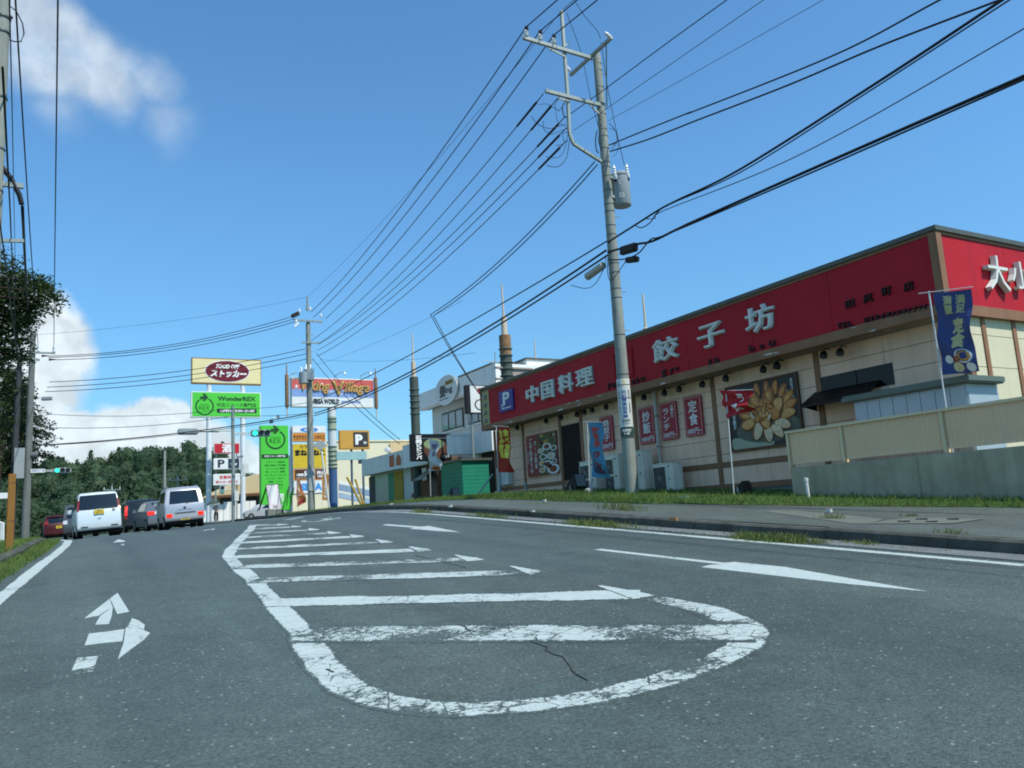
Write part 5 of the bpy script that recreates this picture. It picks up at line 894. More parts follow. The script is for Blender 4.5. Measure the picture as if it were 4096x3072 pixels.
P_ = bp('H', 13.0, (1420, 1700), (1275, 775), (1175, 797), (1705, 730), (1325, 795), (1685, 748), (1740, 1560), (1410, 1600)); gd = mat('banner gold print', '#bcb27c', .5); banner('navy set meal banner with gold lettering and bowls behind the fence', (V((P_[0].x, P_[0].y, zp(12.7, 8)-.1)), P_[1]), (P_[2], P_[3]), P_[4:], clothm('banner navy', '#434c78'), [('満\n腹', .25, .48, .72, .95, gd, .04), ('満\n足', .55, .8, .72, .95, gd, .03), ('定\n食', .4, .8, .3, .67, gd, .06)], ph_=1.7, amp=.07, blobs=((.7, .2, .22, .085, dish), (.72, .2, .16, .06, foods[1]), (.25, .18, .13, .05, dish), (.45, .08, .14, .06, foods[3]), (.8, .06, .14, .055, dish), (.48, .17, .09, .04, foods[0])))
P_ = [aty(q('S', *p), 47.) for p in [(1240, 560), (1225, 190), (1215, 195), (1262, 195), (1220, 200), (1258, 205), (1345, 500), (1222, 560)]]; banner('orange brown banner blown aside beside the green tower sign', (P_[0], P_[1]), (P_[2], P_[3]), P_[4:], clothm('banner orange brown', '#94603a'), [('カ\nラ\nー', .3, .6, .35, .85, wink, .02)], ny=14, blobs=((.5, .1, .4, .08, mat('banner dark red', '#7a1a28', .5)),))
P_ = [aty(q('A', *p), 56.) for p in [(1448, 1640), (1444, 1335), (1440, 1340), (1520, 1338), (1444, 1342), (1516, 1342), (1500, 1600), (1446, 1600)]]; banner('brown banner right of the far utility pole', (P_[0], P_[1]), (P_[2], P_[3]), P_[4:], clothm('banner ochre', '#9c7038'), [('C\nO\nL\nO\nR', .35, .75, .1, .7, wink, .02)], ny=12, amp=.03)
# ---- neighbouring buildings
def sided(name, label, cat, loc): return T(name, label, cat, loc)
wwall = mat('white render', '#e6e6e0', .8, .2, 0, .05, 1, streak=.2); gwall = mat('grey white render', '#c9cac4', .8, .2, 0, .05, 1, streak=.25); greenw = mat('green painted boards', '#1f8064', .6, .3, 0, .1, 2); brick = mat('tan brick cladding', '#6e4e3a', .9, .2, 0, .2, 12, .3, 30); ochre = mat('ochre wall', '#a58a34', .8)
# green box
gb = sided('green_hut', 'small bright green boarded hut with grey roof beside the restaurant', 'hut', (14, 30, zp(13, 30))); x1 = aty(q('C', 1128, 500), 29.4).x
put('wall', MB().box(14.02, x1-.02, 29.42, 31.5, 1.2, 3.36), greenw, gb)
for i in range(12): z = 1.5+.155*i; put('board', MB().box(14.0, 14.018, 29.42, 31.48, z, z+.145), greenw, gb); put('board', MB().box(14.02, x1-.03, 29.40, 29.418, z, z+.145), greenw, gb)
put('roof', MB().box(13.92, x1+.1, 29.3, 31.6, 3.365, 3.46), coping, gb)
# white fascia block over the hut and bibimbap shop
bb = sided('bibimbap_shop', 'low brown brick shop with white fascia and black food sign', 'building', (15, 34, zp(13, 34)))
xa, xb = aty(q('C', 742, 190), 32.2).x, aty(q('C', 970, 190), 32.2).x; z0_, z1_ = aty(q('C', 860, 288), 32.2).z, aty(q('C', 860, 95), 32.2).z; yb_ = atx(q('C', 1150, 170), xb).y
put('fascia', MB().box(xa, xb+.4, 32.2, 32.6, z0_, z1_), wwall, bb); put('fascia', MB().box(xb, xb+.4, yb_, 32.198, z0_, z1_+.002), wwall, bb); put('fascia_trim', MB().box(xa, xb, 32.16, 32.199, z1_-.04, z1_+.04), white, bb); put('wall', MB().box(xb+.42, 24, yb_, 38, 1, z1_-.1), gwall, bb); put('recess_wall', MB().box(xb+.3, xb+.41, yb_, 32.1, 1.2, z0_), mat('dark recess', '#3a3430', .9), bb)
XB = 14.9; put('brick_wall', MB().box(XB, XB+.3, 33.9, 37.2, 1.2, 3.6), brick, bb); put('side_wall', MB().box(XB+.3, xb+.4, 34.3, 37.2, 1.2, 3.9), brick, bb); put('door', MB().box(XB-.01, XB, 33.95, 35.0, 1.9, 3.4), mat('shop door dark', '#2a2320', .5), bb); put('window', MB().box(XB-.015, XB, 35.2, 36.2, 2.9, 3.5), dkgl, bb)
put('fascia', MB().box(XB-.35, XB+.3, 34.2, 37.3, 3.62, 4.75), wwall, bb); put('awning', MB().slab([(XB-.02, 34.4, 3.3), (XB-.02, 35.4, 3.3), (XB-.6, 35.4, 2.9), (XB-.6, 34.4, 2.9)], (0, 0, .03)), mat('awning beige', '#8c8672', .7), bb)
f = fyz('C', 358, 88, 748, 352, 33.8); s = T('bibimbap_sign', 'black shop sign with white vertical lettering and stone bowl picture', 'sign', f(.5, 0, 0)); bodybox(s, f, black, .25); plate(s, 'sign_face', f, mat('sign black', '#15181a', .4), .01, .99, .01, .99, 0, .012); letters(s, '石\n焼\nビ\nビ\nン\nバ', sub(f, .1, .26, .06, .94), wink, .06, .005, .013)
disc(s, 'bowl_picture', f, mat('bowl brown', '#5a3a2a', .6, .3, 0, .3, 12), .6, .45, .3, .38, .012, .016, 24); disc(s, 'bowl_picture', f, mat('lettuce green', '#7d8f62', .6, .3, 0, .4, 14), .56, .62, .26, .2, .016, .022, 20); letters(s, 'ランチ', sub(f, .78, .95, .1, .2), wink, .03, .005, .013)
put('meter_box', MB().box(XB-.15, XB-.02, 36.3, 36.9, 2.35, 2.95), offw, bb, bev=.02)
# low white building with ochre and green wall
lb_ = sided('low_shop', 'low shop with white fascia and ochre and green front further along', 'building', (15.3, 41, zp(13, 41))); XL = 15.2; ya, yb = atx(q('B', 115, 1400), XL).y, 37.4
put('fascia', MB().box(XL, XL+.4, yb, ya, 3.78, 4.7), wwall, lb_); put('wall', MB().box(XL+.5, 26, yb, ya, 1, 4.5), gwall, lb_)
for y0, y1, m, n_ in [(ya-3.2, ya-1.0, mat('shutter silver', '#8f9696', .4, .4, .3, .1, 8), 'shutter'), (ya-4.1, ya-3.2, greenw, 'wall_panel'), (ya-5.4, ya-4.1, ochre, 'wall_panel')]: put(n_, MB().box(XL+.44, XL+.5, y0, y1, 1.6, 3.7), m, lb_)
put('end_wall', MB().box(XL+.42, XL+.498, ya-1.0, ya, 1.2, 3.7), mat('dark slate wall', '#3a4146', .7), lb_); put('downpipe', MB().cyl((XL+.3, 37.7, 1.6), (XL+.3, 37.7, 3.8), .05, n=8), offw, lb_)
for k in range(10): put('shutter_bar', MB().box(XL+.43, XL+.44, ya-3.2, ya-1.0, 1.7+.2*k, 1.72+.2*k), steel, lb_)
for i, y in enumerate((40.6, 39.6, 38.6)):
    fq = fx(XL-.001, y+.35, y-.35, 3.95, 4.55)
    if i != 1: plate(lb_, 'plaque', fq, mat('plaque orange', '#b0492c', .5), 0, 1, 0, 1, 0, .02)
    else: put('plaque', MB().slab([fq(a, b, .02) for a, b in [(0, 0), (1, 0), (1, .6), (.5, 1), (0, .6)]], (.02, 0, 0)), mat('plaque orange', '#b0492c', .5), lb_)
# two storey white building with oval sign
tb = sided('two_storey_building', 'white two storey building with oval sign behind the low shop', 'building', (19, 40, 2)); XT = 18.; yA, yB_ = 43.7, 33.5
put('fascia', MB().box(XT, XT+.5, yB_, yA, 7.42, 8.35), wwall, tb); put('fascia', MB().box(XT+.5, 30, yB_, yB_+.5, 7.42, 8.352), wwall, tb); put('wall', MB().box(XT+.75, 30, yB_+.6, yA-.6, 1.5, 8.0), gwall, tb); put('soffit', MB().box(XT+.5, XT+.749, yB_+.5, yA-.1, 7.45, 7.5), mat('soffit brown', '#6e5a4c', .8), tb)
def win(y0, y1, z0, z1, n):
    w_ = put('window', MB().box(XT+.70, XT+.75, y1, y0, z0, z1), mat('frame black', '#1a1c1e', .4), tb)
    for i in range(n): a = y0-(y0-y1)*i/n; b = y0-(y0-y1)*(i+1)/n; put('pane', MB().box(XT+.685, XT+.70, b+.09, a-.09, z0+.1, z1-.1), mat('pane grey reflection', '#7e8a90', .12, .6, 0, .1, 2), w_)
    put('sill', MB().box(XT+.64, XT+.75, y1-.05, y0+.05, z0-.08, z0-.005), white, w_)
wA, wB = atx(q('B', 905, 950), XT+.7), atx(q('B', 1112, 900), XT+.7); win(wA.y, wB.y, atx(q('B', 1010, 1030), XT+.7).z, atx(q('B', 1010, 840), XT+.7).z, 3); win(atx(q('B', 1160, 900), XT+.7).y, 34.4, atx(q('B', 1010, 1030), XT+.7).z, atx(q('B', 1010, 840), XT+.7).z, 3)
c = atx(q('B', 948, 642), XT-.1); fo = fx(XT-.05, c.y+1.45, c.y-1.45, c.z-.8, c.z+.8); ov = disc(tb, 'oval_sign', fo, mat('oval pale grey', '#cfd2cf', .5, .3, 0, .03), .5, .5, .5, .5, 0, .1, 40); disc(ov, 'oval_rim', fo, mat('oval rim grey', '#8f9490', .5), .5, .5, .512, .512, .0, .07, 40); letters(ov, '髪', sub(fo, .2, .5, .28, .72), mat('oval slate', '#3a4044', .5), .06, .01, .1); letters(ov, 'ing', sub(fo, .48, .8, .32, .6), mat('oval slate', '#3a4044', .5), .05, .01, .1); plate(ov, 'label_plate', fo, mat('label gold', '#b09038', .5), .5, .84, .66, .8, .1, .12); letters(ov, '美容室', sub(fo, .53, .81, .68, .78), ink, .02, .005, .12); plate(ov, 'underline', fo, mat('oval slate', '#3a4044', .5), .2, .62, .2, .23, .1, .11)
ya_, yb2 = atx(q('B', 1072, 508), 20.).y, atx(q('B', 1395, 388), 20.).y; zt_ = atx(q('B', 1395, 388), 20.).z; put('penthouse', MB().box(20, 28, yb2, ya_, 7, zt_), wwall, tb); put('penthouse_coping', MB().box(19.93, 28, yb2-.07, ya_+.05, zt_+.002, zt_+.1), coping, tb)
p = atx(q('B', 1735, 338), 22.); put('penthouse', MB().box(22, 30, p.y, p.y+3.2, 7, p.z), wwall, tb); put('penthouse_coping', MB().box(21.93, 30, p.y-.07, p.y+3.25, p.z+.002, p.z+.1), coping, tb)
sg = atx(q('B', 1180, 590), 16.2); s = T('shop_sign', 'white upright sign with red emblem on dark frame left of the restaurant fascia', 'sign', (16.2, sg.y, 3.5)); f = fyz('B', 1150, 592, 1380, 868, 31.); bodybox(s, f, black, .3); plate(s, 'sign_face', f, white, .14, .99, .03, .97, 0, .02); disc(s, 'emblem', f, red, .55, .8, .12, .1, .02, .024, 16); disc(s, 'emblem', f, ink, .56, .3, .26, .2, .02, .024, 24, .8); legs(s, f, (.3,), 31., steel)
put('antenna', MB().cyl(aty(q('B', 1425, 370), 42), aty(q('B', 1425, 268), 42), .03, n=6).cyl(aty(q('B', 1296, 350), 42), aty(q('B', 1495, 354), 42), .02, n=6), steel, tb)
# ribbed torch columns
for i, (Yc, bx, ytop, ysp, rr, lab) in enumerate([(36.3, (648, 1070, 515), (625, 80), 0, .22, 'tall ribbed dark column with cream spire left of the oval sign building'), (30.2, (1545, 540, 105), (1520, -400), 0, .26, 'rusty ribbed column with cream spire rising behind the red fascia')]):
    a = aty(q('B', bx[0], bx[1]), Yc); t_ = aty(q('B', bx[0]-6, bx[2]), Yc); tp = aty(q('B', *ytop), Yc); o_ = T('torch_column', lab, 'column', (a.x, Yc, gz_(a.x, Yc)), 'ribbed torch columns'); cg = mat('column dark sage', '#474f48', .6, .3, 0, .15, 3); zl_ = a.z
    z6 = [t_.z-.3*(k+2.2) for k in range(6)]; column(o_, a.x, Yc, [(gz_(a.x, Yc)-.2, t_.z-2.2, cg), (t_.z-2.2, t_.z-.9, cg), (t_.z-.9, t_.z, rtc if i else cg)], rr, z6[:5]); put('spire', MB().tube([(a.x, Yc, t_.z), (a.x, Yc, t_.z+(tp.z-t_.z)*.35), (a.x, Yc, t_.z+(tp.z-t_.z)*.36), (a.x, Yc, tp.z)], [rr*.55, rr*.5, rr*.2, rr*.12], 10), mat('spire cream', '#c5b49c', .6), o_, 'a')
    if i: put('bracket', MB().box(a.x-.55, a.x+1.3, Yc-.1, Yc+.1, t_.z-2.0, t_.z-1.93).box(a.x-.55, a.x+1.3, Yc-.1, Yc+.1, t_.z-1.5, t_.z-1.43).box(a.x+.2, a.x+1.3, Yc-.02, Yc+.02, t_.z-1.93, t_.z-1.5), mat('bracket pink grey', '#a2958c', .6), o_)
for i, (pt, pb, Yc, r) in enumerate([(q('G', 152, 435), q('G', 205, 800), 30., .13), (q('D', 583, 150), q('D', 595, 340), 47., .1)]): a, b = aty(pt, Yc), aty(pb, Yc); k = put('spire', MB().tube([(b.x, Yc, 3), (b.x, Yc, b.z+.15), (b.x, Yc, b.z+.2), (b.x, Yc, a.z)], [r, r, r*.5, r*.35], 8), mat('spire cream', '#c5b49c', .6), None, 'a'); tag(k, ('cream spire poking up behind the red fascia right of the pole', 'faint distant spire above the white penthouse')[i], 'spire')
# cream arcade building far behind, with blue diagonal bands
YX = 77.; a = aty(q('A', 1490, 1400), YX).x; b = aty(q('B', 610, 1160), YX).x; zt2 = aty(q('A', 2000, 1022), YX).z; cb_ = sided('striped_building', 'cream building with slanting blue bands behind the signs', 'building', (a, YX, 2)); put('wall', MB().box(a, b, YX, YX+20, 1, zt2), cream, cb_); put('parapet', MB().box(a-.1, b, YX-.1, YX+.2, zt2+.002, zt2+.15), cream, cb_); put('upper_block', MB().box(aty(q('B', 385, 1160), YX).x, b, YX-.3, YX-.11, 1, zt2-.15), mat('peach wall', '#d0b68a', .8), cb_)
for k, (ya, yb3, m) in enumerate([(1410, 1440, white), (1445, 1500, mat('band blue grey', '#7d93aa', .6)), (1505, 1522, white), (1530, 1572, mat('band pale blue', '#93a8bd', .6))]):
    mb = MB(); mb.slab([aty(q('A', 1610, ya), YX-.03), aty(q('A', 1915, ya+62), YX-.03), aty(q('A', 1915, yb3+62), YX-.03), aty(q('A', 1610, yb3), YX-.03)], (0, .028, 0)); put('band', mb, m, cb_)
put('window', MB().box(aty(q('B', 190, 1200), YX).x-1.2, aty(q('B', 190, 1200), YX).x-.4, YX-.02, YX, zt2-2.2, zt2-1.3), dkgl, cb_); dsh = put('satellite_dish', MB().lathe(aty(q('B', 370, 1225), 60.), [(.0, .07), (.15, .05), (.26, 0)], 16, (-.3, -1, .4)), mat('dish grey', '#a8adad', .5), None, 'a'); tag(dsh, 'white satellite dish above the low shop roof', 'satellite dish')
# beige gabled shop and hoarding on the far left
YS_ = 104.; P_ = [aty(q('A', *p), YS_) for p in [(395, 1545), (770, 1348), (900, 1330), (900, 1660), (395, 1660)]]; bs = sided('gabled_shop', 'beige gabled shop with brown eaves behind the signal pole', 'building', P_[4]); put('wall', MB().slab(P_, (0, 14, 0)), mat('beige shop wall', '#c2b088', .8, .2, 0, .06), bs)
P2_ = [aty(q('A', *p), YS_-1.) for p in [(365, 1555), (900, 1520), (900, 1545), (365, 1575)]]; put('eaves', MB().slab(P2_, (0, .9, 0)), mat('eaves brown', '#6e4a30', .7), bs); put('shop_front', MB().slab([aty(q('A', *p), YS_-.05) for p in [(440, 1580), (860, 1560), (860, 1650), (440, 1650)]], (0, .04, 0)), mat('shop front dark', '#4a4438', .5), bs)
for k in range(4): put('window', MB().slab([aty(q('A', *p), YS_-.08) for p in [(500+85*k, 1585), (550+85*k, 1580), (550+85*k, 1640), (500+85*k, 1640)]], (0, .02, 0)), dkgl, bs)
hd = sided('hoarding', 'long white panel hoarding behind the pedestrian with umbrella', 'fence', aty(q('R', 1800, 690), 96.)); x0_, x1_ = aty(q('R', 1525, 500), 96.).x, aty(q('R', 2300, 500), 96.).x; zq0, zq1 = aty(q('R', 1800, 690), 96.).z, aty(q('R', 1800, 400), 96.).z
for k in range(8): a = x0_+(x1_-x0_)*k/8; put('panel', MB().box(a+.02, x0_+(x1_-x0_)*(k+1)/8-.02, 96, 96.08, zq0-.6, zq1-(.25 if k % 3 == 2 else 0)), wwall, hd)
# ------------------------------------------------------------------ traffic signals
sigw = mat('signal housing', '#a9aeac', .4, .4, .2); lensd = mat('dark lens', '#101312', .2, .5); glow = mat('green light', (.02, .75, .45), .3, .5, 0, 0, emit=1.6)
def signal(o_, f, lit=0):
    a = f(0, 0, 0); b = f(1, 1, 0); asp = (b.z-a.z)/(b.x-a.x); h = put('signal_head', MB().box(a.x, b.x, a.y, a.y+.25, a.z, b.z), sigw, o_, bev=.05)
    for i in range(3): cu = .19+.31*i; disc(h, 'lens', f, glow if i == lit else lensd, cu, .5, .125, .125/asp, .002, .02, 20); disc(h, 'visor', f, mat('visor grey', '#5a5f5e', .5), cu, .5, .15, .15/asp, .0, .18, 20, .88, 10, 170)
    return h
YS = 47.6; sx = aty(q('A', 572, 1000), YS).x; s1 = T('signal_pole', 'slim steel pole with green signal standing at the kerb end', 'traffic signal', (sx, YS, zp(8.4, 47)))
put('shaft', MB().tube([(sx, YS, zp(8.4, 47)-.2), (sx, YS, 5), (sx-.03, YS, aty(q('A', 568, 680), YS).z)], [.105, .1, .09], 12), steel, s1, 'a'); f = fyz('A', 750, 905, 942, 972, YS); signal(s1, f)
for y in (938, 955): put('arm', MB().cyl(aty(q('A', 580, y), YS), aty(q('A', 760, y), YS+.1), .028, n=8), steel, s1)
put('arm', MB().cyl(aty(q('A', 565, 915), YS), aty(q('A', 200, 920), YS), .035, n=8), steel, s1); f2 = fyz('A', 25, 897, 228, 955, YS); put('side_signal_head', MB().bar(f2(0, .5, 0), f2(1, .5, 0), .3, .34), mat('signal back grey', '#8d9798', .5, .4, .2), s1, bev=.06); put('route_plate', MB().bar(aty(q('A', 275, 922), YS), aty(q('A', 430, 925), YS), .05, .1), mat('plate teal', '#3f6a6e', .5), s1)
f3 = fyz('A', 440, 1452, 492, 1538, YS-.1); ps = put('pedestrian_signal', MB().box(f3(0, 0, 0).x, f3(1, 0, 0).x, YS-.1, YS+.1, f3(0, 0, 0).z, f3(0, 1, 0).z), sigw, s1, bev=.03); plate(ps, 'lens', f3, lensd, .2, .8, .52, .9, 0, .01); plate(ps, 'lens', f3, mat('pale green lens', '#4f8a7c', .4), .2, .8, .1, .46, 0, .01); put('arm', MB().cyl(f3(.5, .5, -.1), V((sx, YS, f3(.5, .5, 0).z)), .025, n=6), steel, s1)
f4 = fyz('A', 580, 1508, 625, 1610, YS-.12); put('control_box', MB().box(f4(0, 0, 0).x, f4(1, 0, 0).x, YS-.25, YS-.1, f4(0, 0, 0).z, f4(0, 1, 0).z), offw, s1, bev=.02); f5 = fyz('A', 665, 1235, 722, 1340, YS); put('box_sign', MB().box(f5(0, 0, 0).x, f5(1, 0, 0).x, YS-.1, YS, f5(0, 0, 0).z, f5(0, 1, 0).z), offw, s1, bev=.03); put('arm', MB().cyl(V((sx, YS, f5(0, .0, 0).z-.1)), f5(.6, -.15, 0), .025, n=6), steel, s1); put('lamp_head', MB().bar(aty(q('A', 600, 1180), YS), aty(q('A', 672, 1165), YS), .14, .12), mat('lamp grey', '#7a8084', .4), s1, bev=.03)
lp = T('street_lamp', 'double headed white street lamp above the green tower sign', 'street lamp', aty(q('A', 980, 860), 72.)); a = aty(q('A', 980, 850), 72.); put('pole', MB().cyl((a.x, 72, gz_(12, 72)), (a.x, 72, a.z), .07, n=8), white, lp, 'a'); put('arm', MB().cyl(aty(q('A', 935, 805), 72.), aty(q('A', 1020, 770), 72.), .04, n=6), white, lp); put('lamp_head', MB().bar(aty(q('A', 930, 835), 72.), aty(q('A', 965, 825), 72.), .25, .25), mat('lamp grey', '#7a8084', .4), lp, bev=.04); put('lamp_head', MB().bar(aty(q('A', 1000, 765), 72.), aty(q('A', 1025, 790), 72.), .25, .25), white, lp, bev=.04)
f = fyz('Q', 893, 85, 1182, 172, YA-.1); sl2 = T('traffic_signal', 'green traffic signal with street name plate reaching out from the left pole', 'traffic signal', V((A0.x, YA, f(0, 0, 0).z))); signal(sl2, f)
for y in (128, 150): put('arm', MB().cyl(QA('Q', 440, y), QA('Q', 900, y), .03, n=8), steel, sl2)
f = fyz('Q', 508, 108, 748, 168, YA-.15); plate(sl2, 'name_plate', f, white, 0, 1, 0, 1, 0, .03); letters(sl2, '田尻町三丁目', sub(f, .06, .94, .22, .8), nb, .02, .005, .03)
# ------------------------------------------------------------------ vehicles
tyre = mat('tyre rubber', '#17181a', .8, .2); rim = mat('wheel rim', '#8a8d8e', .35, .5, .5); brk = mat('brake light lit', (.85, .018, .006), .3, .4, 0, 0, emit=.5); tail = mat('tail lamp red', '#7a1418', .25, .5); ylp = mat('number plate yellow', '#c8b03a', .5); wlp = mat('number plate white', '#cfd2cf', .5); clr = mat('clear lamp', '#c9cdcf', .15, .6); gls = mat('car glass', '#10171c', .06, .7, 0, 0); under = mat('underbody', '#0c0d0e', .8); chrome = mat('chrome', '#b4b8ba', .2, .5, .8, 0)
def car(label, loc, L, W, H, rear, front, belt, paintc, rough=.3, glass=None, lamps=(), plate_=(.7, ylp, '580\n12-34'), bump=.5, rz=0., wr=.28, metal=.3, side=(), roof=.84, extra=None, hi=None, gw=.86):
    """rear / front: profile points (y, z) from sill to roof; built facing +Y with the rear bumper at y = 0"""
    root = T('parked_car' if 0 else 'car', label, 'car', (0, 0, 0), 'cars waiting at the crossing'); m = mat('car paint '+label[:24], paintc, rough, .5, metal, .02)
    def hw(z): t = max(0, (z-belt)/(H-belt)); return W/2*(1-(1-roof)*t**1.3)*(1-.04*max(0, (.45-z)/.3))
    pr = list(rear)+[(L-a, b) for a, b in reversed(front)]; n = len(pr); mb = MB(); cols = (-1, -.9, 0, .9, 1)
    vs = [(c*hw(z), y+(.05*c*c if y < .4 else (-.12*c*c if y > L-.4 else 0)), z-(.02*abs(c)**3 if z > H-.2 else 0)) for y, z in pr for c in cols]; k = 5
    mb.add(vs, [(i*k+j, i*k+j+1, (i+1)*k+j+1, (i+1)*k+j) for i in range(n-1) for j in range(4)])
    for s in (0, 4):
        idx = [i*k+s for i in range(n)]; lo = 0; hi_ = n-1
        while lo < hi_-1:
            mb.f.append((idx[lo], idx[lo+1], idx[hi_-1], idx[hi_]) if lo+1 < hi_-1 else (idx[lo], idx[lo+1], idx[hi_])); lo += 1; hi_ -= 1
    body = put('body', mb, m, root, 'a', bev=.03)
    def ry(z):
        for (a, u), (b, v) in zip(rear, rear[1:]):
            if u <= z <= v: return a+(b-a)*(z-u)/max(v-u, 1e-6)
        return rear[-1][0]
    fr_ = lambda u, v, d: V(((2*u-1)*hw(v), ry(v)+.05*(2*u-1)**2-d, v))       # rear surface; v is a height in metres
    def rp(nm_, mt, u0, u1, v0, v1, h=.012, par=body):
        mb = MB(); N_ = 6; mb.sheet(lambda a, b: fr_(u0+(u1-u0)*a, v0+(v1-v0)*b, h), N_, 5); mb.sheet(lambda a, b: fr_(u0+(u1-u0)*a, v0+(v1-v0)*b, -.02), N_, 5); return put(nm_, mb, mt, par, True, recalc=False)
    if glass: rp('rear_window', gls, *glass)
    for u0, u1, v0, v1, mt in lamps: rp('tail_light', mt, u0, u1, v0, v1, .03)
    pz_, pm, pt = plate_; pf = fy(ry(pz_)-.03, -.165, .165, pz_-.085, pz_+.085); pp_ = plate(root, 'number_plate', pf, pm, 0, 1, 0, 1, -.02, .012); letters(pp_, pt, sub(pf, .14, .86, .12, .88), dgreen if pm is wlp else ink, .02, .003, .012)
    if extra: extra(rp, body, root, fr_, hw, ry)
    for s in (-1, 1):
        mb = MB()
        for (y0, y1, z0, z1, c0, c1) in side:
            P_ = [(y0, z0), (y1, z0), (y1-c1, z1), (y0+c0, z1)]; mb.slab([(s*(hw(z)+.008), y, z) for y, z in P_], (-s*.02, 0, 0))
        if side: put('side_window', mb, gls, body)
        for y in (.62*wr/.28, L-.68): 
            w_ = put('wheel', MB().cyl((s*(W/2-.2), y, wr), (s*(W/2+.004), y, wr), wr, n=22), tyre, root, 'a'); put('rim', MB().cyl((s*(W/2-.01), y, wr), (s*(W/2+.012), y, wr), wr*.62, wr*.55, 16), rim, w_, 'a')
        put('door_mirror', MB().box(s*(W/2+.02), s*(W/2+.2), L*.66, L*.66+.1, belt-.02, belt+.16), m if hi is None else hi, root, bev=.03)
    put('underbody', MB().box(-W/2+.12, W/2-.12, .12, L-.2, .17, .4), under, root); root.location = loc; root.rotation_euler = (math.atan((zr(loc[0], loc[1]+3)-zr(loc[0], loc[1]))/3), -math.atan(zr(loc[0]+.5, loc[1])-zr(loc[0]-.5, loc[1])), R_(rz)); return root
def onroad(x, y): return V((x, y, zr(x, y)))
# white tall kei car
def ex1(rp, body, root, fr_, hw, ry):
    rp('tail_light', tail, -.0+.005, .05, 1.02, 1.42, .02); rp('tail_light', tail, .95, .995, 1.02, 1.42, .02); rp('bumper_slot', black, .1, .26, .42, .46, .012); rp('bumper_slot', black, .74, .9, .42, .46, .012); rp('bumper', mat('white bumper', '#b9c2c4', .3, .5), .0, 1., .3, .52, .035); rp('bumper_slot', black, .08, .24, .4, .44, .045); rp('bumper_slot', black, .76, .92, .4, .44, .045); rp('handle', chrome, .46, .54, .7, .73, .02); rp('badge', mat('badge dark', '#3a3f44', .4), .8, .87, .96, 1.1, .012)
car('white tall kei car nearest the viewer in the left lane', onroad(1.12, 33.9), 3.4, 1.475, 1.70, [(.06, .3), (.0, .36), (.0, .55), (.03, .98), (.1, 1.1), (.26, 1.62), (.4, 1.70)], [(.0, .3), (.0, .7), (.15, .92), (.65, 1.02), (1.15, 1.62), (1.4, 1.70)], 1.0, '#c3ced2', .25, (.03, .97, 1.06, 1.6), (), (.95, ylp, '581\n26-13'), rz=2.5, side=[(.3, 1.2, 1.06, 1.56, .12, 0), (1.26, 2.2, 1.06, 1.56, 0, .1)], extra=ex1, metal=.1)
# silver kei van
def ex2(rp, body, root, fr_, hw, ry):
    rp('bumper', mat('silver bumper', '#a3a6aa', .35, .5, .2), -.0, 1., .34, .62, .05); rp('bumper_strip', mat('dark strip', '#4a5058', .5), .24, .76, .58, .64, .052); rp('wiper', black, .52, .62, .99, 1.01, .03); rp('badge', ink, .47, .53, .78, .85, .014); rp('garnish', mat('silver garnish', '#868e99', .3, .5, .3), .3, .7, .74, .76, .012)
    for u0, u1 in ((.03, .17), (.83, .97)): rp('tail_light', brk, u0, u1, .46, .60, .065)
    for s in (-1, 1): put('roof_rail', MB().bar((s*.55, .5, 1.69), (s*.55, 2.4, 1.69), .03, .04), mat('rail grey', '#7d8288', .4), root)
car('silver tall kei van with lit brake lights in the right lane', onroad(4.17, 34.5), 3.3, 1.46, 1.66, [(.08, .3), (.0, .36), (.0, .6), (.02, .92), (.06, 1.0), (.16, 1.48), (.24, 1.6), (.4, 1.66)], [(.0, .3), (.0, .75), (.2, .98), (.7, 1.05), (1.1, 1.58), (1.35, 1.66)], .98, '#a2a6ad', .3, (.12, .88, 1.0, 1.5), (), (.42, ylp, '580\n26-88'), rz=.5, side=[(.3, 1.15, 1.02, 1.5, .1, 0), (1.2, 2.1, 1.02, 1.5, 0, .12)], extra=ex2, metal=.35, wr=.27)
# grey sedan
def ex3(rp, body, root, fr_, hw, ry):
    for u0, u1 in ((.0, .17), (.83, 1.)): rp('tail_light', brk, u0, u1, .76, .93, .03)
    for u0, u1 in ((.18, .28), (.72, .82)): rp('reversing_light', clr, u0, u1, .78, .92, .02)
    rp('garnish', chrome, .3, .7, .88, .91, .03); rp('bumper', mat('grey bumper', '#6d7276', .35, .5, .3), .0, 1., .28, .52, .04)
car('grey sedan with lit brake light ahead of the silver van', onroad(4.35, 42.6), 4.6, 1.76, 1.46, [(.1, .25), (.0, .32), (.0, .6), (.05, .95), (.55, 1.0), (1.15, 1.38), (1.45, 1.46)], [(.0, .25), (.0, .6), (.2, .78), (1.2, .95), (1.85, 1.38), (2.1, 1.46)], .95, '#6f767c', .3, (.14, .86, 1.04, 1.36), (), (.72, wlp, '300\n56-78'), rz=5., side=[(.95, 1.9, .99, 1.36, .3, 0), (1.95, 2.9, .99, 1.36, 0, .3)], extra=ex3, metal=.4, wr=.31, roof=.74)
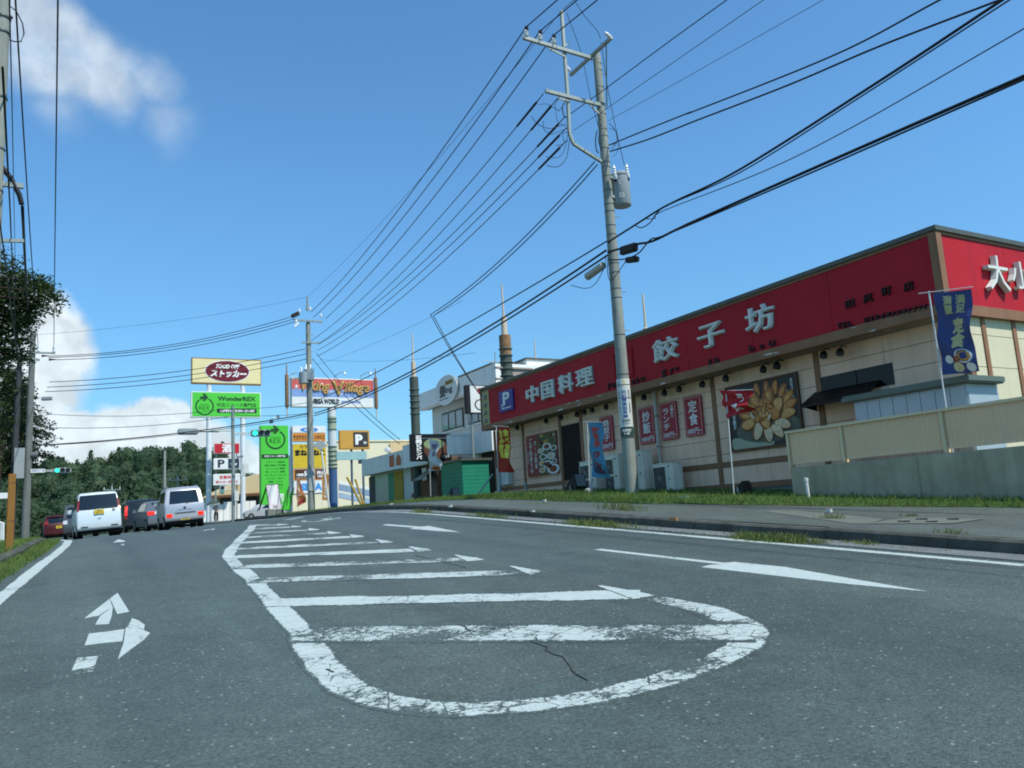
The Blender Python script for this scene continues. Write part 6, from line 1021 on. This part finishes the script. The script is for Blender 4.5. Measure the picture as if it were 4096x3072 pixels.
# dark wagon
def ex4(rp, body, root, fr_, hw, ry):
    for u0, u1 in ((.0, .07), (.93, 1.)): rp('tail_light', brk, u0, u1, 1.0, 1.55, .03); rp('tail_light', tail, u0, u1, .78, .97, .03)
    rp('bumper', mat('dark bumper', '#24282c', .4, .5), .0, 1., .34, .6, .05)
car('dark tall wagon with tall lit tail lamp between white car and sedan', onroad(4.0, 53.), 4.6, 1.84, 1.9, [(.08, .32), (.0, .4), (.0, .7), (.04, 1.15), (.3, 1.72), (.5, 1.85), (.8, 1.9)], [(.0, .3), (.0, .8), (.3, 1.0), (1.1, 1.2), (1.7, 1.76), (2.0, 1.9)], 1.15, '#23282e', .25, (.1, .9, 1.2, 1.7), (), (.85, wlp, '330\n41-07'), rz=2., side=[(.6, 1.6, 1.2, 1.74, .25, 0), (1.65, 2.8, 1.2, 1.74, 0, .2)], extra=ex4, metal=.3, wr=.34)
# red hatchback and grey car in the left lane ahead
def ex5(rp, body, root, fr_, hw, ry):
    for u0, u1 in ((.02, .14), (.86, .98)): rp('tail_light', tail, u0, u1, .95, 1.15, .03)
    rp('spoiler', mat('red spoiler', '#4c0f16', .3), .06, .94, 1.42, 1.46, .15); rp('bumper', mat('red bumper', '#460f17', .35, .5), .0, 1., .3, .56, .05)
car('dark red hatchback beside the left grass verge', onroad(-.35, 58.5), 3.7, 1.66, 1.5, [(.08, .28), (.0, .35), (.0, .6), (.06, .98), (.4, 1.4), (.62, 1.5)], [(.0, .28), (.0, .65), (.2, .85), (.9, 1.0), (1.4, 1.42), (1.7, 1.5)], .98, '#430c13', .3, (.12, .88, 1.02, 1.4), (), (.76, ylp, '580\n90-12'), rz=2., side=[(.55, 1.4, 1.02, 1.4, .25, 0), (1.45, 2.3, 1.02, 1.4, 0, .25)], extra=ex5, metal=.2, wr=.3)
def ex6(rp, body, root, fr_, hw, ry):
    for u0, u1 in ((.0, .12), (.88, 1.)): rp('tail_light', clr, u0, u1, .8, 1.0, .03)
car('grey minivan mostly hidden behind the white kei car', onroad(.75, 50.), 4.4, 1.7, 1.85, [(.08, .3), (.0, .4), (.0, .7), (.04, 1.1), (.25, 1.72), (.5, 1.85)], [(.0, .3), (.0, .8), (.3, 1.0), (.9, 1.12), (1.5, 1.7), (1.9, 1.85)], 1.08, '#565b60', .3, (.1, .9, 1.12, 1.7), (), (.75, wlp, '500\n12-34'), rz=0., side=[(.4, 1.6, 1.14, 1.7, .15, 0), (1.65, 2.8, 1.14, 1.7, 0, .15)], extra=ex6, metal=.4, wr=.32)
pk = car('silver compact car parked nose out beside the green tower sign', V((19.6, 83.5, gz_(13, 82.))), 4.2, 1.7, 1.5, [(.08, .28), (.0, .35), (.0, .6), (.06, .98), (.4, 1.4), (.62, 1.5)], [(.0, .28), (.0, .65), (.2, .85), (.9, 1.0), (1.4, 1.42), (1.7, 1.5)], .98, '#b8bcbc', .3, (.12, .88, 1.02, 1.4), (), (.76, wlp, '500\n77-21'), rz=88., side=[(.55, 1.4, 1.02, 1.4, .25, 0), (1.45, 2.5, 1.02, 1.4, 0, .45)], wr=.3)
pk['group'] = 'parked cars'
# ------------------------------------------------------------------ pedestrian with umbrella
pd = atd(q('R', 1712, 690), 74.); pe = T('person', 'pedestrian in pale top and dark trousers walking under dark umbrella', 'person', pd)
def skin_body(segs, name, m, parent, sub_=1):
    me = bpy.data.meshes.new(name); vs = []; es = []; rs = []
    for chain in segs:
        prev = None
        for it in chain:
            if isinstance(it, int): prev = it; continue
            vs.append(it[0]); rs.append(it[1]); i = len(vs)-1
            if prev is not None: es.append((prev, i))
            prev = i
    me.from_pydata(vs, es, []); ob = bpy.data.objects.new(name, me); COL.objects.link(ob); sk_ = ob.modifiers.new('s', 'SKIN'); 
    for i, r in enumerate(rs): me.skin_vertices[0].data[i].radius = (r, r)
    me.skin_vertices[0].data[0].use_root = True; ss = ob.modifiers.new('u', 'SUBSURF'); ss.levels = sub_; dg = bpy.context.evaluated_depsgraph_get(); dg.update(); nm = bpy.data.meshes.new_from_object(ob.evaluated_get(dg)); bpy.data.objects.remove(ob); bpy.data.meshes.remove(me)
    nm.name = name; nm.materials.clear(); nm.materials.append(m)
    for p in nm.polygons: p.use_smooth = True
    o_ = bpy.data.objects.new(name, nm); COL.objects.link(o_); o_.parent = parent; return o_
skinm = mat('skin', '#b98a70', .5); 
body = skin_body([[((0, 0, .92), .13), ((0, 0, 1.1), .12), ((0, -.01, 1.32), .145), ((0, 0, 1.42), .09), ((0, 0, 1.5), .05), ((0, -.01, 1.6), .09), ((0, 0, 1.7), .075)], [0, ((.09, .0, .86), .09), ((.12, -.12, .48), .065), ((.13, .06, .1), .045), ((.13, -.1, .04), .04)], [0, ((-.09, 0, .86), .09), ((-.11, .14, .5), .065), ((-.1, .32, .14), .045), ((-.1, .24, .04), .04)], [2, ((.19, 0, 1.36), .06), ((.25, -.02, 1.1), .045), ((.2, -.2, .98), .035), ((.19, -.26, .95), .03)], [2, ((-.19, 0, 1.36), .06), ((-.24, -.1, 1.14), .045), ((-.16, -.26, 1.22), .035), ((-.14, -.3, 1.26), .032)]], 'body', skinm, pe)
skin_body([[((0, 0, .9), .15), ((0, 0, 1.1), .135), ((0, -.01, 1.32), .16), ((0, 0, 1.42), .1)], [2, ((.19, 0, 1.36), .075), ((.24, -.01, 1.16), .06)], [2, ((-.19, 0, 1.36), .075), ((-.23, -.07, 1.18), .06)]], 'shirt', mat('pale shirt', '#b5a6a8', .8), pe); skin_body([[((0, 0, .95), .15), ((.09, .0, .84), .105), ((.12, -.12, .48), .08), ((.13, .05, .12), .06)], [0, ((-.09, 0, .84), .105), ((-.11, .14, .5), .08), ((-.1, .31, .16), .06)]], 'trousers', mat('dark trousers', '#20242a', .8), pe); skin_body([[((0, .02, 1.64), .1), ((0, .03, 1.72), .085)]], 'hair', mat('black hair', '#15130f', .6), pe)
um = T('umbrella', 'open dark umbrella with pale rim held over the pedestrian', 'umbrella', pd+V((-.25, -.2, 1.25))); uo = pd+V((-.3, -.25, 1.6)); put('canopy', MB().lathe(uo+EZ*.0, [(.62, .0), (.52, .14), (.34, .26), (.14, .33), (.0, .35)], 8, (-.12, -.05, 1)), mat('umbrella dark', '#3a4440', .7), um); put('rim', MB().lathe(uo, [(.6, -.02), (.64, -.03), (.635, .01), (.6, .02)], 8, (-.12, -.05, 1)), mat('umbrella rim', '#a5b0ac', .7), um); put('shaft', MB().cyl(pd+V((-.14, -.3, 1.1)), uo+V((-.04, -.01, .36)), .012, n=6), steel, um)
# ------------------------------------------------------------------ trees
BARK = mat('bark', '#3d332a', .95, .1, 0, .3, 6, .5, 20); LEAF1 = leafmat('broad leaves', (.014, .03, .009), (.06, .095, .026), .8); LEAF2 = leafmat('needle leaves', (.006, .014, .006), (.024, .04, .014), .8); LEAF3 = leafmat('forest leaves', (.028, .058, .028), (.075, .125, .055), .16, .25)
def leafcloud(mb, c, r, n, s):
    for _ in range(n):
        d = V((random.gauss(0, 1), random.gauss(0, 1), random.gauss(0, 1))).normalized()*(random.random()**.4); p = V(c)+V((d.x*r[0], d.y*r[1], d.z*r[2])); a = V((random.gauss(0, 1), random.gauss(0, 1), random.gauss(0, .6))).normalized(); b = a.cross(V((random.gauss(0, 1), random.gauss(0, 1), random.gauss(0, 1)))).normalized(); k = s*random.uniform(.6, 1.3); mb.add([p-a*k*.5, p+b*k*.28, p+a*k*.5, p-b*k*.28], [(0, 1, 2, 3)])
random.seed(21)
def broadleaf(label, base, h, clumps, n, s):
    t = T('tree', label, 'tree', base, 'roadside trees on the left'); top = base+EZ*h*.8; put('trunk', MB().tube([base-EZ*.2, base+EZ*h*.3+EX*.1, base+EZ*h*.55, top], [.28, .22, .16, .05], 9), BARK, t, 'a')
    for c, r in clumps: put('limb', MB().tube([base+EZ*min(h*.7, max(1.5, (c.z-base.z)*.7)), (base+EZ*(c.z-base.z)).lerp(c, .5), c], [.1, .06, .02], 6), BARK, t, 'a')
    mb = MB()
    for c, r in clumps:
        for _ in range(int(n*r*r)):
            d = V((random.gauss(0, 1), random.gauss(0, 1), random.gauss(0, 1))).normalized()*r*random.random()**.35; leafcloud(mb, c+V((d.x, d.y, d.z*.8)), (.32, .32, .22), 12, s)
    put('crown', mb, LEAF1, t, recalc=False); return t
def pxc(x, y, d): return atd((x, y), d)
D1 = 31.
cl1 = [(pxc(110, 1170, D1), .95), (pxc(190, 1210, D1), .62), (pxc(60, 1240, D1), 1.1), (pxc(30, 1130, D1), .9), (pxc(-30, 1080, D1), 1.1), (pxc(150, 1130, D1), .6), (pxc(-60, 1250, D1), 1.4), (pxc(20, 1360, D1), 1.0), (pxc(-70, 1420, D1), 1.2), (pxc(215, 1175, D1), .35), (pxc(60, 1420, D1), .6), (pxc(-200, 1150, D1), 1.6), (pxc(-260, 1350, D1), 1.6), (pxc(85, 1300, D1+1), .5), (pxc(20, 1200, D1), 1.0), (pxc(-20, 1330, D1), 1.1), (pxc(100, 1250, D1), .6)]
b1 = V((-4.2, 34., zr(-4.2, 34.))); broadleaf('dark broadleaf tree overhanging the left edge above the signal pole', b1, 10.5, cl1, 115, .13)
D2 = 56.; base2 = V((-4.6, 64., zr(-4.6, 64.))); tc_ = T('tree', 'dark conifer with drooping boughs behind the left poles', 'tree', base2, 'roadside trees on the left'); tx = atd((60, 1480), D2); put('trunk', MB().tube([base2-EZ*.3, base2.lerp(tx, .5), tx], [.3, .2, .05], 8), BARK, tc_, 'a'); mb = MB()
for i in range(260):
    v = random.random()**.8; y = 1470+420*v; c0 = atd((55+10*v, y), D2); an = random.uniform(0, 6.28); ln = (1.0+1.6*min(1, v*2))*random.uniform(.6, 1.05)*(1 if v < .82 else .7); d = V((math.cos(an), math.sin(an), -.25))
    e = c0+d*ln
    for k in range(7): leafcloud(mb, c0.lerp(e, (k+1)/7)-EZ*.1*k*.3, (.3, .3, .14), 14, .17)
put('crown', mb, LEAF2, tc_, recalc=False)
b3 = V((-9., 44., zr(-8, 44))); broadleaf('bushy dark tree filling the lower left edge', b3, 7., [(atd((-40, 1600), 43.), 2.0), (atd((40, 1560), 44.), 1.4), (atd((10, 1720), 43.), 1.3), (atd((-90, 1820), 42.), 1.6), (atd((-10, 1480), 43.), 1.2)], 46, .17)
# wooded hill behind the crossing
skl = [(-600, 1900), (100, 1880), (183, 1865), (224, 1832), (285, 1828), (310, 1840), (366, 1803), (407, 1803), (460, 1787), (509, 1779), (562, 1775), (602, 1783), (651, 1787), (708, 1775), (741, 1763), (773, 1783), (826, 1783), (900, 1800), (960, 1870), (1000, 1880), (1030, 1930), (1200, 2040), (1600, 2080)]
def sky_y(x):
    for (a, u), (b, v) in zip(skl, skl[1:]):
        if a <= x <= b: return u+(v-u)*(x-a)/(b-a)
    return 2080
def hillz(x, t, d):      # height of tree tops at photo column x, depth fraction t
    return atd((x, sky_y(x)+(2070-sky_y(x))*(1-t)**1.2), d)
mb = MB(); cx_ = [-700+90*i for i in range(25)]; tt = [0, .12, .3, .5, .7, .85, 1.]
vs = []
for t in tt:
    for x in cx_: d = 112+85*t; p = hillz(x, t, d); vs.append((p.x, p.y, max(p.z-8.5*(1 if t > .05 else .6), 1.0) if t > 0 else .9))
for x in cx_: p = hillz(x, 1, 230); vs.append((p.x, p.y, .5))
n = len(cx_); mb.add(vs, [(j*n+i, j*n+i+1, (j+1)*n+i+1, (j+1)*n+i) for j in range(len(tt)) for i in range(n-1)]); st(put('hill', mb, mat('forest floor', (.012, .022, .009), .95), smooth=True))
random.seed(33); mb = MB()
for i in range(640):
    x = random.uniform(-450, 1120); t = random.random()**.85; d = 112+85*t; p = hillz(x, t, d); p.z += random.uniform(-1.6, .6)+(.0 if random.random() < .8 else 1.9); con = random.random() < .55; hgt = random.uniform(6, 9); rr = random.uniform(1.4, 2.1) if con else random.uniform(1.9, 3.0)
    nr, ns = 7, 9; vs = []; jit = [[random.uniform(.82, 1.08) for _ in range(ns)] for _ in range(nr)]
    for r_i in range(nr):
        v = r_i/(nr-1); rad = (rr*(.06+.88*v**.8) if con else rr*math.sqrt(max(.004, 1-(2*v*.75-.75)**2)*(1 if v > .01 else .01)))*.8; zz_ = p.z-(hgt if con else hgt*.75)*v-.1
        vs += [(p.x+rad*jit[r_i][k]*math.cos(6.283*k/ns+i), p.y+rad*jit[r_i][k]*math.sin(6.283*k/ns+i), zz_+random.uniform(-.25, .25)) for k in range(ns)]
    mb.add(vs, [(a*ns+k, a*ns+(k+1) % ns, (a+1)*ns+(k+1) % ns, (a+1)*ns+k) for a in range(nr-1) for k in range(ns)])
    for k in range(330):
        v = random.random()
        if con: rad = rr*(.12+.88*v**.8); zz_ = p.z-hgt*v
        else: rad = rr*math.sqrt(max(.02, 1-(2*v*.75-.75)**2)) if v > .05 else rr*.45; zz_ = p.z-hgt*.75*v
        a = random.uniform(0, 6.28); rq = rad*(.75+.3*random.random()); c = V((p.x+rq*math.cos(a), p.y+rq*math.sin(a), zz_)); e1 = V((random.gauss(0, 1), random.gauss(0, 1), random.gauss(0, .5))).normalized(); e2 = e1.cross(V((random.gauss(0, 1), random.gauss(0, 1), random.gauss(0, 1)))).normalized(); s = random.uniform(.2, .45)
        mb.add([c-e1*s*.6, c+e2*s*.45, c+e1*s*.6, c-e2*s*.45], [(0, 1, 2, 3)])
fo = st(put('forest', mb, LEAF3, recalc=False), 'stuff'); fo['label'] = 'dense green wood covering the hill behind the crossing'
# ------------------------------------------------------------------ small things
def small(name, mb, m, label, cat, sm='a', group=None, bev=0.): k = put(name, mb, m, None, sm, bev=bev); return tag(k, label, cat, group)
g = gnd(q('K', 300, 1330), zp); small('vent_pipe', MB().lathe(g-EZ*.05, [(.0, 0), (.035, 0), (.035, .4), (.043, .4), (.043, .46), (.0, .47)], 14, (-.04, 0, 1)), offw, 'short white plastic pipe standing in the grass before the concrete wall', 'pipe')
g = gnd(q('K', 1210, 1318), zp); small('marker_stump', MB().box(g.x-.09, g.x+.09, g.y-.09, g.y+.09, g.z-.1, g.z+.33).box(g.x-.12, g.x+.12, g.y-.12, g.y+.12, g.z+.33, g.z+.4), mat('stump concrete', '#565c54', .9, .2, 0, .2, 5), 'dark concrete marker stump in front of the concrete wall', 'marker post')
for x, h, n_ in [(565, .9, 'grey post standing in the grass before the banquet poster')]: a = atx(q('I', x, 1080), 12.9); b = atx(q('I', x, 908), 12.9); small('grey_post', MB().cyl((a.x, a.y, zp(12.9, a.y)-.1), (a.x, a.y, b.z), .045, n=10), steel, n_, 'post')
def flood(p, label, sc_=1., lm=None):
    o_ = T('floodlight', label, 'floodlight', p, 'ground floodlights in the grass'); put('housing', MB().slab([p+V((-.02, .45, .02))*sc_, p+V((-.02, -.2, .02))*sc_, p+V((-.02, -.28, .12))*sc_, p+V((-.02, -.16, .48))*sc_], (.34*sc_, 0, 0)), black, o_, bev=.01); put('lens', MB().slab([p+V((.0, -.29, .14))*sc_, p+V((.0, -.18, .46))*sc_, p+V((.28, -.18, .46))*sc_, p+V((.28, -.29, .14))*sc_], (0, -.012, 0)), lm or mat('floodlight glass', '#6f7678', .15, .6), o_); put('bracket', MB().bar(p+V((-.05, 0, -.1)), p+V((-.05, 0, .2)), .02, .05), steel, o_)
a = atx(q('I', 1075, 1060), 12.9); flood(V((12.9, a.y, zp(12.9, a.y)+.02)), 'black wedge floodlight in the grass below the dark door', 1.1); a = atx(q('C', 740, 690), 12.8); flood(V((12.8, a.y, zp(12.8, a.y)+.02)), 'small black floodlight in the grass before the green hut', .9); a = atx(q('J', 1270, 1595), 12.9); flood(V((12.9, a.y, zp(12.9, a.y)-.02)), 'dark round floodlight in the grass below the dumpling poster', .7, lampm)
a, b = aty(q('C', 1010, 685), 28.6), aty(q('C', 1155, 485), 28.6); small('leaning_bar', MB().cyl(a, b, .04, n=8), mat('pale green bar', '#a9b8a8', .5), 'pale bar leaning against the green hut', 'bar')
op = gnd(q('Q', 155, 1430), zl); ob_ = T('marker_post', 'orange brown wooden post on the left verge', 'post', op); put('shaft', MB().bar(op-EZ*.2, V((op.x, op.y, aty(q('Q', 138, 190), op.y).z)), .12, .12, (0, 1, 0)), mat('orange wood', '#85602f', .7, .2, 0, .12, 4), ob_, bev=.01)
for z in (.25, .6): put('band', MB().box(op.x-.064, op.x+.064, op.y-.064, op.y+.064, op.z+z*2, op.z+z*2+.02), rust, ob_)
# small white road furniture at far left
for i, (x, y0, y1, d) in enumerate([(20, 990, 1180, 30.), (55, 1000, 1230, 28.)]): a, b = atd(q('Q', x, y1), d), atd(q('Q', x, y0), d); small('guard_rail_post', MB().cyl(a-EZ*.4, b, .04, n=8).cyl(b, b+V((-.5, .2, 0)), .03, n=6), white, '%s white railing post beyond the left footpath' % ('farther', 'nearer')[i], 'railing', group='white railing at the left edge')
a = atd(q('Q', 60, 550), 34.); small('direction_sign', MB().slab([a+V((-.9, 0, -.12)), a+V((.15, 0, -.12)), a+V((.15, 0, .12)), a+V((-.9, 0, .12))], (0, .04, 0)).cyl(a+V((-.4, .1, -4)), a+V((-.4, .1, .3)), .05, n=8), white, 'small white direction board on a post at the left edge', 'sign', False)
# distant poles in front of the wood
for i, (xt, yt, xb, yb, d, r, ln) in enumerate([(('N', 1628, 490), 0, ('N', 1622, 930), 0, 75., .15, 0), (('N', 1750, 735), 0, ('N', 1752, 880), 0, 90., .12, 1), (('N', 1102, 830), 0, ('N', 1102, 930), 0, 90., .1, 1)]):
    a = atd(q(*xt), d); b = atd(q(*xb), d); k = T('utility_pole', ('slim pale pole rising before the wood left of the silver van', 'short far pole with insulators above the silver van roof', 'far pole tip showing above the white kei car')[i], 'utility pole', (b.x, b.y, .9)); put('shaft', MB().cyl((b.x, b.y, .8), (a.x, b.y, a.z), r, r*.7, 10), conc, k, 'a')
    if ln: put('crossarm', MB().bar(a+V((-.9, 0, -.6)), a+V((.9, 0, -.6)), .1, .1), steel, k); [insul(a+V((x, 0, -.55)), k, .25, .05) for x in (-.8, 0, .8)]
    else: put('pole_sign', MB().box(a.x-.1, a.x+.6, a.y-.1, a.y, a.z-5.6, a.z-5.3), steel, k)
# litter and stones on the footpath and verge
random.seed(8); lit = mat('litter paper', '#c4c0b4', .8); litb = mat('litter brown', '#a5744a', .8); NL = [('L',635,112,.35,lit,'flattened white litter in the grass below the air conditioner'),('L',580,217,.12,litb,'crumpled brown litter on the footpath edge'),('C',740,812,.12,lit,'pale stone on the kerb before the green hut'),('C',1550,860,.1,lit,'pale pebble on the kerb left of the blue banner'),('I',770,1130,.1,lit,'pale pebble at the grass edge below the banquet poster'),('L',1830,103,.15,lit,'white litter in the grass right of the marker stump'),('L',1300,178,.1,lit,'white scrap on the footpath by the concrete patch'),('C',160,785,.1,lit,'pale scrap at the far kerb end')]
for z, x, y, s_, m_, lb2 in NL:
    g = gnd(q(z, x, y), zp); mb = MB(); pts = [g+V((math.cos(a)*s_*random.uniform(.35, .6), math.sin(a)*s_*random.uniform(.35, .6)*1.2, .01)) for a in [k*1.05 for k in range(6)]]; mb.slab(pts, (random.uniform(-.02, .02), 0, random.uniform(.03, .06)))
    small('litter', mb, m_, lb2, 'litter', False, 'litter along the footpath')
